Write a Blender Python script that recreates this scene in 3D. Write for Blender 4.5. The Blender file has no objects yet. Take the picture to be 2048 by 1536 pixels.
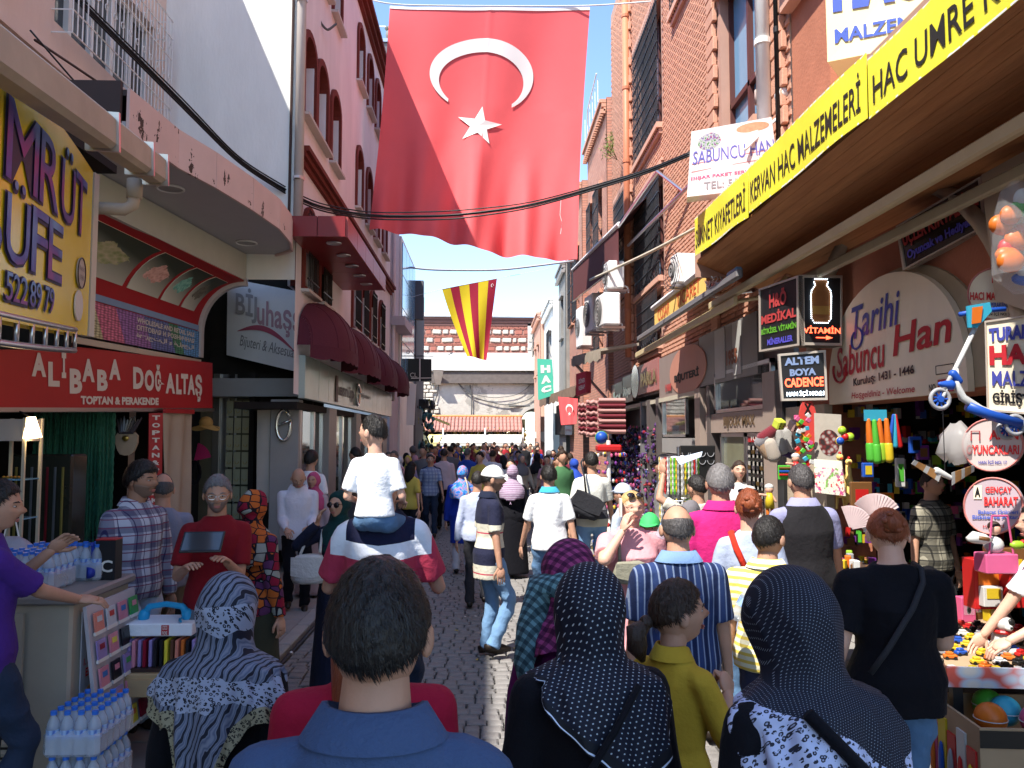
import bpy, math, random
import numpy as np
from mathutils import Vector as V, Matrix as Mx
R = math.radians
random.seed(7); RS = np.random.RandomState(11)
scn = bpy.context.scene; COL = scn.collection
# ---------------------------------------------------------------- camera
F, CH = 1600.0, 1.99                       # focal length in 2048-wide pixels, camera height
cd = bpy.data.cameras.new('camera'); cam = bpy.data.objects.new('camera', cd); COL.objects.link(cam); scn.camera = cam
cd.sensor_width = 36; cd.lens = 36*F/2048; cd.clip_start = .05; cd.clip_end = 2000
YAW, PIT = math.atan(49/F), math.atan(107/F)
cam.location = (0, 0, CH); cam.rotation_euler = (R(90)+PIT, 0, -YAW)
FW = V((math.sin(YAW)*math.cos(PIT), math.cos(YAW)*math.cos(PIT), math.sin(PIT)))
RT = V((math.cos(YAW), -math.sin(YAW), 0)); UP = RT.cross(FW)
def W(px, py, X=None, Y=None, Z=None):     # where a line of sight meets a wall, a depth or a level: used to measure the place
    d = FW + RT*((px-1024)/F) + UP*((768-py)/F)
    t = X/d.x if X is not None else (Y/d.y if Y is not None else (Z-CH)/d.z)
    return V((0, 0, CH)) + d*t
# ---------------------------------------------------------------- sky and sun
SUN = V((-.37, -.42, .86)).normalized()
w = bpy.data.worlds.new('World'); scn.world = w; w.use_nodes = True
nt = w.node_tree; bg = nt.nodes['Background']; sky = nt.nodes.new('ShaderNodeTexSky'); sky.sky_type = 'NISHITA'
sky.sun_disc = False; sky.sun_elevation = math.asin(SUN.z); sky.sun_rotation = math.atan2(SUN.x, SUN.y); sky.air_density = 1.0; sky.dust_density = .15; sky.ozone_density = 3.2
nt.links.new(sky.outputs[0], bg.inputs[0]); bg.inputs[1].default_value = .15
sd = bpy.data.lights.new('sun', 'SUN'); sd.energy = 4.0; sd.angle = R(.5); sd.color = (1, .94, .85)
so = bpy.data.objects.new('sun', sd); COL.objects.link(so); so.rotation_euler = SUN.to_track_quat('Z', 'Y').to_euler(); so.location = (-10, -10, 30)
vs = scn.view_settings; vs.view_transform = 'Standard'; vs.look = 'None'; vs.exposure = 1.33; vs.gamma = 1; vs.use_curve_mapping = False
scn.cycles.max_bounces = 6; scn.cycles.diffuse_bounces = 3; scn.cycles.transparent_max_bounces = 12; scn.cycles.use_denoising = True
scn.cycles.sample_clamp_indirect = 6
# ---------------------------------------------------------------- node helper
class N:
    def __init__(s, m): s.t = m.node_tree; s.c = {}
    def nd(s, k, **p):
        n = s.t.nodes.new(k)
        for a, b in p.items(): setattr(n, a, b)
        return n
    def put(s, sock, v):
        if isinstance(v, bpy.types.NodeSocket): s.t.links.new(v, sock)
        elif isinstance(v, (tuple, list)): sock.default_value = tuple(v)+((1,) if len(v) == 3 and sock.type == 'RGBA' else ())
        else: sock.default_value = v
    def co(s, k='Object'):
        if 'tc' not in s.c: s.c['tc'] = s.nd('ShaderNodeTexCoord')
        return s.c['tc'].outputs[k]
    def map(s, vec, sc=(1, 1, 1), rot=(0, 0, 0), loc=(0, 0, 0)):
        n = s.nd('ShaderNodeMapping'); s.put(n.inputs[0], vec); n.inputs['Scale'].default_value = sc; n.inputs['Rotation'].default_value = rot; n.inputs['Location'].default_value = loc
        return n.outputs[0]
    def m(s, op, a, b=0.0, c=None):
        n = s.nd('ShaderNodeMath', operation=op); s.put(n.inputs[0], a); s.put(n.inputs[1], b)
        if c is not None: s.put(n.inputs[2], c)
        return n.outputs[0]
    def xyz(s, vec):
        n = s.nd('ShaderNodeSeparateXYZ'); s.put(n.inputs[0], vec); return n.outputs
    def noise(s, vec, sc=5, det=3, ro=.5, dist=0, col=False):
        n = s.nd('ShaderNodeTexNoise'); s.put(n.inputs['Vector'], vec); n.inputs['Scale'].default_value = sc; n.inputs['Detail'].default_value = det; n.inputs['Roughness'].default_value = ro; n.inputs['Distortion'].default_value = dist
        return n.outputs[1 if col else 0]
    def voro(s, vec, sc=5, feat='F1', out=0, rnd=1):
        n = s.nd('ShaderNodeTexVoronoi', feature=feat); s.put(n.inputs['Vector'], vec); n.inputs['Scale'].default_value = sc; n.inputs['Randomness'].default_value = rnd
        return n.outputs[out]
    def mix(s, f, a, b, bt='MIX'):
        n = s.nd('ShaderNodeMix', data_type='RGBA', blend_type=bt); s.put(n.inputs[0], f); s.put(n.inputs[6], a); s.put(n.inputs[7], b); return n.outputs[2]
    def ramp(s, f, stops, const=False):
        n = s.nd('ShaderNodeValToRGB'); s.put(n.inputs[0], f); e = n.color_ramp.elements
        if const: n.color_ramp.interpolation = 'CONSTANT'
        while len(e) < len(stops): e.new(.5)
        for i, (p, c) in enumerate(stops): e[i].position = p; e[i].color = tuple(c)+(1,) if len(c) == 3 else c
        return n.outputs[0]
    def gt(s, a, b): return s.m('GREATER_THAN', a, b)
    def band(s, a, lo, hi): return s.m('MULTIPLY', s.gt(a, lo), s.m('LESS_THAN', a, hi))
    def fr(s, a, k, o=0.0): return s.m('FRACT', s.m('MULTIPLY_ADD', a, k, o))
MC = {}
def mat(name, col, rough=.8, pat=None, var=.12, vs=3, bump=0., bs=40, metal=0, spec=.3, emit=None, es=1, alpha=None, trans=0, sheen=0, sub=0, stretch=(1, 1, 1)):
    if name in MC: return MC[name]
    m = bpy.data.materials.new(name); m.use_nodes = True; n = N(m); b = m.node_tree.nodes['Principled BSDF']
    c = pat(n) if pat else tuple(col)+(1,)
    if var:
        f = n.noise(n.map(n.co(), stretch), vs, 4, .6)
        f2 = n.m('MULTIPLY_ADD', f, 2*var, 1-var)
        c = n.mix(1.0, c, n.nd('ShaderNodeCombineColor').outputs[0], 'MULTIPLY')
        cc = c.node.inputs[7].links[0].from_node
        for i in range(3): n.put(cc.inputs[i], f2)
    n.put(b.inputs['Base Color'], c)
    b.inputs['Roughness'].default_value = rough; b.inputs['Metallic'].default_value = metal; b.inputs['Specular IOR Level'].default_value = spec
    if trans: b.inputs['Transmission Weight'].default_value = trans; b.inputs['IOR'].default_value = 1.3
    if alpha is not None: b.inputs['Alpha'].default_value = alpha
    if sheen: b.inputs['Sheen Weight'].default_value = sheen
    if sub: b.inputs['Subsurface Weight'].default_value = sub; b.inputs['Subsurface Radius'].default_value = (.02, .008, .005); b.inputs['Subsurface Scale'].default_value = .5
    if emit is not None:
        n.put(b.inputs['Emission Color'], c if emit is True else tuple(emit)+(1,)); b.inputs['Emission Strength'].default_value = es
    if bump:
        bn = n.nd('ShaderNodeBump'); bn.inputs['Strength'].default_value = min(1, bump); bn.inputs['Distance'].default_value = .02 if bump <= 1 else .05
        n.put(bn.inputs['Height'], n.noise(n.map(n.co(), stretch), bs, 4, .6)); n.put(b.inputs['Normal'], bn.outputs[0])
    MC[name] = m; return m
# ---------------------------------------------------------------- mesh helper
class G:
    def __init__(s): s.v = []; s.f = []; s.mi = []; s.uv = []
    def add(s, vs_, fs, mi=0, uv=None):
        o = len(s.v); s.v += [tuple(p) for p in vs_]
        for k, f in enumerate(fs):
            s.f.append(tuple(i+o for i in f)); s.mi.append(mi); s.uv.append([uv[i] for i in f] if uv else [(0, 0)]*len(f))
        return s
    def box(s, c, d, rz=0, mi=0, M=None):
        x, y, z = d[0]/2, d[1]/2, d[2]/2
        p = [V((a*x, b*y, e*z)) for e in (-1, 1) for a, b in ((-1, -1), (1, -1), (1, 1), (-1, 1))]
        m = Mx.Translation(V(c)) @ (M if M is not None else Mx.Rotation(rz, 4, 'Z'))
        return s.add([m @ q for q in p], [(0, 3, 2, 1), (4, 5, 6, 7), (0, 1, 5, 4), (1, 2, 6, 5), (2, 3, 7, 6), (3, 0, 4, 7)], mi)
    def bb(s, a, b, mi=0):                                            # box between two corners
        return s.box([(a[i]+b[i])/2 for i in range(3)], [abs(a[i]-b[i]) for i in range(3)], 0, mi)
    def cb(s, c, d, b=.01, rz=0, mi=0, M=None):                       # chamfered box
        h = [q/2 for q in d]; b = min(b, *[q*.49 for q in h]); vs_ = []; ix = {}
        for sx in (-1, 1):
            for sy in (-1, 1):
                for sz in (-1, 1):
                    for ax in range(3):
                        q = [sx*h[0], sy*h[1], sz*h[2]]
                        for o in range(3):
                            if o != ax: q[o] -= (sx, sy, sz)[o]*b
                        ix[(sx, sy, sz, ax)] = len(vs_); vs_.append(V(q))
        fs = []
        for ax in range(3):
            o1, o2 = (ax+1) % 3, (ax+2) % 3
            for sg in (-1, 1):
                cyc = []
                for a_, b_ in ((-1, -1), (1, -1), (1, 1), (-1, 1)):
                    k = [0, 0, 0]; k[ax] = sg; k[o1] = a_; k[o2] = b_; cyc.append(ix[(*k, ax)])
                fs.append(tuple(cyc) if sg > 0 else tuple(cyc[::-1]))
        for ax in range(3):
            o1, o2 = (ax+1) % 3, (ax+2) % 3
            for a_ in (-1, 1):
                for b_ in (-1, 1):
                    q = []
                    for t, w_ in ((-1, o1), (1, o1), (1, o2), (-1, o2)):
                        k = [0, 0, 0]; k[ax] = t; k[o1] = a_; k[o2] = b_; q.append(ix[(*k, w_)])
                    fs.append(tuple(q) if a_*b_ < 0 else tuple(q[::-1]))
        for sx in (-1, 1):
            for sy in (-1, 1):
                for sz in (-1, 1):
                    q = [ix[(sx, sy, sz, a)] for a in range(3)]; fs.append(tuple(q) if sx*sy*sz > 0 else tuple(q[::-1]))
        m = Mx.Translation(V(c)) @ (M if M is not None else Mx.Rotation(rz, 4, 'Z'))
        return s.add([m @ q for q in vs_], fs, mi)
    def rings(s, rs, cap=True, mi=0, closed=True):
        n = len(rs[0]); fs = []; vs_ = [p for r in rs for p in r]
        for i in range(len(rs)-1):
            for j in range(n if closed else n-1):
                a, b = i*n+j, i*n+(j+1) % n; fs.append((a, b, b+n, a+n))
        if cap: fs.append(tuple(range(n))[::-1]); fs.append(tuple((len(rs)-1)*n+j for j in range(n)))
        return s.add(vs_, fs, mi)
    def tube(s, path, r, n=8, cap=True, mi=0):
        path = [V(p) for p in path]; rs = []; rr = r if isinstance(r, (list, tuple)) else [r]*len(path); pv = None
        for i, p in enumerate(path):
            t = (path[min(i+1, len(path)-1)]-path[max(i-1, 0)]).normalized()
            if pv is None: a = t.orthogonal().normalized()
            else: a = (pv-t*pv.dot(t)).normalized()
            pv = a; b = t.cross(a)
            rs.append([p+(a*math.cos(k*2*math.pi/n)+b*math.sin(k*2*math.pi/n))*rr[i] for k in range(n)])
        return s.rings(rs, cap, mi)
    def ell(s, c, r, nu=12, nv=8, M=None, mi=0):
        c = V(c); rs = []; M = M or Mx.Identity(3)
        for i in range(nv+1):
            th = math.pi*(i+.02)/(nv+.04)
            rs.append([c+M @ V((r[0]*math.sin(th)*math.cos(2*math.pi*k/nu), r[1]*math.sin(th)*math.sin(2*math.pi*k/nu), -r[2]*math.cos(th))) for k in range(nu)])
        return s.rings(rs, True, mi)
    def cap(s, p0, p1, r0, r1, n=12, mi=0):                           # tapered capsule
        p0, p1 = V(p0), V(p1); d = (p1-p0); L = d.length or 1e-6; d /= L
        ts = [(-1+1e-3, .05), (-.7, .71), (-.35, .93), (0, 1)]
        path = [p0+d*r0*a for a, b in ts]+[p1+d*r1*-a for a, b in ts[::-1]]
        return s.tube(path, [r0*b for a, b in ts]+[r1*b for a, b in ts[::-1]], n, True, mi)
    def prism(s, pts, d, mi=0):                                       # polygon of 3d points extruded by vector d
        n = len(pts); d = V(d); pts = [V(p) for p in pts]
        return s.add(pts+[p+d for p in pts], [tuple(range(n))[::-1], tuple(range(n, 2*n))]+[(i, (i+1) % n, (i+1) % n+n, i+n) for i in range(n)], mi)
    def surf(s, fn, nu, nv, mi=0, th=0):
        g = [[V(fn(i/nu, j/nv)) for i in range(nu+1)] for j in range(nv+1)]; vs_ = [p for r in g for p in r]
        uv = [(i/nu, j/nv) for j in range(nv+1) for i in range(nu+1)]
        fs = [(j*(nu+1)+i, j*(nu+1)+i+1, (j+1)*(nu+1)+i+1, (j+1)*(nu+1)+i) for j in range(nv) for i in range(nu)]
        s.add(vs_, fs, mi, uv)
        if th:
            nn = []
            for j in range(nv+1):
                for i in range(nu+1):
                    a = g[j][min(i+1, nu)]-g[j][max(i-1, 0)]; b = g[min(j+1, nv)][i]-g[max(j-1, 0)][i]; nn.append(a.cross(b).normalized())
            v2 = [p-q*th for p, q in zip(vs_, nn)]; o = len(vs_)
            s.add(v2, [f[::-1] for f in fs], mi, uv)
            rim = [i for i in range(nu+1)]+[j*(nu+1)+nu for j in range(1, nv+1)]+[nv*(nu+1)+i for i in range(nu-1, -1, -1)]+[j*(nu+1) for j in range(nv-1, 0, -1)]
            k = len(rim); s.add([vs_[i] for i in rim]+[v2[i] for i in rim], [(i+k, (i+1) % k+k, (i+1) % k, i) for i in range(k)], mi)
        return s
    def mesh(s, mats, smooth=False):
        me = bpy.data.meshes.new('m'); me.from_pydata(s.v, [], s.f)
        for m in (mats if isinstance(mats, (list, tuple)) else [mats]): me.materials.append(m)
        if len(me.materials) > 1: me.polygons.foreach_set('material_index', s.mi)
        u = me.uv_layers.new(name='UV'); u.data.foreach_set('uv', [c for f in s.uv for q in f for c in q])
        if smooth: me.shade_smooth()
        return me
    def obj(s, name, mats, parent=None, smooth=False, **k): return link(name, s.mesh(mats, smooth), parent, **k)
def tag(o, label=None, cat=None, group=None, kind=None):
    if label: o['label'] = label
    if cat: o['category'] = cat
    if group: o['group'] = group
    if kind: o['kind'] = kind
    return o
def link(name, data, parent=None, **k):
    o = bpy.data.objects.new(name, data); COL.objects.link(o)
    if parent: o.parent = parent
    if data is not None and hasattr(data, 'name'): data.name = name
    return tag(o, **k)
def thing(name, label, cat, loc=(0, 0, 0), rz=0, group=None):
    o = link(name, None, None, label=label, cat=cat, group=group); o.location = loc; o.rotation_euler.z = rz; o.empty_display_size = .1
    return o
def place(o, loc, rz=0):                                              # give a world-built object its own base point
    return o
# a private scene where text and voxel shapes are worked out
TS = bpy.data.scenes.new('work')
def evaluated(o):
    TS.collection.objects.link(o); vl = TS.view_layers[0]; vl.update(); dg = vl.depsgraph
    me = bpy.data.meshes.new_from_object(o.evaluated_get(dg), depsgraph=dg)
    d = o.data; bpy.data.objects.remove(o)
    return me, d
def vox(g, size, sm=2, mats=None):
    me = bpy.data.meshes.new('t'); me.from_pydata(g.v, [], g.f); o = bpy.data.objects.new('t', me)
    r = o.modifiers.new('r', 'REMESH'); r.mode = 'VOXEL'; r.voxel_size = size
    if sm: q = o.modifiers.new('s', 'SMOOTH'); q.iterations = sm; q.factor = .5
    out, d = evaluated(o); bpy.data.meshes.remove(d); out.shade_smooth()
    if mats:
        out.materials.clear()
        for m in mats: out.materials.append(m)
    return out
FC = {}
def glyphs(s, bold=.0, shear=0, sp=1):
    k = (s, bold, shear, sp)
    if k not in FC:
        c = bpy.data.curves.new('t', 'FONT'); c.body = s; c.offset = bold; c.shear = shear; c.space_character = sp; c.resolution_u = 3; c.fill_mode = 'BOTH'
        me, d = evaluated(bpy.data.objects.new('t', c)); bpy.data.curves.remove(d)
        n = len(me.vertices); a = np.zeros(n*3); me.vertices.foreach_get('co', a); a = a.reshape(-1, 3)
        if n == 0: FC[k] = (np.zeros((1, 3)), [])
        else:
            a[:, 0] -= a[:, 0].min(); a[:, 0] /= max(a[:, 0].max(), 1e-6); a[:, 1] -= a[:, 1].min(); a[:, 1] /= max(a[:, 1].max(), 1e-6)
            FC[k] = (a, [tuple(p.vertices) for p in me.polygons])
        bpy.data.meshes.remove(me)
    return FC[k]
def quadfn(c):                                                        # c = TL, TR, BR, BL ; u right, v down
    a, b, e, d = [V(q) for q in c]
    return lambda u, v: (a*(1-u)+b*u)*(1-v)+(d*(1-u)+e*u)*v
def write(s, box, fn, off, m, parent, bold=.02, shear=0, warp=None, name='lettering', sp=1, depth=None, offn=None, mi_fn=None):
    a, fs = glyphs(s, bold, shear, sp); u0, v0, u1, v1 = box; g = G(); vs_ = []; uv = []
    for x, y, _ in a:
        u, v = u0+(u1-u0)*x, v1-(v1-v0)*y
        if warp: u, v = warp(u, v)
        n_ = V(off) if offn is None else offn(u, v)
        vs_.append(fn(u, v)+n_); uv.append((x, y))
    g.add(vs_, fs, 0, uv)
    return g.obj(name, m, parent)
def normal(c):
    a, b, e, d = [V(q) for q in c]; n = (b-a).cross(d-a).normalized()
    mid = (a+b+e+d)/4
    return n if n.dot(V((0, 0, CH))-mid) > 0 else -n
def board(name, label, cat, c, th, m, texts=(), frame=None, fw=.03, group=None, face='panel', bold=.02, extra=None):
    c = [V(q) for q in c]; n = normal(c); ctr = sum(c, V())/4
    t = thing(name, label, cat, ctr, group=group); L = [q-ctr for q in c]; fn = quadfn(L)
    g = G(); 
    fcs = [q for q in L]; g.prism(fcs, -n*th) ; g.obj(face, m, t)
    if frame:
        g = G()
        for i in range(4):
            a, b = L[i], L[(i+1) % 4]; g.prism([a+n*.012, b+n*.012, b+(fn(.5, .5)-b).normalized()*fw+n*.012, a+(fn(.5, .5)-a).normalized()*fw+n*.012], -n*(th+.02))
        g.obj('frame', frame, t)
    for tx in texts:
        s, bx, tm = tx[:3]; o = dict(bold=bold); o.update(tx[3] if len(tx) > 3 else {})
        write(s, bx, fn, n*.008, tm, t, **o)
    if extra: extra(t, fn, n)
    return t
def disc(fn, n, cu, cv, ru, rv, m, parent, name, off=.01, k=32, th=.006):
    g = G(); g.prism([fn(cu+ru*math.cos(a*2*math.pi/k), cv+rv*math.sin(a*2*math.pi/k))+n*off for a in range(k)], -n*th); return g.obj(name, m, parent)
def ripple(p, amp, seed=0, k=14., st=(1, 1, .45)):                    # cloth creases: p is an (n,3) array
    rs = np.random.RandomState(seed); q = p*np.array(st); out = np.zeros(len(p))
    for i in range(6):
        d = rs.normal(size=3); d /= np.linalg.norm(d); e = rs.normal(size=3); kk = k*(.5+1.3*rs.rand())
        out += (1-np.abs(np.sin(q@d*kk+rs.rand()*6+1.3*np.sin(q@e*k*.35+rs.rand()*6)))*1.6)*(.5+.5*rs.rand())
    return out*amp/2.5
def crease(me, amp, seed=0, k=14., st=(1, 1, .45)):
    n = len(me.vertices); a = np.zeros(n*3); me.vertices.foreach_get('co', a); a = a.reshape(-1, 3); nn = np.zeros(n*3); me.vertices.foreach_get('normal', nn)
    me.vertices.foreach_set('co', (a+nn.reshape(-1, 3)*ripple(a, amp, seed, k, st)[:, None]).ravel()); me.update(); return me
# ---------------------------------------------------------------- people
def cpat(kind, a, b=(.8, .8, .8), c=(.5, .05, .08), k=10.):
    def f(n):
        p = n.xyz(n.co()); x, y, z = p[0], p[1], p[2]
        if kind == 'plaid':
            h = n.m('ADD', x, n.m('MULTIPLY', y, .6)); q = n.fr(h, k); r = n.fr(z, k)
            m1 = n.mix(n.m('MULTIPLY', n.band(q, .1, .55), .55), b, a); m2 = n.mix(n.m('MULTIPLY', n.band(r, .2, .6), .6), m1, a)
            m3 = n.mix(n.band(n.fr(z, k*2), .02, .14), m2, c); return n.mix(n.m('MULTIPLY', n.band(n.fr(h, k*2), .8, .9), .8), m3, a)
        if kind == 'vstripe':
            h = n.m('ADD', x, n.m('MULTIPLY', y, .15)); m1 = n.mix(n.band(n.fr(h, k), .1, .3), a, b)
            return n.mix(n.band(n.fr(h, k*.5, .3), .5, .8), m1, c)
        if kind == 'hstripe': return n.mix(n.band(n.fr(z, k), .0, .42), b, a)
        if kind == 'levels': return n.ramp(n.m('MULTIPLY', n.m('SUBTRACT', z, .7), 1.25), a, True)
        if kind == 'dots':
            v = n.map(n.co(), (k, k, k), (.5, .3, .6)); d = n.voro(v, 1, 'F1', 0, .15); return n.mix(n.m('LESS_THAN', d, .22), a, b)
        if kind == 'patch':
            v = n.map(n.co(), (k, k, k*1.2), (.3, .2, .5)); col = n.xyz(n.voro(v, 1, 'F1', 1, .6))[0]; e = n.voro(v, 1, 'DISTANCE_TO_EDGE', 0, .6)
            return n.mix(n.m('LESS_THAN', e, .06), n.ramp(col, a, True), b)
        if kind == 'floral':
            q = n.noise(n.co(), k, 3, .6, 1.5, True); return n.ramp(n.xyz(q)[0], a, True)
    return f
SK = mat('skin', (.46, .25, .165), .55, var=.18, vs=14, bump=.08, bs=120, spec=.35, sub=.08)
SK2 = mat('skin_fair', (.62, .36, .26), .55, var=.08, vs=9, bump=.08, bs=120, spec=.35, sub=.08)
SK3 = mat('skin_dark', (.36, .18, .11), .55, var=.08, vs=9, bump=.08, bs=120, spec=.35)
def hairm(name, c, r=.45): return mat('hair_'+name, c, r, var=.35, vs=30, bump=.7, bs=60, stretch=(1, 1, .25), spec=.35)
HB, HD, HG, HR, HY, HGR = hairm('black', (.012, .010, .009)), hairm('brown', (.035, .02, .013)), hairm('grey', (.16, .15, .15)), hairm('auburn', (.22, .055, .02)), hairm('blonde', (.50, .33, .14)), hairm('greying', (.06, .055, .055))
def cl(name, c, **k): 
    k.setdefault('bump', .4); k.setdefault('bs', 22); return mat('cloth_'+name, c, .85, var=k.pop('var', .12), sheen=.03, spec=.12, **k)
JEAN = cl('jeans', (.10, .19, .33), var=.35); JEAND = cl('dark_jeans', (.02, .032, .06), var=.3); BLK = cl('black', (.006, .006, .009)); WHT = cl('white', (.78, .79, .82)); NAVY = cl('navy', (.012, .016, .035)); DGR = cl('dark_grey', (.03, .03, .035))
LEA = mat('shoe_leather', (.02, .014, .01), .4); EYE = mat('eye_white', (.45, .42, .40), .25, var=0); IRI = mat('iris', (.02, .012, .008), .2, var=0); LIP = mat('lips', (.42, .15, .12), .5, var=.1); STUB = mat('stubble', (.22, .13, .09), .7)
SGL = mat('dark_lens', (.012, .008, .01), .12, var=0, spec=.6); MET = mat('steel', (.55, .55, .57), .3, metal=1, var=.1); GOLD = mat('brass', (.5, .33, .08), .35, metal=1)
def ik(a, c, l1, l2, pole):
    a, c, pole = V(a), V(c), V(pole); d = c-a; L = min(d.length, (l1+l2)*.999); u = d.normalized(); c = a+u*L
    x = (l1*l1-l2*l2+L*L)/(2*L); h = math.sqrt(max(l1*l1-x*x, 0)); p = (pole-u*pole.dot(u)).normalized()
    return a+u*x+p*h, c
def headr(d, fat=1.0, chin=1.0):
    x, y, z = d; r = 1/math.sqrt((x/.076)**2+((y/.098) if y > 0 else (y/.104))**2/1+(z/.118)**2)
    p = V((x*r, y*r, z*r)); t = max(0, -z)
    p.x *= 1-.30*t**1.6*(1.0 if y > -.2 else .5)*(2-fat)
    if y > 0:
        def g(cx, cz, sx, sz): return math.exp(-((x-cx)/sx)**2-((z-cz)/sz)**2)*min(1, y*1.5)
        p.y += .026*g(0, -.13, .12, .17)+.014*g(0, .02, .09, .14)-.011*(g(.34, .07, .17, .10)+g(-.34, .07, .17, .10))+.006*(g(.3, .24, .25, .08)+g(-.3, .24, .25, .08)+g(0, .25, .2, .1))
        p.y += .009*g(0, -.40, .22, .05)+.007*g(0, -.53, .2, .05)-.004*g(0, -.465, .2, .025)+.016*chin*g(0, -.78, .24, .16)+.004*(g(.5, -.15, .2, .2)+g(-.5, -.15, .2, .2))
    elif z < -.3: p.y *= 1-.35*min(1, (-z-.3)*1.5)
    p.x *= fat
    return p
def headgrid(g, T, nu=40, nv=32, off=None, fat=1.0, mi=0):
    rs = []
    for i in range(nv+1):
        th = math.pi*(i+.15)/(nv+.3); row = []
        for k in range(nu):
            a = 2*math.pi*k/nu; d = V((math.sin(th)*math.sin(a), math.sin(th)*math.cos(a), -math.cos(th)))
            p = headr(d, fat)
            if off: p += d*off(d)
            row.append(T(p))
        rs.append(row[::-1])
    g.rings(rs, True, mi); return g
def hairoff(style, seed=0, lump=.0025):
    H = {'short': ([0, .7, 1.25, 1.65, 2.2, 3.15], [.60, .55, .16, -.05, -.35, -.52], .011), 'bald': ([0, .9, 1.3, 1.65, 2.2, 3.15], [2, 2, .35, -.05, -.35, -.5], .005),
         'full': ([0, .7, 1.25, 1.65, 2.2, 3.15], [.55, .5, .1, -.25, -.5, -.62], .020), 'crop': ([0, .7, 1.25, 1.65, 2.2, 3.15], [.62, .55, .2, -.02, -.38, -.52], .006),
         'pulled': ([0, .7, 1.25, 1.65, 2.2, 3.15], [.58, .5, .2, .02, -.4, -.6], .010)}[style]
    def f(d):
        a = math.atan2(abs(d.x), d.y); hl = float(np.interp(a, H[0], H[1])); m = (d.z-hl+.05*math.sin(d.x*23+seed)*math.sin(d.y*29))/.16
        if style == 'bald' and a > 1.5: m = min(m, (.72-d.z)/.2)
        m = max(0, min(1, m)); q = math.sin(d.x*21+seed)*math.sin(d.y*19+seed*2)*math.sin(d.z*17)+.6*math.sin(d.x*47+d.z*31)*math.sin(d.y*43)
        return -.012+m*(H[2]+.012+lump*q*(m > .5))
    return f
def strands(T, s, hm, style, n, seed, ch):
    g = G(); rr_ = random.Random(seed); ho = hairoff(style, seed); big = 1 if n > 9000 else 1.5
    for k in range(n):                                                # combed strands over crown, sides and nape
        th = math.acos(1-rr_.random()*1.5); a = rr_.random()*2*math.pi; d = V((math.sin(th)*math.sin(a), math.sin(th)*math.cos(a), math.cos(th))); o_ = ho(d)
        if o_ < .002: continue
        p = headr(d)+d*(o_-.004); wh = d-V((.10, -.35, .93)).normalized(); sw_ = V((-wh.y, wh.x, 0)); fl = (wh*.7+sw_*.8+V((0, -.15, -.55))).normalized(); fl = (fl-d*fl.dot(d)).normalized()+V([rr_.gauss(0, .09*big) for _ in range(3)])
        q = p+fl*(.013+.014*rr_.random())+d*(.0005+.0025*rr_.random()); sd = fl.cross(d).normalized()*.0008*big; mi_ = (p+q)/2+d*.0012
        g.add([T(p-sd), T(p+sd), T(mi_+sd), T(mi_-sd), T(q)], [(0, 1, 2, 3), (3, 2, 4)])
    ch('hair_strands', g.mesh(hm))['kind'] = 'stuff'
def scarfoff(th=.014, op=.80, seed=0):
    def f(d):
        a = math.acos(max(-1, min(1, d.dot(V((0, .995, -.12))))))
        e = (a-op-.10*(d.z if d.z > 0 else 0))/.10; m = max(0, min(1, e)); q = math.sin(d.x*9+d.z*14+seed)*.5+math.sin(d.x*17-d.y*11+seed)*.5
        return -.014+m*(th+.014+.004*q)+ (.02*m*max(0, -d.y) if d.z > -.3 else 0)
    return f
def hand(g, w_, dr, up, k=1.0, mi=0, curl=.5, side=1, n=6):
    """palm and five fingers: w_ wrist, dr along the hand, up the back of the hand, side = which way the thumb leaves"""
    dr = V(dr).normalized(); up = V(up); up = (up-dr*up.dot(dr)).normalized(); sx = dr.cross(up)*side
    b = V(w_); M = Mx((sx, dr, up)).transposed()
    g.ell(b+dr*.045*k, (.042*k, .055*k, .017*k), 10, 6, M, mi)
    for i, (o, L) in enumerate(((.030, .068), (.011, .078), (-.009, .073), (-.028, .058))):
        p = b+dr*.082*k+sx*o*k; d1 = (dr*math.cos(curl)-up*math.sin(curl)).normalized(); q = p+d1*L*.5*k; d2 = (dr*math.cos(curl*2.3)-up*math.sin(curl*2.3)).normalized()
        g.cap(p-dr*.02*k, q, .0095*k, .0088*k, n, mi); g.cap(q, q+d2*L*.5*k, .0088*k, .0072*k, n, mi)
    p = b+dr*.025*k+sx*.03*k; d1 = (dr*.75+sx*.6-up*.25).normalized(); q = p+d1*.045*k
    g.cap(p-d1*.015*k, q, .0125*k, .0105*k, n, mi); g.cap(q, q+(dr*.9-up*.35+sx*.1).normalized()*.032*k, .0105*k, .0085*k, n, mi)
def sc3(s): return lambda p: V(p)*s
POSE = dict(stand=dict(L=(-.27, .03, .80), R=(.27, .03, .80)), walk=dict(L=(-.28, .18, .84), R=(.28, -.12, .83), st=.20), walk2=dict(L=(-.28, -.12, .83), R=(.28, .16, .84), st=-.18),
            phone=dict(L=(-.24, .12, .92), R=(.12, .17, 1.47), rd=(-.25, -.05, 1), pr=(1, .1, -1.2), ru=(1,.3,.2)), front=dict(L=(-.13, .27, 1.02), R=(.13, .27, 1.0)), chin=dict(L=(-.05, .2, 1.25), R=(.02, .22, 1.22)))
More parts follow.
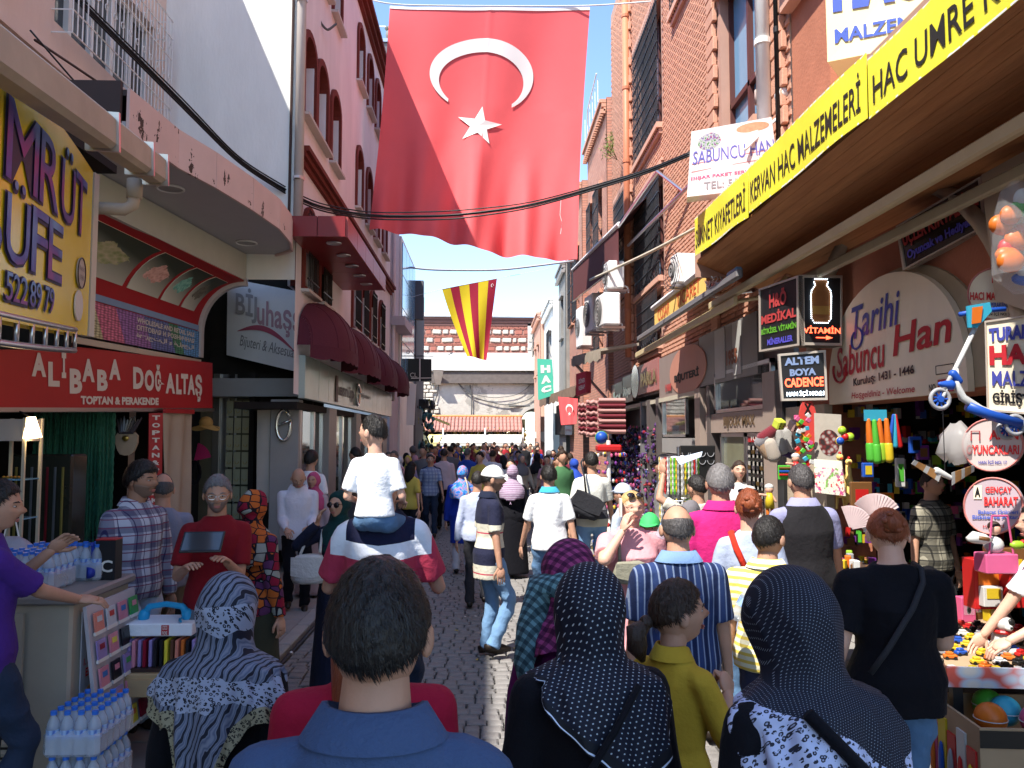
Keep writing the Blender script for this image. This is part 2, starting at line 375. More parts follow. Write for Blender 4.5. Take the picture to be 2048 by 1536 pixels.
def make(H=1.75, face=0, pose='stand', sk=SK, hair='short', hm=HB, shirt=WHT, sleeve='short', bottom=JEAN, kind='m', shoe=LEA, vx=.014, fat=1., yaw=0, tilt=0, lean=0, hs=1., top='shirt', scarf=None, face_on=True, seed=0, skirt=None,
         collar=None, hem=.86, glasses=None, cap=None, beard=False, root=None, hk=1., extra=None, vest=None, sit=False, cr=.010, det=1):
    s = H/1.75; P = dict(POSE[pose]) if isinstance(pose, str) else dict(pose); S = lambda p: V(p)*s; f = fat
    wd = (1.0 if kind == 'm' else .90)*f; lw = V((0, math.sin(lean), 0))
    def U(p): p = V(p); t = max(0, p.z-.95); return S((p.x, p.y+t*math.sin(lean), p.z-t*(1-math.cos(lean))))   # upper body leans from the hip
    nb = U((0, -.006, 1.485)); Mh = Mx.Rotation(-yaw, 3, 'Z') @ Mx.Rotation(-tilt-lean*.3, 3, 'X')
    def T(p, k=hs): return nb+Mh @ (V((0, .022, .135))*s*k+V(p)*s*k)
    sh = [U((-.165*wd, -.008, 1.378)), U((.165*wd, -.008, 1.378))]; ul, fl = .285*s, .255*s
    W_ = [U(P['L']), U(P['R'])]; pl = [P.get('pl', (-.3, -1, -.3)), P.get('pr', (.3, -1, -.3))]; el = []
    for i in (0, 1): e, c = ik(sh[i], W_[i], ul, fl, pl[i]); el.append(e); W_[i] = c
    hp = [S((-.092, 0, .90)), S((.092, 0, .90))]; st = P.get('st', .0)*s
    if sit: kn, an = [S((-.22, .40, .84)), S((.22, .40, .84))], [S((-.20, .42, .45)), S((.20, .42, .45))]
    else:
        an = [S((-.095, 0, .085))+V((0, st, .0 if st >= 0 else .05*s)), S((.095, 0, .085))+V((0, -st, .0 if st < 0 else .06*s))]; kn = []
        for i in (0, 1): k_, c = ik(hp[i], an[i], .415*s, .41*s, (0, 1, 0)); kn.append(k_); an[i] = c
    sk_ = G(); a = .043*s*f; cover = scarf is not None
    bust = .03 if kind == 'f' else 0
    tor = [(.86, .155, .105, -.01), (.95, .165, .115, -.005), (1.10, .135 if kind == 'f' else .148, .10, .0), (1.28, .158, .112+bust*.6, bust*.5), (1.36, .160, .098, 0), (1.41, .128, .080, -.005), (1.45, .090, .066, -.008), (1.485, .062, .056, -.01)]
    def torso(g, inf, z0=.86, z1=1.48, fl_=0, n=24):
        zz = sorted(set([z0]+[t[0] for t in tor if z0 < t[0] < z1]+[z1])); rs = []
        for z in zz:
            rx = np.interp(z, [t[0] for t in tor], [t[1] for t in tor])*wd+inf; ry = np.interp(z, [t[0] for t in tor], [t[2] for t in tor])*(.5+.5*f)*(1.12 if f > 1.1 and 1.0 < z < 1.3 else 1)+inf; yo = np.interp(z, [t[0] for t in tor], [t[3] for t in tor])
            if z < 1.1: rx += fl_; ry += fl_
            rs.append([U((rx*math.cos(q*2*math.pi/n), yo+ry*math.sin(q*2*math.pi/n), z)) for q in range(n)])
        g.rings(rs)
    torso(sk_, -.012)
    sk_.cap(U((0, -.012, 1.44)), T((0, -.015, -.06)), (.064 if kind == 'm' else .056)*s*(.5+.5*f), .056*s, 14)
    if det: headgrid(sk_, lambda p: T(p*.97), 20, 14)
    for i in (0, 1):
        sk_.cap(sh[i], el[i], a*1.12, a*.86, 12); sk_.cap(el[i], W_[i], a*.86, .0255*s, 12); sk_.cap(U((0, 0, 1.40)), sh[i], .05*s, .048*s, 10)
        if not skirt: sk_.cap(hp[i], kn[i], .07*s, .05*s, 10); sk_.cap(kn[i], an[i], .05*s, .036*s, 10)
    body = vox(sk_, vx*1.1*max(s, .8), 2); g = G()
    nv_ = len(body.vertices); cc = np.zeros(nv_*3); body.vertices.foreach_get('co', cc); g.v = [tuple(q) for q in cc.reshape(-1, 3)]
    g.f = [tuple(p.vertices) for p in body.polygons]; g.mi = [0]*len(g.f); g.uv = [[(0, 0)]*len(q) for q in g.f]; bpy.data.meshes.remove(body)
    hi = (40, 32) if vx < .02 else (18, 14)
    headgrid(g, lambda p: T(p), *hi, fat=.5+.5*f)
    for e in (-1, 1):
        if not cover: g.ell(T((e*.080*(.5+.5*f), -.008, -.012)), (.010*s*hs, .021*s*hs, .031*s*hs), 8, 6, Mh @ Mx.Rotation(e*-.35, 3, 'Z'))
    for i in (0, 1):
        dr = V(P.get(('ld', 'rd')[i], W_[i]-el[i])); ub = V((((-1, 1)[i]), -.1, .15)) if abs(dr.normalized().z) > .6 else V((((-.3, .3)[i]), 0, 1))
        hand(g, W_[i], dr, P.get(('lu', 'ru')[i], ub), s*hk, 0, P.get('curl', .35), (-1, 1)[i] if abs(dr.normalized().z) > .6 else (1, -1)[i]*1)
    o = root or link('person', None, None)
    bm = g.mesh(sk, True)
    if o.type == 'EMPTY': bo = link('body', bm, o)
    parts = {}
    def ch(name, me, **k): c_ = link(name, me, o, **k); return c_
    # clothes
    if top:
        g = G(); fl_ = .012 if kind == 'm' else .02; torso(g, .016*s, hem, 1.475, fl_)
        for i in (0, 1):
            g.cap(U((0, -.005, 1.40)), sh[i], .060*s*(.5+.5*f), (.010+.050*f)*s, 12)
            if sleeve == 'short': e = sh[i].lerp(el[i], .80); g.tube([sh[i], sh[i].lerp(e, .5), e], [(.010+.050*f)*s, (.014+.050*f)*s, (.018+.048*f)*s], 14)
            elif sleeve == 'long': g.cap(sh[i], el[i], (.011+.050*f)*s, (.012+.043*f)*s, 12); g.tube([el[i], el[i].lerp(W_[i], .97)], [(.012+.043*f)*s, .042*s], 12); g.ell(el[i], ((.012+.043*f)*s,)*3)
            elif sleeve == 'roll': e = el[i].lerp(W_[i], .35); g.cap(sh[i], el[i], (.012+.050*f)*s, (.013+.044*f)*s, 12); g.tube([el[i], e], [(.013+.044*f)*s, .054*s], 12)
        me = crease(vox(g, vx*s, 2, [shirt]), cr*s, seed); ch('coat' if skirt and top == 'coat' else 'shirt', me)
        if vest:
            g = G(); torso(g, .032*s, hem-.02, 1.46, .01); ch('vest', crease(vox(g, vx*s, 3, [vest]), cr*s, seed+3))
    if skirt:
        g = G(); rs = []
        for z, rx, ry in ((.06, .27, .24), (.3, .25, .215), (.6, .215, .18), (.85, .195, .155), (1.0, .165, .13)): rs.append([S((rx*wd*math.cos(q*math.pi/14), ry*math.sin(q*math.pi/14), z)) for q in range(28)])
        g.rings(rs); ch('skirt', crease(vox(g, vx*1.4*s, 2, [skirt]), .014*s, seed+5, 10, (1, 1, .12)))
    elif bottom:
        g = G(); g.ell(S((0, -.01, .93)), (.165*s*wd, .125*s*(.5+.5*f), .12*s), 16, 10)
        for i in (0, 1): g.cap(hp[i], kn[i], .093*s*(.6+.4*f), .068*s, 14); g.tube([kn[i], an[i]+V((0, 0, -.02*s))], [.066*s, .062*s], 14); g.ell(kn[i], (.067*s,)*3)
        ch('jeans' if bottom in (JEAN, JEAND) else 'trousers', crease(vox(g, vx*s, 2, [bottom]), cr*1.5*s, seed+9, 16, (1, 1, .9)))
    for i in (0, 1):
        g = G(); b_ = an[i]; z0 = b_.z-.085*s; g.tube([b_+V((0, -.07*s, -.03*s)), b_+V((0, 0, -.02*s)), b_+V((0, .09*s, -.045*s)), b_+V((0, .17*s, -.06*s))], [.034*s, .043*s, .040*s, .022*s], 10)
        g.v = [(v[0], v[1], max(v[2], z0)) for v in g.v]; ch('shoe', g.mesh(shoe, True))
    # head
    if hair and not cover:
        g = G(); style = hair if hair in ('short', 'bald', 'full', 'crop') else 'pulled'
        headgrid(g, T, *((56, 40) if vx < .02 else (18, 14)), off=hairoff(style, seed), fat=.5+.5*f)
        if hair == 'bun':
            g.ell(T((0, -.125, .03)), (.048*s,)*3, 14, 10)
            for q in range(7): g.ell(T((.04*math.cos(q), -.13+.02*math.sin(q*2), .03+.04*math.sin(q))), (.020*s, .024*s, .016*s), 8, 6)
        if hair == 'pony':
            g.ell(T((0, -.125, -.03)), (.03*s, .03*s, .03*s)); g.tube([T((0, -.12, -.03)), T((0, -.165, -.06)), T((.01, -.165, -.12)), T((0, -.14, -.17))], [.022*s, .045*s, .042*s, .012*s], 12)
        if hair == 'long':
            g.tube([T((0, -.035, .03)), T((0, -.06, -.08)), T((0, -.085, -.18)), T((0, -.085, -.30))], [.095*s, .098*s, .09*s, .03*s], 18)
        ch('hair', g.mesh(hm, True))
        if vx < .0125: strands(T, s, hm, style, 12000 if vx < .008 else 3200, seed, ch)
    if cover:
        g = G(); headgrid(g, T, 36, 28, off=scarfoff(seed=seed))
        g.tube([T((0, -.01, -.09)), U((0, -.01, 1.47)), U((0, -.005, 1.43))], [.078*s, .080*s, .11*s], 18)
        rs = []
        for z, rx, ry in ((1.22, .20, .175), (1.31, .215, .165), (1.385, .205, .135), (1.44, .15, .11), (1.50, .085, .08)): rs.append([U((rx*wd*math.cos(q*math.pi/12), (ry*math.sin(q*math.pi/12))*(1 if q < 12 else 1.25)-.01, z-(.10 if q in (17, 18, 19) and z < 1.3 else 0))) for q in range(24)])
        g.rings(rs); me = crease(vox(g, max(.010, vx)*s, 2, [scarf]), .006*s, seed, 22); ch('headscarf', me)
    if face_on and vx < .02:
        for e in (-1, 1):
            if not (glasses == 'sun'):
                g = G(); g.ell(T((e*.030, .0795, .010)), (.0130*s*hs, .008*s*hs, .0048*s*hs), 10, 8, Mh); eo = g.obj('eye', EYE, o, True)
                g = G(); g.ell(T((e*.030, .0862, .010)), (.0052*s*hs, .0025*s, .0054*s*hs), 8, 6, Mh); link('iris', g.mesh(IRI, True), eo)
            g = G(); g.tube([T((e*.013, .096, .027)), T((e*.032, .0925, .033)), T((e*.052, .077, .027))], [.003*s, .0035*s, .002*s], 6); g.obj('eyebrow', hm, o)
        g = G(); g.ell(T((0, .0985, -.052)), (.022*s*hs, .006*s, .0045*s*hs), 12, 6, Mh); g.ell(T((0, .0965, -.060)), (.019*s*hs, .006*s, .005*s*hs), 12, 6, Mh); g.obj('lips', LIP, o, True)
        if beard:
            g = G(); headgrid(g, T, 40, 30, off=lambda d: (.004 if (d.z < -.28 and d.y > -.1 and not (abs(d.x) < .24 and -.52 < d.z < -.40)) or (abs(d.x) < .25 and -.40 < d.z < -.33 and d.y > 0) else -.012), fat=.5+.5*f); g.obj('beard', beard if not isinstance(beard, bool) else STUB, o, True)
    if glasses:
        g = G()
        if glasses == 'sun':
            for e in (-1, 1): g.ell(T((e*.033, .100, .008)), (.028*s, .010*s, .024*s), 12, 8, Mh)
            g.tube([T((-.06, .09, .018)), T((0, .108, .02)), T((.06, .09, .018))], .003*s, 6); gm = SGL
        elif glasses == 'head':
            for e in (-1, 1): g.ell(T((e*.034, .088, .100)), (.030*s, .012*s, .022*s), 12, 8, Mh @ Mx.Rotation(.7, 3, 'X'))
            gm = SGL
        else:
            for e in (-1, 1): g.tube([T((e*.032+.022*math.cos(q*math.pi/5), .104, .008+.015*math.sin(q*math.pi/5))) for q in range(11)], .0016*s, 5, False)
            g.tube([T((-.010, .106, .012)), T((.010, .106, .012))], .0016*s, 5); gm = MET
        for e in (-1, 1): g.tube([T((e*.056, .094, .014)), T((e*.083, .0, .012))], .002*s, 5)
        g.obj('glasses', gm, o)
    if cap:
        cm = cap; g = G(); headgrid(g, T, 36, 26, off=lambda d: -.02+(.034 if d.z > .22 else max(0, (d.z-.12)*.34)))
        g.surf(lambda u, v: T((math.sin((u-.5)*2.2)*(.078+v*.004), math.cos((u-.5)*2.2)*(.088)+v*.075*math.cos((u-.5)*2.6), .045-v*.018-.012*math.cos((u-.5)*3)+.014)), 14, 5, 0, .004*s)
        g.obj('cap', cm, o, True)
    if collar:
        g = G(); n = 22
        for a0 in (0,):
            rs = []
            for z, r1, r2, yo in ((1.455, .098, .082, -.004), (1.485, .075, .066, -.006), (1.512, .071, .065, -.006), (1.512, .079, .073, -.008), (1.455, .112, .096, -.010)):
                rs.append([U((r1*wd*math.sin(t), yo-r2*math.cos(t), z-(.03*max(0, -math.cos(t))))) for t in [(-2.75+5.5*q/n) for q in range(n+1)]])
            g.rings(rs, False, 0, False)
        me = g.mesh(collar, True); ch('collar', me)
    ctx = dict(o=o, T=T, U=U, S=S, s=s, W=W_, el=el, sh=sh, Mh=Mh, ch=ch)
    if extra: extra(ctx)
    return ctx
def person(px, crown, Y, label, face=0, H=None, **k):
    """px, crown = where the crown of the head stands in the photograph, Y = how far away the person stands"""
    p = W(px, crown, Y=Y); H = H or p.z-k.get('z0', 0); grp = k.pop('group', None); z0 = k.pop('z0', 0); dx = k.pop('dx', 0)
    o = link('person', None, None, label=label, cat='person', group=grp); o.empty_display_size = .1
    c = make(H=H, root=o, **k); o.location = (p.x+dx, p.y, z0); o.rotation_euler.z = R(-face); c['loc'] = o.location.copy(); c['H'] = H
    c['w'] = lambda q: o.location+Mx.Rotation(R(-face), 3, 'Z') @ V(q)       # local to world
    return c
# ---------------------------------------------------------------- ground: roadway, pavements, cobbles
GR = mat('dust_and_mortar', (.055, .05, .047), .95, var=.3, vs=9)
COB = mat('basalt_cobble', (.20, .19, .182), .75, var=.45, vs=5, bump=.5, bs=60, spec=.35)
SLB = mat('granite_slab', (.25, .24, .225), .8, var=.25, vs=4, bump=.3, bs=70)
KRB = mat('kerb_stone', (.30, .29, .27), .85, var=.25, vs=5, bump=.3)
g = G(); g.add([(-60, -30, -.03), (60, -30, -.03), (60, 120, -.03), (-60, 120, -.03)], [(0, 1, 2, 3)]); ground = g.obj('ground', GR, kind='structure')
def stone(g, x, y, z, w_, l, h, rng, b=.012):
    vs_ = []; jx, jy = (rng.rand(2)-.5)*.012; hz = z+(rng.rand()-.5)*.008; tx, ty = (rng.rand(2)-.5)*.05
    for k, (e, q) in enumerate(((1, 0), (1, 1), (0, 2))):
        for a, c in ((-1, -1), (1, -1), (1, 1), (-1, 1)):
            i = b*(q == 2)*1.0; X, Y_ = a*(w_/2-i), c*(l/2-i); vs_.append((x+jx+X+c*.004*jx*30, y+jy+Y_, (hz-h if q == 0 else hz-b*.8 if q == 1 else hz+X*tx+Y_*ty)))
    g.add(vs_, [(0, 1, 5, 4), (1, 2, 6, 5), (2, 3, 7, 6), (3, 0, 4, 7), (4, 5, 9, 8), (5, 6, 10, 9), (6, 7, 11, 10), (7, 4, 8, 11), (8, 9, 10, 11)])
road = thing('road', None, None); tag(road, kind='structure'); del_ = None
rng = np.random.RandomState(3); near = []; rest = G(); y = 1.2
while y < 46:
    l = .105+.03*rng.rand(); x = -1.84+.06*rng.rand()
    while x < 1.5:
        w_ = .10+.07*rng.rand(); yy = y+.05*math.sin(x*2.4+y*.7)+.02*math.sin(x*7); c = (x+w_/2, yy+l/2, 0, w_-.011, l-.012, .05)
        if 4.2 < yy < 9.2 and -.62 < x < .52: near.append((abs(yy-6), c))
        else: stone(rest, *c, rng)
        x += w_
    y += l
near.sort(key=lambda t: t[0])
for k, (_, c) in enumerate(near):
    if k < 300:
        g = G(); stone(g, 0, 0, 0, *c[3:], rng); o = g.obj('cobble', COB, road); o.location = (c[0], c[1], c[2])
    else: stone(rest, *c, rng)
rest.obj('cobbles', COB, road, kind='stuff')
for s_, x0, x1, nm in ((-1, -2.0, -5.6, 'pavement'), (1, 1.66, 3.9, 'pavement')):
    pv = thing(nm, None, None); tag(pv, kind='structure'); g = G(); g.bb((x0, -6, -.03), (x1, 50, -.008)); g.obj('bedding', GR, pv); xs = sorted((x0, x1)); n = 0
    far = G(); y = -1.0
    while y < 48:
        x = xs[0]; l = .58
        while x < xs[1]-.1:
            w_ = min(.62, xs[1]-x); q = (x+w_/2, y+l/2, .0+.006*rng.rand())
            if y < 16: gg = G(); gg.cb((0, 0, 0), (w_-.012, l-.012, .05), .006); o = gg.obj('slab', SLB, pv); o.location = q
            else: far.box(q, (w_-.012, l-.012, .05))
            x += w_
        y += l
    far.obj('slabs', SLB, pv, kind='stuff'); y = -1
    kx = -1.93 if s_ < 0 else 1.58; fk = G()
    while y < 47:
        l = .78
        if y < 18: gg = G(); gg.cb((0, 0, 0), (.14, l-.01, .11), .012); o = gg.obj('kerb_stone', KRB, pv); o.location = (kx, y+l/2, -.02+.004*rng.rand())
        else: fk.box((kx, y+l/2, -.02), (.14, l-.01, .11))
        y += .8
    fk.obj('kerb', KRB, pv, kind='stuff')
# black drain channel by the left kerb
g = G(); g.cap((-1.80, 4.5, .008), (-1.80, 12, .008), .022, .022, 8); dr = g.obj('drain_pipe', mat('black_rubber', (.012, .01, .014), .5), None, True, label='dark hose lying along the left kerb', cat='hose')
for yy in (7.5, 9.2): g = G(); g.tube([(-1.80, yy, .008), (-1.80, yy+.05, .008)], .027, 10); g.obj('joint', MET, dr)
# ---------------------------------------------------------------- wall tools
def wallgrid(g, X, y0, y1, z0, z1, holes, depth, n=1, ax='X', rv=True):
    """a wall on the plane x = X (or y = X) with real openings and reveals going back by depth"""
    ys = sorted({y0, y1, *[h[0] for h in holes], *[h[1] for h in holes]}); zs = sorted({z0, z1, *[h[2] for h in holes], *[h[3] for h in holes]})
    P_ = (lambda a, b, d=0: (X+d, a, b)) if ax == 'X' else (lambda a, b, d=0: (a, X+d, b))
    for i in range(len(ys)-1):
        for j in range(len(zs)-1):
            cy, cz = (ys[i]+ys[i+1])/2, (zs[j]+zs[j+1])/2
            if any(h[0] < cy < h[1] and h[2] < cz < h[3] for h in holes): continue
            g.add([P_(ys[i], zs[j]), P_(ys[i+1], zs[j]), P_(ys[i+1], zs[j+1]), P_(ys[i], zs[j+1])], [(0, 1, 2, 3)])
    if rv:
        for a, b, c, d in holes:
            q = [(a, c), (b, c), (b, d), (a, d)]
            for k in range(4): p, r = q[k], q[(k+1) % 4]; g.add([P_(*p), P_(*r), P_(*r, depth), P_(*p, depth)], [(0, 1, 2, 3)])
def plaster(name, c, v=.14, b=.25): return mat(name, c, .92, var=v+.06, vs=1.6, bump=b, bs=25, stretch=(1, 1, .3))
PEACH, PINK, WALLW, TRIM, SILL = plaster('peach_plaster', (.72, .57, .49)), plaster('pink_plaster', (.77, .72, .74)), plaster('white_plaster', (.80, .80, .77)), plaster('maroon_trim', (.16, .03, .022)), plaster('pale_sill', (.55, .50, .47))
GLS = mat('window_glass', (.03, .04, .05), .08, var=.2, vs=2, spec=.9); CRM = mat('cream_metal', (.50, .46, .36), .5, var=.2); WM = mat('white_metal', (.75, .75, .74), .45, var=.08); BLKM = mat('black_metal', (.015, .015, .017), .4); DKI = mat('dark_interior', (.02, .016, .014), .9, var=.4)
GRYP = mat('grey_panel', (.30, .29, .28), .5, var=.1); BROWNM = mat('brown_metal', (.05, .025, .02), .5)
# ---------------------------------------------------------------- near left building, peach, with the grilled window
t = thing('building', 'peach plastered building with a white barred window on the near left', 'building', (-4.6, 4, 0))
def loc(o, t_):                                                       # keep a world-built mesh where it is under its thing
    o.location = -t_.location; return o
def part(g, name, m, t_, smooth=False, **k): o = g.obj(name, m, t_, smooth, **k); o.matrix_parent_inverse = Mx.Translation(-t_.location); return o
g = G(); wallgrid(g, -4.6, -4.05, 11.2, 4.2, 10.2, [(8.35, 10.85, 6.40, 7.62), (5.2, 7.4, 6.40, 7.62)], -.22); wallgrid(g, -4.85, -4.05, 11.2, 0, 4.2, [(4, 11, .1, 2.6)], -.0); g.bb((-9, -4.05, 10.2), (-4.4, 11.15, 10.3)); g.bb((-9, -4.07, 0), (-4.86, -4.05, 10.2))
g.add([(-4.6, -4.05, 4.2), (-4.6, 11.2, 4.2), (-4.86, 11.2, 4.2), (-4.86, -4.05, 4.2)], [(0, 1, 2, 3)]); part(g, 'wall', PEACH, t)
g = G(); g.bb((-4.60, -2, 5.86), (-4.52, 11.19, 6.02)); part(g, 'ledge', PEACH, t)
for y0, y1 in ((8.35, 10.85), (5.2, 7.4)):
    wn = G(); wn.bb((-4.80, y0, 6.40), (-4.76, y1, 7.62)); wo = part(wn, 'window', GLS, t)
    g = G()
    for k in range(6): yy = y0+(y1-y0)*k/5; g.bb((-4.765, yy-.035, 6.4), (-4.70, yy+.035, 7.62))
    g.bb((-4.765, y0, 6.4), (-4.70, y1, 6.47)); g.bb((-4.765, y0, 7.55), (-4.70, y1, 7.62)); g.obj('frame', WM, wo)
    gg = G(); e = .22; a0, a1 = y0-.05, y1+.05                       # cage: bars, scrolls and rails
    for k in range(26): yy = a0+(a1-a0)*k/25; gg.tube([(-4.6+e, yy, 6.25), (-4.6+e, yy, 7.75)], .008, 5)
    for z in (6.25, 6.5, 7.2, 7.5, 7.75): gg.tube([(-4.6, a0, z), (-4.6+e, a0, z), (-4.6+e, a1, z), (-4.6, a1, z)], .009, 5)
    for k in range(13):
        yy = a0+(a1-a0)*(k+.5)/13
        for z in (6.9, 7.35): gg.tube([(-4.59+e, yy+.05*math.cos(q*.7)*(1-q/14), z+.06*math.sin(q*.7)*(1-q/14)) for q in range(11)], .006, 4)
    part(gg, 'grille', WM, t)
# unseen tall neighbour behind the camera, added and sized to shade the near crowd
t2 = thing('building', 'unseen tall pale building behind the camera, added to shade the near crowd', 'building', (-4.6, -6, 0)); g = G(); g.bb((-9, -20, 0), (-4.6, -4.1, 17.7)); part(g, 'wall', WALLW, t2)
# white end wall + pink building with arched windows
t = thing('building', 'pink plastered building with maroon arched windows and dark red cornices', 'building', (-2.7, 16, 0)); ob = t
wins = [(a-.36, a+.36, z0, z1) for z0, z1, A in ((6.75, 7.98, (11.8, 12.72, 13.85, 16.5, 17.85, 19.1, 20.6)), (9.40, 10.6, (11.8, 12.72, 13.85, 16.5, 17.85, 19.1, 20.6)), (4.2, 5.35, (12.0, 13.1, 16.2, 17.3, 18.6, 20.1))) for a in A]
g = G(); wallgrid(g, -2.7, 11.2, 22, 2.6, 11.1, wins, -.22); part(g, 'wall', PINK, t)
g = G(); wallgrid(g, 11.2, -4.6, -2.71, 4.2, 13.4, [], 0, ax='Y'); g.bb((-9, 11.3, 11.1), (-2.75, 22, 11.4)); g.bb((-9, 21.9, 2.6), (-2.75, 22, 11.1)); g.bb((-2.9, 11.21, 11.1), (-2.72, 11.5, 13.4)); part(g, 'end_wall', WALLW, t)
for z, d, h in ((11.0, .24, .26), (5.92, .16, .22)):
    g = G()
    for k in range(3): g.bb((-2.7, 11.22, z+h*k/3), (-2.7+d*(k+1)/3, 22.05, z+h*(k+1)/3))
    part(g, 'cornice', TRIM, t)
def arch(y0, y1, z0, z1, k=10, r=.30): return [(y0, z0), (y1, z0)]+[(y0+(y1-y0)*(.5+.5*math.cos(q*math.pi/k)), z1-r+r*math.sin(q*math.pi/k)) for q in range(k+1)]
for a, b, z0, z1 in wins:
    g = G(); P_ = arch(a-.005, b+.005, z0, z1)
    r = arch(a+.09, b-.09, z0+.08, z1-.08, r=.24); n = len(P_)        # moulded frame round the opening
    fr_ = arch(a-.10, b+.10, z0-.05, z1+.10, r=.36)
    g.rings([[(-2.70, *p) for p in fr_], [(-2.655, *p) for p in fr_], [(-2.655, *p) for p in P_], [(-2.70, *p) for p in P_]], False)
    top = [(p[0], p[1]) for p in P_[2:]]
    for i in range(len(top)-1): g.add([(-2.703, *top[i]), (-2.703, *top[i+1]), (-2.703, top[i+1][0], z1+.01), (-2.703, top[i][0], z1+.01)], [(0, 1, 2, 3)])
    g.rings([[(-2.70, *p) for p in P_], [(-2.88, *p) for p in P_], [(-2.88, *p) for p in r]], False)
    wo = part(g, 'window', TRIM, t, label=None)
    g = G(); g.add([(-2.89, *p) for p in r], [tuple(range(len(r)))]); g.obj('pane', GLS, wo)
    g = G(); g.bb((-2.885, (a+b)/2-.02, z0+.05), (-2.85, (a+b)/2+.02, z1-.1)); g.bb((-2.885, a+.09, z0+.75), (-2.85, b-.09, z0+.79)); g.obj('mullion', BROWNM, wo)
    g = G(); g.bb((-2.70, a-.10, z0-.10), (-2.58, b+.10, z0-.055)); g.obj('sill', SILL, wo)
    if z0 < 5:
        g = G()
        for k in range(7): yy = a+(b-a)*(k+.5)/7; g.tube([(-2.62, yy, z0), (-2.62, yy, z1)], .01, 5)
        for z in (z0+.1, (z0+z1)/2, z1-.1): g.bb((-2.63, a-.02, z), (-2.61, b+.02, z+.02)); 
        g.obj('bars', BLKM, wo)
# rain pipe on the corner
g = G(); g.tube([(-2.66, 11.12, 4.9), (-2.66, 11.12, 13)], .065, 12)
pp = g.obj('rain_pipe', mat('painted_pipe', (.55, .50, .47), .6), None, True, label='pale rain pipe down the corner between the white wall and the pink house', cat='pipe')
for z in (5.6, 8.2, 10.3):
    g = G(); g.tube([(-2.66, 11.12, z), (-2.66, 11.12, z+.05)], .078, 12); g.bb((-2.70, 11.0, z), (-2.62, 11.2, z+.03)); g.obj('clamp', MET, pp)
g = G(); g.tube([(-2.8, 11.17, 4.9), (-2.78, 11.17, 13)], .02, 8); g.obj('conduit', BROWNM, pp)
# pale narrow house and glass-fronted building beyond
t = thing('building', 'narrow pale lilac house beyond the pink one', 'building', (-2.7, 23, 0)); g = G(); g.bb((-9, 22.03, 0), (-2.68, 24.0, 9.3)); g.bb((-2.68, 22.1, 5.1), (-2.3, 24.4, 5.35)); part(g, 'wall', plaster('lilac_plaster', (.50, .48, .55)), t)
g = G(); g.tube([(-2.62, 22.2, 3), (-2.62, 22.2, 9.2)], .05, 8); part(g, 'pipe', PINK, t)
t = thing('building', 'building with a blue glass front beyond the lilac house', 'building', (-2.6, 26, 0)); g = G(); g.bb((-9, 24.05, 0), (-2.62, 28.5, 8.1)); part(g, 'wall', WALLW, t)
BG_ = mat('blue_glass', (.16, .34, .52), .12, var=.3, vs=.8, spec=.8)
for i in range(4):
    for j in range(4): g = G(); g.bb((-2.615, 24.2+i*1.06, 3.9+j*1.02), (-2.59, 25.22+i*1.06, 4.88+j*1.02)); part(g, 'pane', BG_, t)
g = G(); g.bb((-9, 28.5, 0), (-2.55, 32, 7.6)); g.bb((-2.6, 28.4, 6.2), (-2.3, 28.7, 7.6)); t = thing('building', 'dark narrow building behind the glass front', 'building', (-2.6, 30, 0)); part(g, 'wall', mat('sooty_render', (.12, .12, .13), .9), t)
g = G(); g.bb((-8, 32, 0), (-4.2, 43, 4.4)); t = thing('building', 'low building at the far left end of the street', 'building', (-4.2, 38, 0)); part(g, 'wall', plaster('dusty_wall', (.4, .38, .33)), t)
# chimney with lantern on the pink roof
t = thing('chimney', 'grey roof chimney with a round lantern on top behind the pink house cornice', 'chimney', (-2.95, 22.4, 9.3)); g = G(); g.cb((0, 0, 1.9), (.62, .7, 3.9), .03); g.obj('shaft', mat('sooty_render', 0), t); g = G(); g.box((0, 0, 3.9), (.75, .8, .1)); g.obj('coping', MET, t)
g = G(); g.ell((.12, 0, 4.25), (.13, .13, .15)); g.tube([(.12, 0, 4), (.12, 0, 4.1)], .04); g.ell((.12, 0, 4.43), (.16, .16, .05)); g.obj('lantern', mat('smoked_glass', (.2, .2, .18), .2), t, True)
g = G()
for k in range(3): g.tube([(-.2, -.1+k*.1, 3.95), (-.2, -.1+k*.1, 4.5)], .015, 5)
g.tube([(-.3, 0, 4.5), (.0, 0, 4.5)], .015, 5); g.obj('aerial', WM, t)
# curved canopy with the pink fascia
def rust(c):
    def f(n):
        a = n.noise(n.co(), 3.2, 5, .7); z = n.xyz(n.co())[2]; b = n.noise(n.map(n.co(), (1, 1, .25)), 9, 4, .7)
        return n.mix(n.m('MULTIPLY', n.gt(n.m('MULTIPLY', n.gt(a, .60), b), .55), .95), c, (.03, .015, .01))
    return f
CP = mat('peeling_pink_paint', 0, .7, pat=rust((.66, .48, .44))); SOF = mat('grey_soffit', (.42, .41, .42), .6, var=.08)
t = thing('canopy', 'curved concrete canopy with peeling pink fascia over the left shops', 'canopy', (-4.6, 9, 4.55))
pl_ = [(-4.6, 6.6), (-3.02, 6.6), (-2.95, 7.5), (-2.80, 8.1), (-2.66, 8.9), (-2.57, 9.7), (-2.60, 10.4), (-2.70, 10.9), (-3.0, 11.2), (-4.6, 11.2)]
g = G(); g.prism([(x, y, 4.56) for x, y in pl_], (0, 0, .06)); part(g, 'soffit', SOF, t)
g = G(); g.prism([(x, y, 4.84) for x, y in pl_], (0, 0, .05)); part(g, 'roof', mat('dark_roofing', (.06, .045, .045), .9), t)
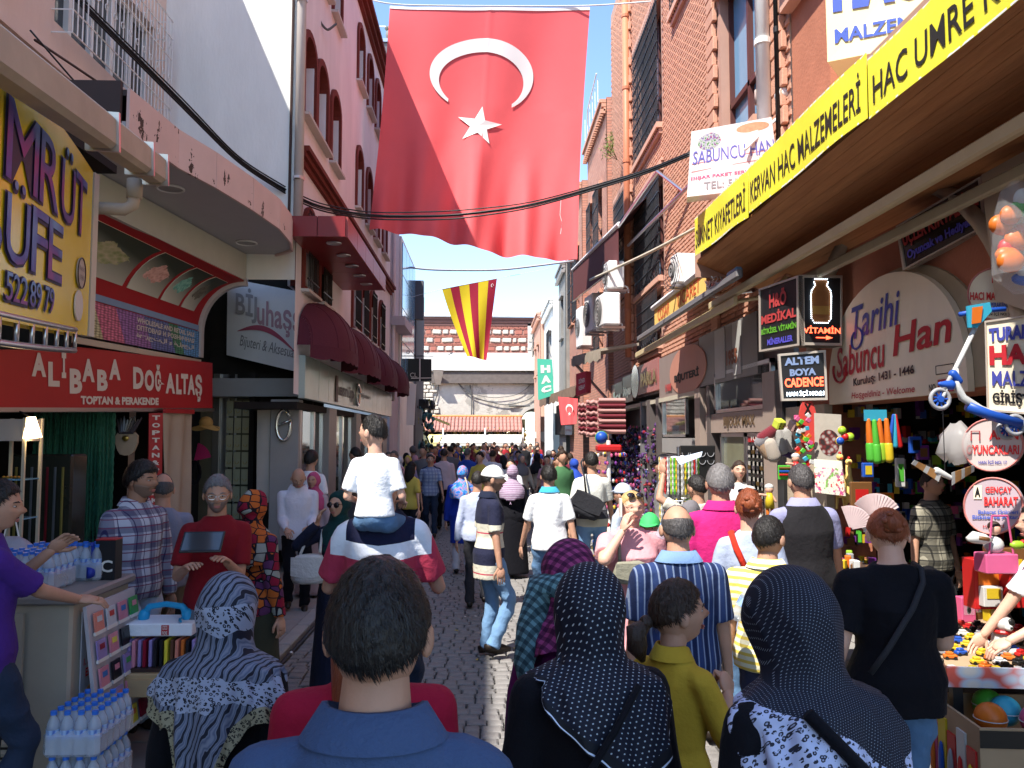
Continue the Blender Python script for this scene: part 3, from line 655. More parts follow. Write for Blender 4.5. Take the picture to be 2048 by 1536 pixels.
for i in range(1, 9):
    a, b = pl_[i], pl_[i+1]; 
    if i > 7: break
    g = G(); d = V((b[0]-a[0], b[1]-a[1], 0)); nn = V((d.y, -d.x, 0)).normalized()*.03; g.prism([V((*a, 4.53))+d*.004+nn, V((*b, 4.53))-d*.004+nn, V((*b, 4.90))-d*.004+nn, V((*a, 4.90))+d*.004+nn], -nn*.9); part(g, 'fascia_panel', CP, t)
g = G(); g.box((-3.8, 6.58, 4.75), (1.5, .04, .4)); part(g, 'end_panel', mat('dark_roofing', 0), t)
for q in ((-3.27, 8.2), (-3.18, 10.5)):
    g = G(); g.tube([(q[0], q[1], 4.548), (q[0], q[1], 4.565)], .13, 20); o = part(g, 'downlight', GRYP, t); g = G(); g.tube([(q[0]+.13*math.cos(k*.314), q[1]+.13*math.sin(k*.314), 4.548) for k in range(21)], .012, 5, False); g.obj('rim', WM, o)
# burgundy flat canopy with five downlights
BUR = mat('burgundy_panel', (.20, .012, .014), .35, var=.1, spec=.5)
t = thing('canopy', 'flat burgundy canopy with five round downlights on the pink house', 'canopy', (-2.7, 12.8, 4.72)); P2 = [(-2.69, 10.75), (-1.95, 10.75), (-1.9, 11.0), (-1.9, 14.8), (-3.5, 14.8), (-3.5, 12.4), (-2.69, 11.25)]
for a, b in ((10.75, 12.4), (12.41, 13.2), (13.21, 14.0), (14.01, 14.8)):
    g = G(); g.bb((-2.68 if a < 12 else -3.5, a, 4.72), (-1.93, b, 4.74)); part(g, 'soffit_panel', BUR, t)
for a in [10.75+.81*k for k in range(5)]: g = G(); g.bb((-1.93, a+.005, 4.70), (-1.90, a+.80, 4.98)); part(g, 'fascia_panel', mat('burgundy_fascia', (.34, .07, .065), .4), t)
for a, b in ((-2.68, -2.31), (-2.30, -1.93)): g = G(); g.bb((a, 10.72, 4.70), (b, 10.75, 4.98)); part(g, 'fascia_panel', BUR, t)
g = G(); g.bb((-3.4, 10.8, 4.96), (-1.93, 14.8, 4.99)); part(g, 'roof', BUR, t)
for k in range(5): g = G(); c = (-2.16, 11.15+.75*k, 4.715); g.tube([c, V(c)+V((0, 0, .01))], .10, 18); o = part(g, 'downlight', mat('lamp_lens', (.45, .4, .38), .3), t); g = G(); g.tube([(c[0]+.1*math.cos(q*.349), c[1]+.1*math.sin(q*.349), 4.712) for q in range(19)], .01, 5, False); g.obj('rim', MET, o)
# four dome awnings
AWN = mat('maroon_canvas', (.10, .018, .032), .85, var=.12, vs=3, bump=.2)
for k, (a, b, wd_) in enumerate(((11.35, 13.75, 'nearest'), (13.8, 16.7, 'second'), (16.75, 19.6, 'third'), (19.65, 22.3, 'farthest'))):
    t = thing('awning', f'{wd_} of the four maroon dome awnings on the pink house', 'awning', (-2.7, (a+b)/2, 3.3), group='maroon dome awnings in a row')
    def fn(u, v, a=a, b=b):
        th = v*math.pi/2; fa = abs(2*u-1)**3; pr = .60*(1-.72*fa); return V((pr*math.sin(th)+.02, (u-.5)*(b-a)*(1-.06*math.cos(th)), .74*math.cos(th)*(1-.45*fa)))
    g = G(); g.surf(fn, 24, 10, 0, .006); g.obj('canopy_cloth', AWN, t, True)
    for e in (0, 1):
        g = G(); g.add([(0, (e-.5)*(b-a), 0)]+[fn(e, v/8) for v in range(9)], [tuple([0]+list(range(1, 10)))]); g.obj('side_cloth', AWN, t)
    for q in range(7):
        g = G(); u = q/6*.98+.01; g.tube([fn(u, v/10)+V((.006, 0, .006)) for v in range(11)], .008, 5); g.obj('rib', AWN, t)
    def vf(u, v): p = fn(u, 1); return p+V((0, 0, -(.17+.03*abs(math.sin(u*26)))*v))
    g = G(); g.surf(vf, 104, 2, 0, .004); g.obj('valance', AWN, t)
    L = [vf(.80, 0)+V((.012, 0, -.03)), vf(.98, 0)+V((.012, 0, -.03)), vf(.98, 0)+V((.012, 0, -.15)), vf(.8, 0)+V((.012, 0, -.15))]
# shop front under the domes: pale green panels, lettering, pillars, glass
GP = mat('pale_green_panel', (.40, .46, .40), .25, var=.15, vs=2, spec=.6); SGR = mat('shop_glass', (.10, .14, .13), .05, var=.3, vs=2, spec=1.0, metal=.35)
t = thing('shop', 'shop front with pale green metal fascia and silver script lettering under the dome awnings', 'shop', (-2.7, 15, 0))
yy = 11.5; k = 0
while yy < 21.2: 
    d = (.95, .75, 1.3, .7)[k % 4]; g = G(); g.cb((-2.66, yy+d/2, 2.86), (.10, d-.012, .62), .006); part(g, 'fascia_panel', GP, t); yy += d; k += 1
g = G(); g.bb((-3.6, 11.5, 2.4), (-2.72, 21.5, 2.5)); g.bb((-3.9, 13.45, 0), (-3.8, 22, 2.55)); part(g, 'ceiling', DKI, t)
for a, b in ((12.0, 12.9), (12.95, 13.6), (14.3, 15.4), (15.45, 16.4), (17.6, 18.6)):
    g = G(); g.bb((-2.82, a, .15), (-2.80, b, 2.45)); o = part(g, 'window', SGR, t); g = G()
    for q in (a, b): g.bb((-2.84, q-.025, .1), (-2.77, q+.025, 2.48))
    g.bb((-2.84, a, 2.40), (-2.77, b, 2.48)); g.bb((-2.84, a, .0), (-2.77, b, .15)); g.obj('frame', MET, o)
for a, b in ((13.62, 14.28), (16.42, 17.0), (18.65, 19.6), (20.6, 21.4)): g = G(); g.cb((-2.74, (a+b)/2, 1.25), (.14, b-a, 2.48), .01); part(g, 'pillar', GRYP, t)
DQ = quadfn([V((-2.595, 14.0, 3.08)), V((-2.595, 17.9, 3.08)), V((-2.595, 17.9, 2.62)), V((-2.595, 14.0, 2.62))]); CHR = mat('chrome_letters', (.6, .62, .6), .2, metal=.8); LD = mat('letter_black', (.012, .012, .014), .5, var=0)
def lt(*a, **k): o = write(*a, **k); return o
for s_, bx in (('esnüp', (.02, .3, .42, .9)), ('bijuteri', (.62, .35, .98, .62))):
    o = write(s_, bx, DQ, (0, 0, 0), LD, t, .03); o.matrix_parent_inverse = Mx.Translation(-t.location)
g = G(); g.tube([DQ(.5+.05*math.cos(q*.55)*(1+q*.03), .5+.5*math.sin(q*.55)*(1-q*.02))+V((.02, 0, 0)) for q in range(12)], .03, 6); part(g, 'emblem', CHR, t)
g = G(); g.bb((-2.6, 13.75, 2.6), (-2.59, 13.95, 3.05)); part(g, 'plaque', BROWNM, t)
# ---------------------------------------------------------------- right: brick buildings
BRK = mat('red_brick', (.57, .30, .205), .85, var=.28, vs=6, bump=.3, bs=60); MOR = mat('brick_mortar', (.44, .26, .20), .95, var=.15); RPL = plaster('salmon_render', (.60, .34, .25)); ORP = mat('orange_pipe_paint', (.52, .19, .10), .5, var=.12)
WBR = mat('brown_window_frame', (.10, .035, .03), .5); IRN = mat('dark_iron', (.03, .03, .035), .55)
XR = 3.5
t = thing('building', 'red brick building with iron window grilles on the right side of the street', 'building', (XR, 14, 0)); tb = t
wr = [(9.9, 11.6, 6.1, 8.6), (15.6, 18.2, 8.3, 10.9), (15.6, 18.2, 5.2, 7.3), (15.9, 18.0, 3.9, 5.0), (19.6, 21.2, 5.6, 8.2), (12.6, 14.4, 9.9, 12.5)]
g = G(); wallgrid(g, XR, 8.9, 22, 3.3, 14, wr, .25); g.bb((XR+.02, 8.9, 13.9), (9, 22, 14)); g.bb((XR+.02, 21.98, 3.3), (9, 22, 14)); part(g, 'wall', MOR, t)
rng = np.random.RandomState(5); brs = []
z = 3.6; row = 0
while z < 13.6:
    y = 9.0-(row % 2)*.12
    while y < 21.8:
        a, b = y, y+.225
        if not any(h[0]-.1 < b and a < h[1]+.1 and h[2]-.02 < z+.065 and z < h[3]+.25 for h in wr) and not (18.6 < y < 19.2): brs.append((a, z))
        y += .24
    z += .078; row += 1
def brick(g, y, z, l=.225): 
    o = .018+.006*rng.rand(); x0, x1 = XR-.002, XR-o; b = .006
    g.add([(x0, y, z), (x0, y+l, z), (x0, y+l, z+.062), (x0, y, z+.062), (x1, y+b, z+b), (x1, y+l-b, z+b), (x1, y+l-b, z+.062-b), (x1, y+b, z+.062-b)], [(4, 5, 6, 7), (0, 1, 5, 4), (1, 2, 6, 5), (2, 3, 7, 6), (3, 0, 4, 7)])
brs.sort(key=lambda q: q[0]+abs(q[1]-6.5)*.8); rest = G(); bm_ = G(); brick(bm_, 0, 0); bme = bm_.mesh(BRK)
for i, (a, z) in enumerate(brs):
    if i < 290: o = link('brick', bme, t); o.location = (-XR*0, a-14, z)
    else: brick(rest, a, z)
for o in list(t.children):
    if o.name.startswith('brick'): o.location.x = -XR
part(rest, 'bricks', BRK, t, kind='stuff')
# brick quoin strip and flat bands
for y0 in (9.15, 11.9, 19.0):
    g = G(); z = 3.6; k = 0
    while z < 13.5: g.cb((XR-.05, y0, z+.11), (.07, .42 if k % 2 else .30, .205), .01); z += .225; k += 1
    part(g, 'quoins', BRK, t, kind='stuff')
for a, b, z0, z1 in wr:
    g = G(); g.bb((XR-.10, a-.08, z1+.02), (XR-.002, b+.08, z1+.20)); g.bb((XR-.06, a-.12, z1+.2), (XR-.002, b+.12, z1+.26)); part(g, 'lintel', RPL, t)
    g = G(); g.bb((XR-.14, a-.1, z0-.12), (XR-.002, b+.1, z0-.01)); g.bb((XR-.08, a-.06, z0-.22), (XR-.002, b+.06, z0-.12)); part(g, 'sill', RPL, t)
    g = G(); g.bb((XR+.2, a, z0), (XR+.22, b, z1)); wo = part(g, 'window', BG_ if a < 10 else GLS, t)
    g = G(); n = 3 if b-a > 1.8 else 2
    for k in range(n+1): y = a+(b-a)*k/n; g.bb((XR+.13, y-.04, z0), (XR+.20, y+.04, z1))
    for z in (z0, z0+(z1-z0)*.33, z1): g.bb((XR+.13, a, z-.04), (XR+.20, b, z+.04))
    g.obj('frame', WBR, wo)
    if a > 12:
        g = G(); n = int((b-a)/.12)
        for k in range(n+1): y = a+(b-a)*k/n; g.tube([(XR-.10, y, z0-.15), (XR-.10, y, z1+.1)], .011, 4)
        z = z0
        while z < z1: g.bb((XR-.115, a-.03, z), (XR-.085, b+.03, z+.022)); z += .28
        for k in range(n//2): g.tube([(XR-.12, a+.12+.24*k+.09*math.cos(q), z0+.02+.09*math.sin(q)) for q in np.linspace(0, 6.3, 9)], .008, 4)
        part(g, 'grille', IRN, t)
def pipe(y, x, r, z0, z1, m, label, cl_=3):
    g = G(); g.tube([(x, y, z0), (x, y, z1)], r, 12); o = g.obj('rain_pipe', m, None, True, label=label, cat='pipe')
    for k in range(cl_): z = z0+(z1-z0)*(k+.6)/cl_; g = G(); g.tube([(x, y, z), (x, y, z+.07)], r*1.18, 12); g.obj('collar', m, o)
    return o
pipe(18.9, XR-.14, .085, 3.9, 13, ORP, 'orange rain pipe running up the brick building beside the barred windows', 5)
pipe(9.35, XR-.16, .085, 5.2, 13, mat('white_pipe', (.72, .72, .70), .5), 'white rain pipe on the near corner of the brick building')
pipe(9.05, XR-.10, .03, 5.2, 13, BLKM, 'thin black cable duct beside the white rain pipe')
# near right building: salmon render with arched stone mouldings
t = thing('building', 'salmon rendered old building above the bazaar entrance on the near right', 'building', (XR, 5, 0))
g = G(); wallgrid(g, XR+.02, 1.0, 8.9, 0, 13, [(4.6, 8.25, 0, 2.33), (1.2, 4.2, 0, 2.6), (6.6, 7.9, 5.3, 7.2)], .5); part(g, 'wall', mat('terracotta_plaster', (.44, .17, .10), .9, var=.25, vs=2, bump=.3, bs=25), t)
STN = mat('cream_moulding', (.45, .37, .27), .8, var=.3, vs=4, bump=.3)
g = G(); R_ = 1.75; g.tube([(XR-.03, 6.75+R_*math.cos(a), 2.35+1.75*math.sin(a)) for a in np.linspace(.15, 2.99, 26)], .065, 6); part(g, 'arch_moulding', STN, t, True)
g = G(); g.cb((XR-.06, 6.75, 4.15), (.16, .34, .42), .03); part(g, 'keystone', STN, t)
for y in (8.55, 4.45): g = G(); g.cb((XR-.02, y, 1.15), (.10, .28, 2.3), .02); part(g, 'jamb', STN, t)
g = G(); g.bb((XR+.02, .9, 6.9), (XR-.12, 8.88, 7.15)); g.bb((XR+.02, .9, 7.15), (XR-.2, 8.88, 7.25)); part(g, 'cornice', RPL, t)
g = G(); g.bb((XR+.35, 6.6, 5.3), (XR+.37, 7.9, 7.2)); wo = part(g, 'window', WALLW, t)
g = G(); g.bb((3.52, 1.0, 13), (9, 8.88, 13.2)); part(g, 'roof', MOR, t)
# dark passage and shop interiors behind the openings
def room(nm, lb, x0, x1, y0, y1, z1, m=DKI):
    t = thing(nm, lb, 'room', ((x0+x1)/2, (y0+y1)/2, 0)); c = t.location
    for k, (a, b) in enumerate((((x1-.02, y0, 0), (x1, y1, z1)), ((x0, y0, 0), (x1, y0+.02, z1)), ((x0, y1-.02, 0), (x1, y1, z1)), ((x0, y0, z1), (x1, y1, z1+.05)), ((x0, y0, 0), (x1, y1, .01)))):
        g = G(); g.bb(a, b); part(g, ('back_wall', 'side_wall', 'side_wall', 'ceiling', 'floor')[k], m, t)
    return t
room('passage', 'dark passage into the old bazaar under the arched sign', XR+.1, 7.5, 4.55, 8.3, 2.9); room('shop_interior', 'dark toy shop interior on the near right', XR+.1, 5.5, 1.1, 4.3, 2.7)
# timber soffit canopy with the yellow banner
WD = mat('brown_timber', (.26, .11, .045), .7, pat=lambda n: n.mix(n.noise(n.map(n.co(), (9, .6, 9)), 2.2, 4, .6), (.30, .11, .035), (.66, .31, .12)), var=.15, vs=3, bump=.3, bs=12, stretch=(6, .5, 6))
t = thing('canopy', 'timber lined canopy carrying the yellow banner on the right', 'canopy', (2.6, 6, 4.1))
for k in range(11):
    u0, u1 = k/11, (k+1)/11; f = lambda u: (2.62+.90*u, 4.18-.10*math.sin(u*math.pi)*1.0-.36*u*u)
    a, b = f(u0), f(u1); g = G(); g.prism([(a[0]+.004, 1.0, a[1]), (b[0], 1.0, b[1]), (b[0], 1.0, b[1]+.03), (a[0]+.004, 1.0, a[1]+.03)], (0, 8.9, 0)); part(g, 'board', WD, t)
g = G(); g.bb((2.62, 1, 4.56), (3.5, 9.9, 4.62)); g.bb((2.62, 9.86, 4.0), (3.5, 9.92, 4.6)); part(g, 'roof', MOR, t)
YEL = mat('yellow_vinyl', (.86, .78, .05), .45, var=.14, vs=2.5, bump=.25, bs=4, spec=.4); BT = mat('banner_black', (.02, .018, .015), .6, var=0); WTX = mat('white_print', (.78, .78, .76), .6, var=0); RTX = mat('red_print', (.60, .03, .03), .6, var=0); BTX = mat('blue_print', (.05, .10, .42), .6, var=0)
t = thing('banner', 'long yellow banner with black lettering along the edge of the timber canopy', 'banner', (2.6, 6, 4.4))
for a, b, s_, z0, z1 in ((9.75, 7.72, 'SÜNNET KIYAFETLERİ', 4.24, 4.72), (7.70, 5.23, 'KERVAN HAC MALZEMELERİ', 4.20, 4.66), (5.21, 2.6, 'HAC UMRE KIYAFETLERİ', 4.14, 4.56)):
    L_ = lambda u, v, a=a, b=b, z0=z0, z1=z1: V((2.585-.012*math.sin(u*9)*v, a+(b-a)*u, z1+(z0-z1)*v-.01*math.sin(u*7)-(.07 if a > 9 else .04)*u))
    g = G(); g.surf(L_, 30, 4, 0, .006); part(g, 'cloth', YEL, t)
    o = write(s_, (.03, .20, .97, .82), L_, (-.012, 0, 0), BT, t, .006); o.matrix_parent_inverse = Mx.Translation(-t.location)
    for v0 in (0, .97): g = G(); g.surf(lambda u, v: L_(u, v0+v*.03)+V((-.004, 0, 0)), 20, 1, 0, .002); part(g, 'edge_strip', WTX, t)
# lower folding awnings: cassette bars, arms, rolled cloth
CRE = mat('cream_awning_metal', (.55, .45, .26), .5, var=.15, vs=5); OCH = mat('ochre_canvas', (.55, .28, .10), .85, var=.15); GRM = mat('grey_awning_rail', (.17, .165, .17), .5, var=.15)
t = thing('awning', 'rolled awning with a long cream front bar over the toy shops on the right', 'awning', (2.95, 7, 3.7))
g = G(); g.cb((2.95, 6.2, 3.72), (.07, 8.4, .10), .015); part(g, 'front_bar', CRE, t)
g = G(); g.surf(lambda u, v: V((2.95+.55*v, 2+8.4*u, 3.78+.25*v-.03*math.sin(v*3.1))), 6, 6, 0, .004); part(g, 'canvas', mat('rust_canvas', (.28, .085, .04), .85), t)
g = G(); g.cb((3.2, 5.4, 3.58), (.06, 6.8, .09), .012); part(g, 'rear_bar', mat('old_cream_metal', (.36, .31, .20), .6, var=.25), t)
g = G(); g.cb((3.2, 8.9, 3.6), (.12, .12, .14), .02); g.tube([(3.48, 9, 3.9), (3.25, 9, 3.62), (2.97, 10.2, 3.7)], .025, 8); part(g, 'arm', CRE, t)
t = thing('awning', 'awning with grey front rail and ochre underside over the jewellery shop', 'awning', (2.85, 11.5, 3.9))
g = G(); g.cb((2.78, 11.6, 3.80), (.07, 5.9, .09), .015); part(g, 'front_rail', GRM, t)
g = G(); g.cb((2.80, 8.9, 3.83), (.09, .35, .13), .02); part(g, 'end_cap', mat('blue_grey_plastic', (.10, .16, .24), .5), t)
g = G(); g.cb((2.92, 12.4, 3.60), (.05, 6.3, .10), .01); part(g, 'lower_bar', CRE, t)
g = G()
for k in range(30): g.bb((2.755, 9+k*.18, 3.77), (2.78, 9.09+k*.18, 3.83))
part(g, 'track_teeth', MET, t, kind='stuff')
g = G(); g.tube([(2.8, 10.6, 3.86), (3.15, 10.9, 3.95), (3.45, 10.2, 3.9)], .03, 8); part(g, 'arm', MET, t)
def coil(t, c, r, n, m, nm='cable_knot'):
    g = G(); rr = np.random.RandomState(n)
    for k in range(n): p = rr.rand(4)*6.28; g.tube([V(c)+V((r*math.sin(a+p[0])*.6, r*1.3*math.cos(a*1.0+p[1]), r*math.sin(a*2+p[2])*.6)) for a in np.linspace(0, 5.5, 14)], .006, 4)
    return part(g, nm, m, t)
coil(t, (2.85, 9.9, 3.92), .12, 6, MET)
# yellow valance with red lettering
YO = mat('yellow_orange_canvas', (.80, .52, .14), .8, var=.1)
t = thing('awning', 'small awning with yellow valance reading COSAR TICARET', 'awning', (2.9, 12, 4.1))
Lf = lambda u, v: V((2.88+.01*math.sin(u*12)*v, 13.6+(10.35-13.6)*u, 4.20-.30*v)); g = G(); g.surf(Lf, 20, 3, 0, .006); part(g, 'valance', YO, t)
g = G(); g.surf(lambda u, v: V((2.88+.6*v, 13.6-3.25*u, 4.25+.28*v)), 8, 4, 0, .005); part(g, 'canvas', OCH, t)
g = G(); g.tube([(2.87, 13.7, 4.23), (2.87, 10.25, 4.23)], .045, 10); part(g, 'roller', WM, t)
for s_, bx in (('COSAR', (.08, .2, .36, .85)), ('TICARET', (.5, .15, .92, .8))): o = write(s_, bx, Lf, (-.012, 0, 0), mat('red_orange_print', (.62, .10, .03), .7, var=0), t, .01); o.matrix_parent_inverse = Mx.Translation(-t.location)
# maroon valance further up
t = thing('awning', 'maroon fabric awning with pale roller bar high on the brick building', 'awning', (2.7, 19, 6.4)); MAR = mat('maroon_brown_canvas', (.115, .035, .035), .85, var=.12)
a_, b_ = V((2.78, 16.7, 6.46)), V((2.32, 21.4, 6.50))
Lf = lambda u, v: b_.lerp(a_, u)+V((.0, 0, -.82*v+.03*math.sin(u*9)*v)); g = G(); g.surf(Lf, 20, 4, 0, .008); part(g, 'valance', MAR, t)
g = G(); g.surf(lambda u, v: b_.lerp(a_, u).lerp(V((XR, 21.4+(16.7-21.4)*u, 7.2)), v)+V((0, 0, .04)), 10, 4, 0, .006); part(g, 'canvas', MAR, t)
g = G(); g.tube([b_+V((0, .1, .04)), a_+V((0, -.1, .04))], .055, 10); part(g, 'roller', WM, t)
g = G(); g.tube([b_+V((0, .0, -.83)), a_+V((0, -.1, -.83))], .02, 6); g.tube([a_+V((0, -.02, 0)), V((3.2, 14.7, 7.0)), V((XR, 14.0, 6.4))], .035, 8); g.tube([a_+V((.2, -.02, -.4)), V((XR, 12.6, 6.3))], .03, 8); part(g, 'arm', MET, t)
# set-back brick buildings behind, smaller each time
def facade(lb, y0, y1, X, zt, m, wins, seed, trim=BRK, bars=True):
    t = thing('building', lb, 'building', (X, (y0+y1)/2, 0)); g = G(); wallgrid(g, X, y0, y1, 0, zt, wins, .2); g.bb((X+.01, y0, zt), (8, y1, zt+.05)); g.bb((X+.02, y1-.02, 0), (8, y1, zt)); g.bb((X+.02, y0, 3), (8, y0+.02, zt)); part(g, 'wall', m, t)
    for k in range(3): g = G(); g.bb((X-.07-.06*k, y0, zt-.35+.12*k), (X, y1, zt-.25+.12*k)); part(g, 'cornice', trim, t)
    g = G(); y = y0
    while y < y1: g.bb((X-.16, y, zt-.42), (X-.02, y+.09, zt-.30)); y += .19
    part(g, 'dentils', trim, t, kind='stuff')
    for a, b, z0, z1 in wins:
        g = G(); g.bb((X+.15, a, z0), (X+.17, b, z1)); wo = part(g, 'window', GLS, t); g = G(); g.bb((X+.1, a, (z0+z1)/2-.03), (X+.15, b, (z0+z1)/2+.03)); g.bb((X+.1, (a+b)/2-.03, z0), (X+.15, (a+b)/2+.03, z1)); g.obj('frame', WBR, wo)
        g = G(); g.bb((X-.1, a-.1, z1), (X, b+.1, z1+.12)); g.obj('lintel', trim, wo); g = G(); g.bb((X-.1, a-.1, z0-.1), (X, b+.1, z0)); g.obj('sill', trim, wo)
        if bars:
            g = G(); n = max(3, int((b-a)/.16))
            for k in range(n+1): y = a+(b-a)*k/n; g.tube([(X-.12, y, z0-.1), (X-.12, y, z1+.05)], .013, 4)
            for q in range(5): z = z0+(z1-z0)*q/4; g.bb((X-.135, a, z), (X-.105, b, z+.03))
            g.obj('bars', IRN, wo)
    return t
def brickpat(n):
    p = n.xyz(n.co()); c = n.nd('ShaderNodeCombineXYZ'); n.put(c.inputs[0], p[1]); n.put(c.inputs[1], p[2])
    b = n.nd('ShaderNodeTexBrick'); n.put(b.inputs['Vector'], c.outputs[0]); b.inputs['Scale'].default_value = 1; b.inputs['Brick Width'].default_value = .24; b.inputs['Row Height'].default_value = .085; b.inputs['Mortar Size'].default_value = .012
    n.put(b.inputs['Color1'], (.54, .27, .19)); n.put(b.inputs['Color2'], (.46, .20, .14)); n.put(b.inputs['Mortar'], (.32, .18, .14)); return b.outputs[0]
BP = mat('far_brick', 0, .9, pat=brickpat, var=.25, vs=1.5, bump=.4, bs=30)
facade('second brick building with dentil cornice along the right side', 22.05, 26.3, 3.35, 11.6, BP, [(23, 24.2, 7.2, 9.4), (23, 24.2, 4.6, 6.2), (24.9, 25.8, 7.2, 9.4)], 1)
facade('lower brick building with pale coping, third along the right side', 26.35, 30.5, 3.15, 10.6, BP, [(27.2, 28.4, 6.2, 8.6), (29.0, 30.0, 6.2, 8.6)], 2)
t = facade('old grey stone house with open casement near the far end of the right side', 30.55, 33.4, 3.0, 8.8, mat('grey_stone', (.26, .25, .23), .95, var=.35, vs=3, bump=.5, bs=14), [(31.4, 32.4, 6.0, 7.6)], 3, GRYP, False)
facade('white plastered building with bars and air conditioners on the right', 33.45, 38.5, 2.75, 7.9, WALLW, [(34.2, 35.6, 4.6, 6.6)], 4, WALLW)
facade('pink rendered end building on the right beside the green sign', 38.55, 43.5, 2.55, 8.1, RPL, [(39.5, 40.3, 5.2, 6.6), (41.6, 42.4, 5.2, 6.6)], 5, RPL, False)
g = G(); g.tube([(3.2, 25, 11.7), (3.1, 24.2, 12.2), (3.1, 22.2, 12.4)], .02, 5)
for k in range(6): g.tube([(3.15, 22.3+k*.6, 11.6), (3.15, 22.3+k*.6, 12.3)], .012, 4)
g.obj('roof_railing', WM, None, label='thin metal roof railing on top of the second brick building', cat='railing')
# weeds growing on the ledge by the orange pipe
g = G(); rr = np.random.RandomState(2)
for k in range(220):
    a, e = rr.rand()*6.28, rr.rand()*1.5; r = .12+.28*rr.rand(); c = V((3.2, 19.9, 9.3)); p = c+V((-abs(math.cos(a))*math.cos(e)*r, math.sin(a)*math.cos(e)*r*.9, math.sin(e)*r*1.6-.25*rr.rand())); d = V(rr.normal(size=3)).normalized()*.045; q = d.orthogonal().normalized()*.015; g.add([p-d, p+q, p+d, p-q], [(0, 1, 2, 3)])
t = thing('plant', 'tuft of green weeds growing out of the brick cornice beside the orange pipe', 'plant', (0, 0, 0)); g.obj('leaves', mat('weed_green', (.13, .20, .04), .8, var=.3, vs=12), t, kind='stuff')
g = G()
for k in range(8): g.tube([(3.3, 19.9, 9.05), (3.15-.03*k, 19.7+.06*k, 9.3+.05*(k % 3))], .006, 4)
g.obj('stem', mat('weed_stem', (.10, .09, .03), .8), t)
# white sagging hose between the buildings
g = G(); g.tube([W(1283, 120, Y=22), W(1262, 160, Y=22), W(1246, 190, Y=22.1), W(1248, 225, Y=22.3), W(1268, 262, Y=22.6)], .03, 8); g.obj('cable', WM, None, True, label='thick white cable hanging in a bow between the brick buildings', cat='cable')
# air conditioners
def aircon(px, py, Y, w_, h, lb):
    p = W(px, py, Y=Y); t = thing('air_conditioner', lb, 'air conditioner', p, -1.45, group='air conditioners on the right facades'); g = G(); g.cb((0, 0, 0), (w_, .36, h), .03); g.obj('casing', WM, t)
    g = G(); g.tube([(-w_*.15, -.185, 0), (-w_*.15, -.20, 0)], min(w_, h)*.40, 24); o = g.obj('fan_guard', GRYP, t)
    g = G()
    for k in range(5): g.tube([(-w_*.15+(.07*k+.03)*math.cos(a), -.205, (.07*k+.03)*math.sin(a)) for a in np.linspace(0, 6.283, 20)], .005, 4, False)
    g.obj('wire', BLKM, o)
    g = G()
    for k in range(3): g.bb((-w_/2-.006, -.08, h*.1*k), (-w_/2+.004, .08, h*.1*k+.02))
    g.obj('vent', BLKM, t)
    g = G()
    for e in (-1, 1): g.bb((e*w_*.3-.02, -.2, -h/2-.05), (e*w_*.3+.02, .3, -h/2-.005))
    g.obj('bracket', MET, t)
    g = G(); g.tube([(0, .18, -h*.3), (0, .3, -h*.4), (0, .32, -h*.6)], .02, 6); g.obj('pipe', WTX, t)
aircon(1228, 552, 17.0, .40, .6, 'uppermost white air conditioner on the brick wall'); aircon(1216, 622, 16.6, .70, .68, 'large white air conditioner below the uppermost one, nearest the shop sign')
aircon(1190, 628, 20, .8, .95, 'white air conditioner left of the largest one'); aircon(1168, 655, 25, .7, 1.25, 'tall pale air conditioner farthest along the facade')
aircon(1370, 540, 11.5, .28, .45, 'grey box unit beside the yellow banner end')
# ---------------------------------------------------------------- the left shops: stone shop with its red sign, cove and beads
RED = mat('red_sign', (.42, .018, .022), .4, var=.22, vs=1.6, bump=.08, bs=3, spec=.5); PRN = mat('off_white_print', (.68, .64, .58), .6, var=0)
RV = mat('red_vinyl_cove', (.40, .01, .014), .5, var=.08, vs=2)
t = thing('sign', 'red ALIBABA DOĞALTAŞ shop sign with wavy white letters', 'sign', W(212, 750, Y=9.3)); T0 = t
c = [W(-95, 664, Y=6.8), W(425, 726, Y=11.2), W(425, 818, Y=11.2), W(-95, 817, Y=6.8)]; q = quadfn([V(x)-t.location for x in c]); nn = normal(c)
g = G(); g.prism([q(0, 0), q(1, 0), q(1, 1), q(0, 1)], -nn*.12); g.obj('panel', RED, t)
g = G(); g.prism([q(0, .985)+nn*.03, q(1, .985)+nn*.03, q(1, 1.05)+nn*.03, q(0, 1.05)+nn*.03], -nn*.16); g.obj('rail', MET, t)
def proj(p): d = V(p)-V((0, 0, CH)); return 1024+F*d.dot(RT)/d.dot(FW)
def upx(fn, org, px, v=.5):                                           # how far along a receding board a place seen in the photograph lies
    a, b = -.5, 1.5
    for _ in range(40):
        m = (a+b)/2
        if proj(fn(m, v)+org) < px: a = m
        else: b = m
    return a
def letters(s_, xs, vs__, fn, org, off, m, t, bold=.04, name='letter'):
    for i, ch_ in enumerate(s_):
        if ch_ == ' ': continue
        v0, v1 = vs__[i] if isinstance(vs__[0], tuple) else vs__; write(ch_, (upx(fn, org, xs[i][0]), v0, upx(fn, org, xs[i][1]), v1), fn, off, m, t, bold, name=name)
letters('ALİBABA', [(62, 91), (95, 118), (122, 131), (138, 163), (163, 188), (193, 214), (217, 240)], [(.16, .52), (.28, .66), (.02, .52), (.36, .76), (.18, .56), (.34, .70), (.14, .50)], q, T0.location, nn*.008, PRN, t, .05)
letters('DOĞALTAŞ', [(265, 286), (288, 307), (309, 328), (330, 349), (351, 362), (361, 375), (374, 389), (389, 403)], [(.24, .64), (.27, .67), (.16, .67), (.30, .70), (.31, .71), (.29, .70), (.30, .71), (.28, .85)], q, T0.location, nn*.008, PRN, t, .05)
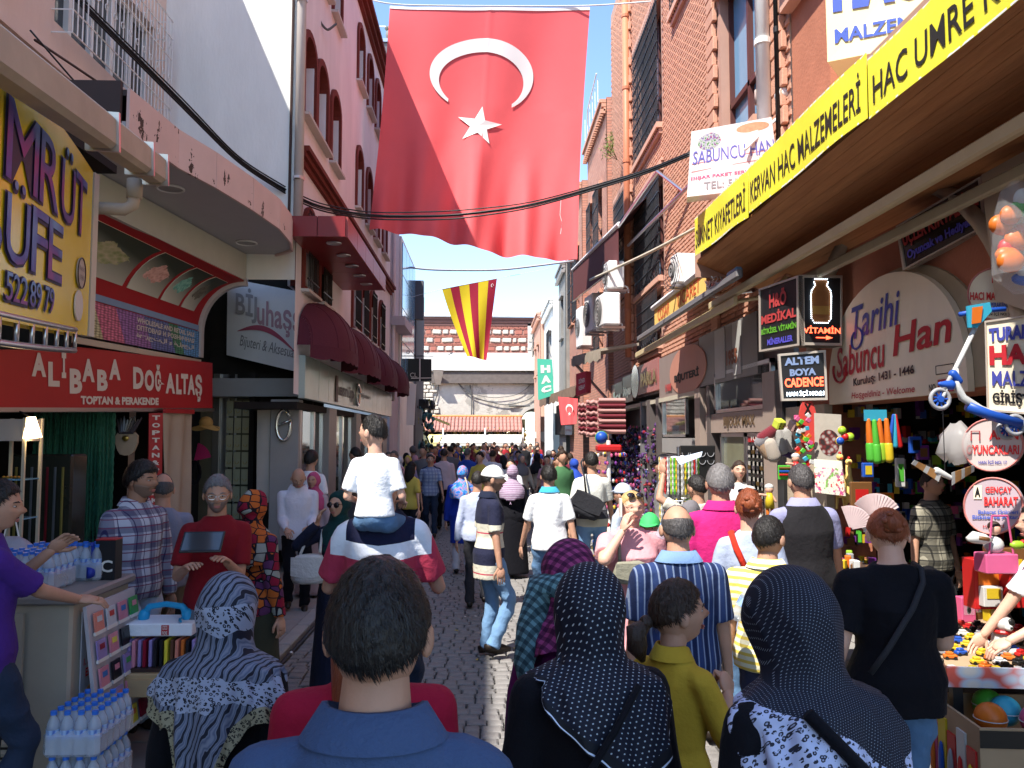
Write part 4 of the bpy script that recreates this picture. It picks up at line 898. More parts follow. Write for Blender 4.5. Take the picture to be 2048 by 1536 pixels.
write('TOPTAN & PERAKENDE', (upx(q, T0.location, 160), .79, upx(q, T0.location, 316), .93), q, nn*.008, PRN, t, .05)
# cove panel above
t = thing('shop_awning', None, None); t['label'] = 'curved red cove panel with gemstone pictures above the stone shop'; t['category'] = 'sign'; t.location = (-4, 9, 3.1)
B0, B1, A0, A1 = V((-4.42, 6.2, 3.02)), V((-4.02, 11.15, 3.10)), V((-3.95, 6.2, 4.22)), V((-3.40, 11.15, 4.16))
def cove(u, v, off=0):                                                # u along the street, v from the foot up and out
    b, a = B0.lerp(B1, u), A0.lerp(A1, u); s_ = max(0, (v-.30)/.70); x = 1-math.cos(s_*math.pi/2); z = .34*min(1, v/.30)+.66*math.sin(s_*math.pi/2)
    return V((b.x+(a.x-b.x)*x+off, b.y+(a.y-b.y)*z, b.z+(a.z-b.z)*z-off*.4))-t.location
g = G(); g.surf(lambda u, v: cove(u, v), 24, 18, 0, .02); g.obj('cove', RV, t, True)
g = G(); g.tube([cove(1, v)+V((.0, .05, 0)) for v in np.linspace(-.0, 1.02, 16)], .075, 4); g.obj('rim', mat('pale_rim', (.55, .50, .48), .5), t)
g = G(); g.surf(lambda u, v: cove(.12+.88*u, .0+.30*v, .012)+V((.012, 0, 0)), 20, 2, 0, .004)
def beadp(n):
    p = n.xyz(n.co('UV')); u = p[0]; c = n.ramp(n.m('ADD', u, n.m('MULTIPLY', p[1], .05)), [(0, (.06, .08, .08)), (.12, (.60, .06, .04)), (.24, (.75, .40, .04)), (.36, (.75, .72, .42)), (.46, (.85, .25, .40)), (.56, (.45, .22, .55)), (.70, (.20, .24, .55)), (.84, (.12, .36, .20)), (.9, (.18, .45, .85))], True)
    d = n.voro(n.map(n.co('UV'), (60, 14, 1)), 1, 'F1', 0, .25); k = n.m('SUBTRACT', 1.25, n.m('MULTIPLY', d, 1.5)); cc = n.nd('ShaderNodeCombineColor'); [n.put(cc.inputs[i], k) for i in range(3)]
    return n.mix(1, c, cc.outputs[0], 'MULTIPLY')
g.obj('bead_print', mat('bead_print', 0, .5, pat=beadp, var=0), t)
g = G(); g.surf(lambda u, v: cove(.12+.88*u, .31+.045*v, .014), 20, 2, 0, .004); g.obj('blue_strip', mat('pale_blue_print', (.25, .36, .55), .6), t)
g = G(); g.surf(lambda u, v: cove(u, -.02-.05*v, .03), 20, 2, 0, .03); g.obj('foot_strip', mat('cream_strip', (.55, .48, .38), .6), t)
for s_, v0, v1 in (('WHOLESALE AND RETAIL SALE', .225, .275), ('ОПТОВАЯ И РОЗНИЧНАЯ', .155, .205), ('ةئزجتلا و ةلمجلا', .07, .13)):
    write(s_, (.66, 1-v1, .965, 1-v0), lambda u, v: cove(u, 1-v, .034), (0, 0, 0), PRN, t, .03)
def gem(c1, c2, seed):
    def f(n):
        p = n.xyz(n.co('UV')); x = n.m('SUBTRACT', p[0], .5); y = n.m('SUBTRACT', p[1], .45); w_ = n.noise(n.co('UV'), 5, 4, .6)
        d = n.m('SQRT', n.m('ADD', n.m('MULTIPLY', x, x), n.m('MULTIPLY', n.m('MULTIPLY', y, y), 2.2))); k = n.m('LESS_THAN', n.m('ADD', d, n.m('MULTIPLY', n.m('SUBTRACT', w_, .5), .5)), .30)
        st = n.mix(n.voro(n.co('UV'), 14+seed, 'F1', 0), c1, c2); return n.mix(k, n.ramp(n.m('ADD', p[1], n.m('MULTIPLY', p[0], .3)), [(0, (.70, .70, .58)), (.9, (.05, .06, .04))]), st)
    return f
for i, (u0, u1, c1, c2) in enumerate(((.34, .60, (.20, .28, .08), (.60, .52, .34)), (.62, .765, (.55, .25, .2), (.85, .55, .48)), (.78, .875, (.04, .32, .25), (.35, .70, .58)), (.89, .965, (.08, .08, .05), (.22, .20, .15)))):
    g = G(); g.surf(lambda u, v: cove(u0+(u1-u0)*u+(.03*(v-.5)), .46+.40*v, .012), 10, 6, 0, .008); o = g.obj('gem_picture', mat(f'gem_print_{"abcd"[i]}', 0, .4, pat=gem(c1, c2, i), var=0), t, True)
# pale wall above the cove and the wall behind
CW = mat('pale_green_white_wall', (.50, .50, .44), .7, var=.1)
t = thing('shop', 'dark stone and bead shop under the red sign', 'shop', (-4.6, 9, 0))
g = G(); g.prism([(-4.02, 5.5, 4.20), (-3.38, 11.18, 4.18), (-3.38, 11.18, 4.55), (-4.02, 5.5, 4.55)], (-.05, 0, 0)); part(g, 'upper_panel', CW, t)
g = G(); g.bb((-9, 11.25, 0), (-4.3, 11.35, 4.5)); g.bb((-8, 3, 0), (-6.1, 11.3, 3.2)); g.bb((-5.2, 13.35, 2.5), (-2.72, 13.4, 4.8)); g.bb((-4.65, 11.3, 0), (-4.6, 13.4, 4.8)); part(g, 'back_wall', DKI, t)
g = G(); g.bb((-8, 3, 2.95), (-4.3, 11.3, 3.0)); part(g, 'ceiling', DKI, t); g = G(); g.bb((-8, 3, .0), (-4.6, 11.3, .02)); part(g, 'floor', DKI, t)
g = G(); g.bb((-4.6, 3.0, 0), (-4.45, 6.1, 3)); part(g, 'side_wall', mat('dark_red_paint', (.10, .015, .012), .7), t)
# hanging green bead strands
GB = mat('green_stone_beads', 0, .35, pat=lambda n: n.mix(n.noise(n.co(), 30, 2), (.01, .10, .07), (.06, .26, .16)), var=.3, vs=5, spec=.6)
rr = np.random.RandomState(8); t = thing('bead_curtain', 'curtain of green stone bead strands hanging in the left shop window', 'beads', (-4.9, 9, 2.4)); g = G()
lines = [(70+k*1.35) for k in range(120)]
for k, px in enumerate(lines):
    Y = 9.2+.25*rr.rand(); top = W(px, 820, Y=Y); z1 = top.z; z0 = .75+.5*(k % 17 == 0)+rr.rand()*.25
    g2 = g; z = z1; x = top.x; r = .010+.004*(k % 3 == 0)
    zz = list(np.arange(z0, z1, .045)); g2.tube([(x+.004*math.sin(q*7+k), Y, q) for q in zz], [r*(1 if i % 2 else .45) for i in range(len(zz))], 4, False)
part(g, 'strand', GB, t, kind='stuff')
# display case on the left edge with a small lit lamp
t = thing('display_case', 'tall glass display case with pale header beside the green beads', 'display case', W(35, 900, Y=7.2)); t.location.z = 0; b = t.location
hw = .13
for sx in (-1, 1):
    for sy in (-1, 1): g = G(); g.bb((sx*hw-.012, sy*hw-.012, 0), (sx*hw+.012, sy*hw+.012, 2.16)); g.obj('post', CRM, t)
g = G(); g.bb((-hw, -hw, 1.96), (hw, hw, 2.15)); g.obj('header', mat('pale_panel', (.42, .38, .36), .6), t)
for z in (.4, .85, 1.28, 1.62): g = G(); g.bb((-hw, -hw, z), (hw, hw, z+.012)); o = g.obj('shelf', BG_, t); g = G(); [g.ell((-.08+.032*k, -.05, z+.025), (.014, .02, .012), 6, 4) for k in range(6)]; g.obj('trinkets', GOLD, o, kind='stuff')
t = thing('lamp', 'small lit lamp shade at the corner of the glass display case', 'lamp', W(66, 855, Y=7.1)); g = G(); g.tube([(0, 0, -.09), (-.02, 0, .09)], [.075, .035], 12, False); g.obj('shade', mat('lit_shade', (.9, .8, .6), .6, emit=(1, .72, .40), es=5), t); g = G(); g.tube([(-.02, 0, .09), (-.12, 0, .14)], .008, 6); g.obj('arm', BLKM, t)
t = thing('cabinet', 'dark glass cabinet with hanging necklaces left of the green beads', 'cabinet', W(95, 1000, Y=8.2)); t.location.z = 0; g = G(); g.cb((0, 0, .95), (.62, .3, 1.75), .02); g.obj('body', mat('dark_glass_cabinet', (.02, .025, .02), .15, var=.3, spec=.7), t)
for k in range(7): g = G(); g.tube([(-.22+.075*k, -.17, 1.7), (-.22+.075*k, -.17, .9-.1*(k % 3))], .012, 5); g.obj('necklace', mat(f'bead_{k%3}', ((.16, .15, .04), (.12, .01, .02), (.08, .10, .12))[k % 3], .4), t)
t = thing('amethyst_stone', 'pale polished stone slab with a bright centre on the dark shelf', 'stone', W(252, 885, Y=9.6)); g = G(); g.prism([(.13*math.cos(a)*(1+.12*math.sin(3*a)), 0, .17*math.sin(a)*(1+.1*math.cos(2*a))) for a in np.linspace(0, 6.0, 14)], (0, .04, 0)); g.obj('slab', mat('pale_stone', (.42, .33, .24), .5, var=.2, vs=9), t); g = G(); g.ell((0, -.02, .05), (.04, .02, .035)); g.obj('centre', GOLD, t)
t = thing('crystal_cluster', 'dark crystal cluster on the shelf above the pale stone slab', 'crystal', W(255, 850, Y=9.6)); g = G(); [g.cap((.02*k-.08, 0, -.08), (.04*k-.12, 0, .06+.02*(k % 3)), .03, .012, 5) for k in range(8)]; g.obj('crystals', mat('dark_crystal', (.06, .05, .06), .2), t)
# vertical TOPTAN & PERAKENDE strip, two fabric curtains
PRX = mat('beige_curtain', (.42, .34, .26), .9, var=.12, vs=2)
t = board('sign', 'narrow vertical red sign reading TOPTAN & PERAKENDE beside the beige curtain', 'sign', [W(298, 826, Y=9.7), W(326, 826, Y=9.8), W(322, 1075, Y=9.8), W(296, 1075, Y=9.7)], .03, RED)
def sheet(name, lb, cat, c, m, folds=3, amp=.03, red=True):
    t = thing(name, lb, cat, sum(c, V())/4); L = quadfn([q-t.location for q in c]); n = normal(c)
    g = G(); g.surf(lambda u, v: L(u, v)+n*(amp*math.sin(u*folds*6.28+v*2)*min(1, v*2+.3)), 36, 16, 0, .004); g.obj('cloth', m, t, True)
    if red: g = G(); g.prism([L(0, -.03), L(1, -.03), L(1, .0), L(0, 0)], n*.04); g.obj('rail', RED, t)
    return t
cq = [V(q)-t.location for q in [W(298, 826, Y=9.7), W(326, 826, Y=9.8), W(322, 1075, Y=9.8), W(296, 1075, Y=9.7)]]; qf = quadfn(cq); nr = normal([q+t.location for q in cq])
for i, chh in enumerate('TOPTAN&PERAKENDE'): write(chh, (.22, .02+i*.0605, .78, .057+i*.0605), qf, nr*.008, PRN, t, .04)
sheet('curtain', 'beige fabric curtain hanging by the vertical red sign', 'curtain', [W(326, 826, Y=9.8), W(383, 828, Y=10.6), W(372, 1130, Y=10.6), W(322, 1130, Y=9.8)], PRX, 2, .035)
sheet('curtain', 'narrow pale fabric panel edged in red between the glass shop and the mirror shop', 'curtain', [W(515, 816, Y=12.0), W(559, 818, Y=11.9), W(560, 1000, Y=11.9), W(514, 1010, Y=12.0)], mat('pale_curtain', (.50, .45, .40), .9), 1, .012)
g = G(); g.bb((-3.42, 11.9, .9), (-3.40, 11.93, 2.5)); 
# white fabric sign
t = board('sign', 'white fabric shop banner with faded script lettering and a red swoosh', 'sign', [W(455, 556, Y=13.1), W(613, 586, Y=12.1), W(612, 748, Y=12.1), W(453, 710, Y=13.1)], .08, mat('white_banner_cloth', (.90, .88, .89), .7, var=.12, vs=1.5, bump=.2, bs=5),
          [('BİJ', (.12, .08, .40, .52), mat('faded_grey_print', (.45, .42, .43), .7, var=0)), ('uhaşş', (.40, .20, .95, .60), mat('faded_pink_print', (.55, .33, .38), .7, var=0)), ('Bijuteri & Aksesuar', (.18, .70, .90, .88), mat('grey_print', (.28, .26, .28), .7, var=0), dict(shear=.3, bold=0))])
def sw(t, c, box, m, h=.06, nm='swoosh'):
    cc = [V(q)-t.location for q in c]; f = quadfn(cc); n = normal(c); g = G(); g.surf(lambda u, v: f(box[0]+(box[2]-box[0])*u, box[1]+(box[3]-box[1])*u-.16*math.sin(u*3.14)+(v-.5)*h*math.sin(u*3.0+.1)*1.2)+n*.01, 20, 1, 0, .002); g.obj(nm, m, t)
sw(t, [W(455, 556, Y=13.1), W(613, 586, Y=12.1), W(612, 748, Y=12.1), W(453, 710, Y=13.1)], (.15, .66, .90, .78), mat('pink_print', (.50, .10, .16), .7, var=0))
# corner shop under the white banner: glass, cards, columns
t = thing('shop', 'jewellery shop with metal framed glass and rows of display cards under the white banner', 'shop', W(480, 900, Y=13.1)); t.location.z = 0; b = t.location
def wp(px, Y, z): p = W(px, 872, Y=Y); return V((p.x, p.y, z))
for (p0, y0, p1, y1) in ((400, 12.6, 445, 13.0), (447, 13.0, 505, 13.0)):
    a, c = wp(p0, y0, 0), wp(p1, y1, 0); g = G(); g.prism([a, c, c+V((0, 0, 2.9)), a+V((0, 0, 2.9))], (0, .03, 0)); part(g, 'window', mat('dim_glass', (.13, .12, .08), .15, var=.2, spec=.8), t)
for px, y, r in ((433, 12.85, .05), (445, 12.9, .025), (452, 12.9, .03), (504, 12.9, .04), (470, 12.92, .015)): g = G(); a = wp(px, y, 1.5); g.box(a, (r*2, r*2, 3)); part(g, 'post', MET if r < .04 else mat('bronze_frame', (.20, .18, .15), .4, metal=.5), t)
for i in range(3):
    for j in range(8):
        a = wp(459+i*16, 12.86, 2.45-.27*j); g = G(); g.box(a, (.105, .012, .24)); o = part(g, 'display_card', mat('cream_card', (.42, .38, .24), .7), t); g = G(); g.tube([a+V((.03*math.cos(q), -.012, -.02+.05*math.sin(q))) for q in np.linspace(3.3, 6.1, 7)], .004, 4); g.obj('pendant', GOLD, o); 
g = G(); a = wp(508, 12.8, 1.5); g.box(a, (.08, .3, 3)); a2 = wp(536, 12.4, 1.5); g.bb((a.x, 12.9, 0), (-2.8, 12.95, 3)); part(g, 'dark_wall', DKI, t)
g = G(); g.bb((-4.3, 12.4, 2.62), (-2.78, 13.3, 2.9)); part(g, 'lintel', GRYP, t)
g = G(); a = wp(578, 11.95, 1.25); g.cb((a.x-.05, 12.0, 1.45), (.42, .25, 2.2), .01); part(g, 'pillar', GRYP, t)
g = G(); g.tube([a+V((-.05+.10*math.cos(q), -.13, .92+.22*math.sin(q))) for q in np.linspace(.6, 6.6, 22)], .028, 7); g.tube([a+V((-.12, -.13, .92)), a+V((.06, -.13, 1.0))], .02, 6); part(g, 'ornament', CHR, t, True)
# hats and bags hung at the doorway
t = thing('straw_hat', 'straw sun hat hanging in the shop doorway right of the red sign', 'hat', W(412, 848, Y=11.6)); HM = mat('straw', (.48, .30, .10), .8, var=.2, vs=12)
g = G(); g.ell((0, 0, .02), (.10, .09, .09)); g.surf(lambda u, v: V(((.09+.11*v)*math.cos(u*6.283), (.09+.11*v)*math.sin(u*6.283)*.5, -.02-.05*v+.03*math.sin(u*12)*v)), 24, 3, 0, .006); g.obj('hat', HM, t, True)
t = thing('fan', 'magenta hand fan hanging under the straw hat', 'fan', W(388, 905, Y=11.5)); g = G(); [g.prism([(0, 0, -.12), (.24*math.cos(.2+k*.13), .0, -.12+.26*math.sin(.2+k*.13)), (.24*math.cos(.33+k*.13), .012, -.12+.26*math.sin(.33+k*.13))], (0, .006, 0)) for k in range(9)]; g.obj('leaf', mat('magenta', (.40, .02, .10), .7), t)
t = thing('handbag', 'dark loops of bags hanging in the doorway behind the grey-haired man', 'bag', W(388, 945, Y=11.5)); g = G(); [g.tube([(.09*math.cos(q)*(1-.15*k), .02*k, .16*math.sin(q)) for q in np.linspace(0, 6.28, 14)], .018, 6) for k in range(4)]; g.obj('strap', BLK, t, True)
# ---------------------------------------------------------------- yellow kiosk sign
def grad(n):
    z = n.xyz(n.co('UV')); w_ = n.noise(n.co(), 2.4, 2); return n.ramp(n.m('ADD', n.m('MULTIPLY', z[1], -.35), n.m('MULTIPLY', w_, 1.3)), [(.15, (.14, .30, .60)), (.45, (.06, .04, .30)), (.62, (.25, .02, .22)), (.8, (.08, .03, .25))])
KY = mat('yellow_kiosk_sign', (.88, .64, .03), .25, var=.16, vs=1.5, bump=.08, bs=2, spec=.6); KT = mat('violet_letters', 0, .4, pat=grad, var=0)
t = thing('sign', 'curved yellow kiosk sign reading ZÜMRÜT BÜFE with a telephone number', 'sign', (-2.6, 4.5, 3.2))
KR, KL = W(181, 500, Y=5.65), W(0, 400, Y=3.95)
def ks(u, v, off=0):                                                  # u 0 = far left out of frame, 1 = right edge
    k = 1-(1-u)*2.0; x = KL.x+(KR.x-KL.x)*k; y = KL.y+(KR.y-KL.y)*k; bul = .10*math.sin(u*math.pi)
    z1, z0 = 3.78+.09*k, 2.58+.12*k-.03*math.sin(u*math.pi)
    return V((x+bul*.9+off*.9, y-bul*.3-off*.4, z1+(z0-z1)*v))-V((-2.6, 4.5, 3.2))
g = G(); g.surf(lambda u, v: ks(u, v), 30, 8, 0, 0); g.surf(lambda u, v: ks(u, v, -.12), 30, 1); g.obj('panel', KY, t, True)
g = G(); g.tube([ks(1.0, v, -.03)+V((0, .03, 0)) for v in np.linspace(0, 1, 9)], .05, 4); g.obj('edge_strip', mat('pale_edge', (.55, .50, .42), .5), t)
SH = mat('navy_outline', (.015, .015, .06), .5, var=0)
KO = V((-2.6, 4.5, 3.2))
for s_, xs, v in (('ZÜMRÜT', [(-190, -140), (-125, -70), (-60, 2), (76, 114), (119, 146), (147, 169)], (.13, .45)), ('ZÜM', [(-190, -140), (-125, -70), (8, 72)], (.13, .45)), ('BÜFE', [(-60, 6), (14, 60), (65, 96), (98, 126)], (.49, .77)), ('5228979', [(18, 32), (33, 46), (47, 61), (66, 77), (78, 88), (95, 104), (104, 113)], (.81, .92))):
    if s_ == 'ZÜMRÜT': s_ = 'ZÜ RÜT'
    if s_ == 'ZÜM': s_ = '  M'
    for off, m, b_, nm, e in ((.010, SH, .03, 'letter_outline', .006), (.018, KT, .0, 'letter', 0)):
        for i, ch_ in enumerate(s_):
            if ch_ == ' ': continue
            f0 = lambda u, v_: ks(u, v_, .01); u0, u1 = upx(f0, KO, xs[i][0]), upx(f0, KO, xs[i][1]); dv = -.05 if ch_ == 'Ü' else 0
            write(ch_, (u0-e, v[0]+dv-e, u1+e, v[1]+e*2), lambda u, v_, off=off: ks(u, v_, off), (0, 0, 0), m, t, b_, name=nm)
write('Tel:', (.30, .82, .44, .93), lambda u, v: ks(u, v, .018), (0, 0, 0), KT, t, .03)
for cu, cv, m in ((.90, .66, mat('pale_roundel', (.45, .40, .36), .5)), (.89, .845, mat('white_roundel', (.62, .60, .56), .5))):
    g = G(); k = 24; g.prism([ks(cu+.035*math.cos(a), cv+.085*math.sin(a), .02) for a in np.linspace(0, 6.02, k)], V((-.01, 0, 0))); o = g.obj('roundel', m, t)
    if m.name.startswith('pale'): g = G(); g.tube([ks(cu+.035*math.cos(a), cv+.085*math.sin(a), .024) for a in np.linspace(0, 6.28, k)], .004, 4); g.obj('rim', BROWNM, o)
write('Kuruluş', (.878, .62, .922, .655), lambda u, v: ks(u, v, .026), (0, 0, 0), BROWNM, t, 0); write('1961', (.885, .67, .918, .70), lambda u, v: ks(u, v, .026), (0, 0, 0), BROWNM, t, 0)
# chrome ladder rail under it
t = thing('rail', 'chrome ladder shaped rail curving under the yellow kiosk sign', 'rail', (-2.6, 4.5, 3.2))
for dz in (.035, -.10):
    g = G(); g.tube([ks(u, 1, .02)+V((-.05, .1, dz)) for u in np.linspace(.2, .86, 16)], .018, 8); g.obj('bar', MET, t, True)
for u in np.linspace(.3, .86, 9): g = G(); p = ks(u, 1, .02)+V((-.05, .1, 0)); g.tube([p+V((0, 0, .035)), p+V((0, 0, -.10))], .014, 8); g.obj('rung', MET, t, True)
# kiosk roof gutter and elbow pipe
GUT = mat('dirty_cream_gutter', (.44, .37, .29), .6, var=.3, vs=3)
t = thing('gutter', 'cream box gutter with a red line running above the yellow kiosk sign', 'gutter', (-2.3, 4.6, 3.9)); a, b = W(-60, 70, Y=3.1)-t.location, W(318, 345, Y=6.0)-t.location; d = (b-a).normalized(); M = Mx.Rotation(math.atan2(d.y, d.x), 4, 'Z') @ Mx.Rotation(-math.asin(d.z), 4, 'Y')
g = G(); g.cb((a+b)/2, ((b-a).length, .16, .20), .03, M=M); g.obj('channel', GUT, t)
g = G(); g.box((a+b)/2+V((.03, -.09, .02)), ((b-a).length, .01, .012), M=M); g.obj('red_line', mat('faded_red_line', (.40, .10, .06), .6), t)
for k in (.55, .82, .96): p = a.lerp(b, k); g = G(); g.box(p, (.03, .19, .23), M=M); g.obj('strap', MET, t)
g = G(); p = b+V((-.02, -.03, 0)); g.tube([p+V((-.10, -.1, -.10)), p+V((-.10, -.1, -.24))], .055, 12); g.tube([p+V((-.10, -.1, -.22)), p+V((-.11, -.1, -.29)), p+V((-.16, -.12, -.33)), p+V((-.7, -.35, -.36))], .045, 12); g.obj('elbow_pipe', GUT, t, True)
t = thing('kiosk', 'kiosk behind the yellow sign with a dark roof underside', 'kiosk', (-3.4, 4.5, 0)); g = G(); g.bb((-4.4, 2, 3.94), (-2.75, 5.9, 4.0)); part(g, 'roof', DKI, t); g = G(); g.bb((-4.4, 5.6, 2.6), (-2.9, 5.64, 3.95)); part(g, 'end_panel', DKI, t); g = G(); g.bb((-4.2, 2.2, 0), (-4.1, 3.4, 3.9)); part(g, 'post', GUT, t)
# ---------------------------------------------------------------- freezer counter with bottles, phone cases, boxes
CNT = mat('cream_counter', (.40, .35, .27), .6, var=.15, vs=3); DBL = mat('dark_panel_glass', (.008, .012, .03), .12, var=.2, spec=.7)
t = thing('freezer', 'cream drinks freezer counter with a dark glass door and vent slats', 'freezer', (-2.72, 4.85, 0)); FR = t
g = G(); g.cb((0, 0, .60), (.92, .70, .98), .015); g.obj('cabinet', CNT, t); g = G(); g.cb((0.0, 0, 1.105), (.98, .76, .05), .012); g.obj('counter_top', mat('grey_worktop', (.24, .22, .20), .5), t)
g = G(); g.bb((-.22, -.372, .62), (.18, -.352, 1.0)); o = g.obj('glass_door', DBL, t)
for a, b in (((-.26, -.385, .58), (.22, -.365, .62)), ((-.26, -.385, 1.0), (.22, -.365, 1.04)), ((-.26, -.385, .62), (-.22, -.365, 1.0)), ((.18, -.385, .62), (.22, -.365, 1.0))): g = G(); g.bb(a, b); g.obj('trim', CNT, o)
g = G(); g.bb((-.26, -.362, .16), (.20, -.352, .50)); o = g.obj('vent_recess', DKI, t)
for k in range(6): g = G(); g.box((-.03, -.368, .20+.052*k), (.44, .03, .022), M=Mx.Rotation(.5, 4, 'X')); g.obj('slat', CNT, t)
for sx in (-1, 1):
    for sy in (-1, 1): g = G(); g.tube([(sx*.38-.02, sy*.28, .05), (sx*.38+.02, sy*.28, .05)], .05, 12); g.obj('wheel', BLKM, t)
c = [V((.462, -.25, 1.02)), V((.462, .33, 1.02)), V((.462, .33, .42)), V((.462, -.25, .42))]; qf = quadfn(c); nn = V((1, 0, 0))
g = G(); g.prism([q+nn*.002 for q in c], nn*.006); PW = mat('poster_paper', (.48, .44, .46), .6, var=.05); o = g.obj('poster', PW, t)
def oo(g, nm, m, **k): return g.obj(nm, m, o, **k)
for cu, cv, ru, rv, m in ((.12, .14, .06, .07, PRN), (.35, .10, .06, .08, mat('pink_sticker', (.5, .15, .15), .6)), (.62, .08, .06, .08, PRN), (.24, .84, .22, .14, mat('pizza_print', (.5, .14, .03), .6, pat=lambda n: n.mix(n.noise(n.co(), 45, 3), (.45, .03, .01), (.7, .5, .15)), var=0))): disc(qf, nn, cu, cv, ru, rv, m, o, 'sticker', .012)
write('1. MENÜ', (.04, .42, .34, .50), qf, nn*.012, RTX, o, .04); write('EKMEK', (.08, .53, .38, .61), qf, nn*.012, RTX, o, .04); write('TOST', (.3, .3, .5, .38), qf, nn*.012, RTX, o, .04)
# bottles
PET = mat('pet_bottle', (.55, .62, .70), .08, var=0, alpha=.42, spec=.8); BCP = mat('blue_cap', (.03, .16, .62), .4, var=0); BLB = mat('blue_label', 0, .5, pat=lambda n: n.ramp(n.noise(n.map(n.co(), (3, 3, .6)), 22, 2), [(.35, (.02, .09, .42)), (.6, (.35, .50, .72))]), var=0)
g = G(); g.tube([(0, 0, 0), (0, 0, .003), (0, 0, .02), (0, 0, .14), (0, 0, .165), (0, 0, .19), (0, 0, .205)], [.022, .030, .032, .032, .026, .013, .012], 12); mB = g.mesh(PET, True)
g = G(); g.tube([(0, 0, .196), (0, 0, .214)], .0155, 10); mC = g.mesh(BCP); g = G(); g.tube([(0, 0, .085), (0, 0, .130)], .0328, 12, False); mL = g.mesh(BLB, True)
nb_ = 0
def bottle(x, y, z, lb, grp):
    o = link('water_bottle', mB, None, label=lb, cat='bottle', group=grp); o.location = (x, y, z); link('cap', mC, o); link('label_band', mL, o)
def pack(cx, cy, z, nx, ny, lb, grp, wl):
    for i in range(nx):
        for j in range(ny): bottle(cx+(i-(nx-1)/2)*.0665, cy+(j-(ny-1)/2)*.0665, z, lb, grp)
    g = G(); g.cb((cx, cy, z+.06), (nx*.0665+.008, ny*.0665+.008, .125), .02); o = g.obj('shrink_wrap', mat('cloudy_film', (.72, .76, .82), .2, var=.2, vs=9, alpha=.35, spec=.7), None, label=wl, cat='packaging')
pack(-2.62, 4.72, 1.132, 6, 4, 'clear water bottle with blue cap in the pack on the freezer', 'water bottles packed on the freezer', 'cloudy plastic film round the nearest bottles on the freezer'); pack(-2.56, 5.04, 1.132, 7, 3, 'clear water bottle in the rear pack on the freezer', 'water bottles in the rear pack on the freezer', 'cloudy plastic film round the rear bottles on the freezer')
for k, z in enumerate((.01, .225, .44)): pack(-2.02, 4.25, z, 4, 6, ('small water bottle in the bottom pack on the pavement', 'small water bottle in the middle pack on the pavement', 'small water bottle in the top pack of the pile on the pavement')[k], ('bottles in the bottom pack', 'bottles in the middle pack', 'bottles in the top pack')[k], ('film round the bottom pack of bottles on the pavement', 'film round the middle pack of bottles on the pavement', 'film round the top pack of bottles on the pavement')[k])
t = thing('headphone_box', 'black product box with blue headphones on the freezer corner', 'box', (-2.31, 5.02, 1.13)); g = G(); g.cb((0, 0, .12), (.12, .10, .24), .004); g.obj('carton', BLKM, t); g = G(); g.box((0, 0, .242), (.12, .10, .006)); g.obj('red_top', RED, t); write('C', (.3, .5, .9, .8), quadfn([V((-.06, -.052, .24)), V((.06, -.052, .24)), V((.06, -.052, 0)), V((-.06, -.052, 0))]), (0, -.002, 0), PRN, t)
g = G(); g.tube([(-.075, -.06+.02*math.sin(a), .12+.10*math.cos(a)) for a in np.linspace(-.2, 3.0, 12)], .012, 8); g.tube([(-.09, -.085, .05), (-.06, -.06, .05)], .035, 14); BPL = mat('blue_plastic', (.02, .04, .30), .3, var=0); g.obj('headphones', BPL, t, True)
t = thing('carrier_bag', 'grey plastic carrier bag behind the bottles on the freezer', 'bag', (-2.95, 5.1, 1.13)); g = G(); g.ell((0, 0, .12), (.17, .09, .13), 16, 10); me = crease(g.mesh(mat('grey_plastic_bag', (.32, .31, .36), .4), True), .03, 3, 30); link('bag', me, t); g = G(); g.tube([(-.05, 0, .2), (-.02, 0, .36), (.02, 0, .37), (.06, 0, .2)], .005, 5); g.obj('handle', PRN, t)
# phone-case racks leaning on the freezer side
CC = [mat('case_'+n_, c_, .3, var=.15, vs=20) for n_, c_ in (('white', (.55, .55, .56)), ('red', (.50, .05, .03)), ('blue', (.05, .16, .42)), ('pink', (.60, .22, .28)), ('green', (.04, .30, .08)), ('brown', (.12, .05, .03)), ('orange', (.62, .15, .03)), ('maroon', (.24, .01, .03)), ('yellow', (.70, .58, .05)), ('black', (.015, .015, .02)), ('coral', (.65, .22, .16)), ('lilac', (.30, .22, .45)))]
PKG = mat('clear_pack', (.6, .6, .64), .1, alpha=.25, var=0, spec=.8)
t = thing('display_rack', 'sloping rack of coloured phone cases in clear packets beside the freezer', 'rack', (-2.21, 4.86, 0)); rr = np.random.RandomState(4)
Rf = lambda u, v: V((.0+.10*v, -.30+.60*u, 1.04-.76*v)); n0 = V((.98, 0, .14)).normalized()
g = G(); g.prism([Rf(0, -.02), Rf(1, -.02), Rf(1, 1.02), Rf(0, 1.02)], -n0*.02); g.obj('backboard', PW, t)
for j in range(5):
    for i in range(4):
        u0, v0 = .03+i*.245, .02+j*.2; g = G(); g.prism([Rf(u0+.03, v0+.02)+n0*.012, Rf(u0+.20, v0+.02)+n0*.012, Rf(u0+.20, v0+.155)+n0*.012, Rf(u0+.03, v0+.155)+n0*.012], n0*.010); o = g.obj('phone_case', CC[(i*5+j*3+rr.randint(12)) % 12], t)
        g = G(); g.prism([Rf(u0+.07, v0+.05)+n0*.023, Rf(u0+.16, v0+.05)+n0*.023, Rf(u0+.16, v0+.09)+n0*.023, Rf(u0+.07, v0+.09)+n0*.023], n0*.002); g.obj('print', CC[(i+j*7) % 12], o)
        g = G(); g.prism([Rf(u0+.01, v0+.155)+n0*.012, Rf(u0+.22, v0+.155)+n0*.012, Rf(u0+.22, v0+.18)+n0*.012, Rf(u0+.01, v0+.18)+n0*.012], n0*.012); g.obj('price_strip', PRN, o)
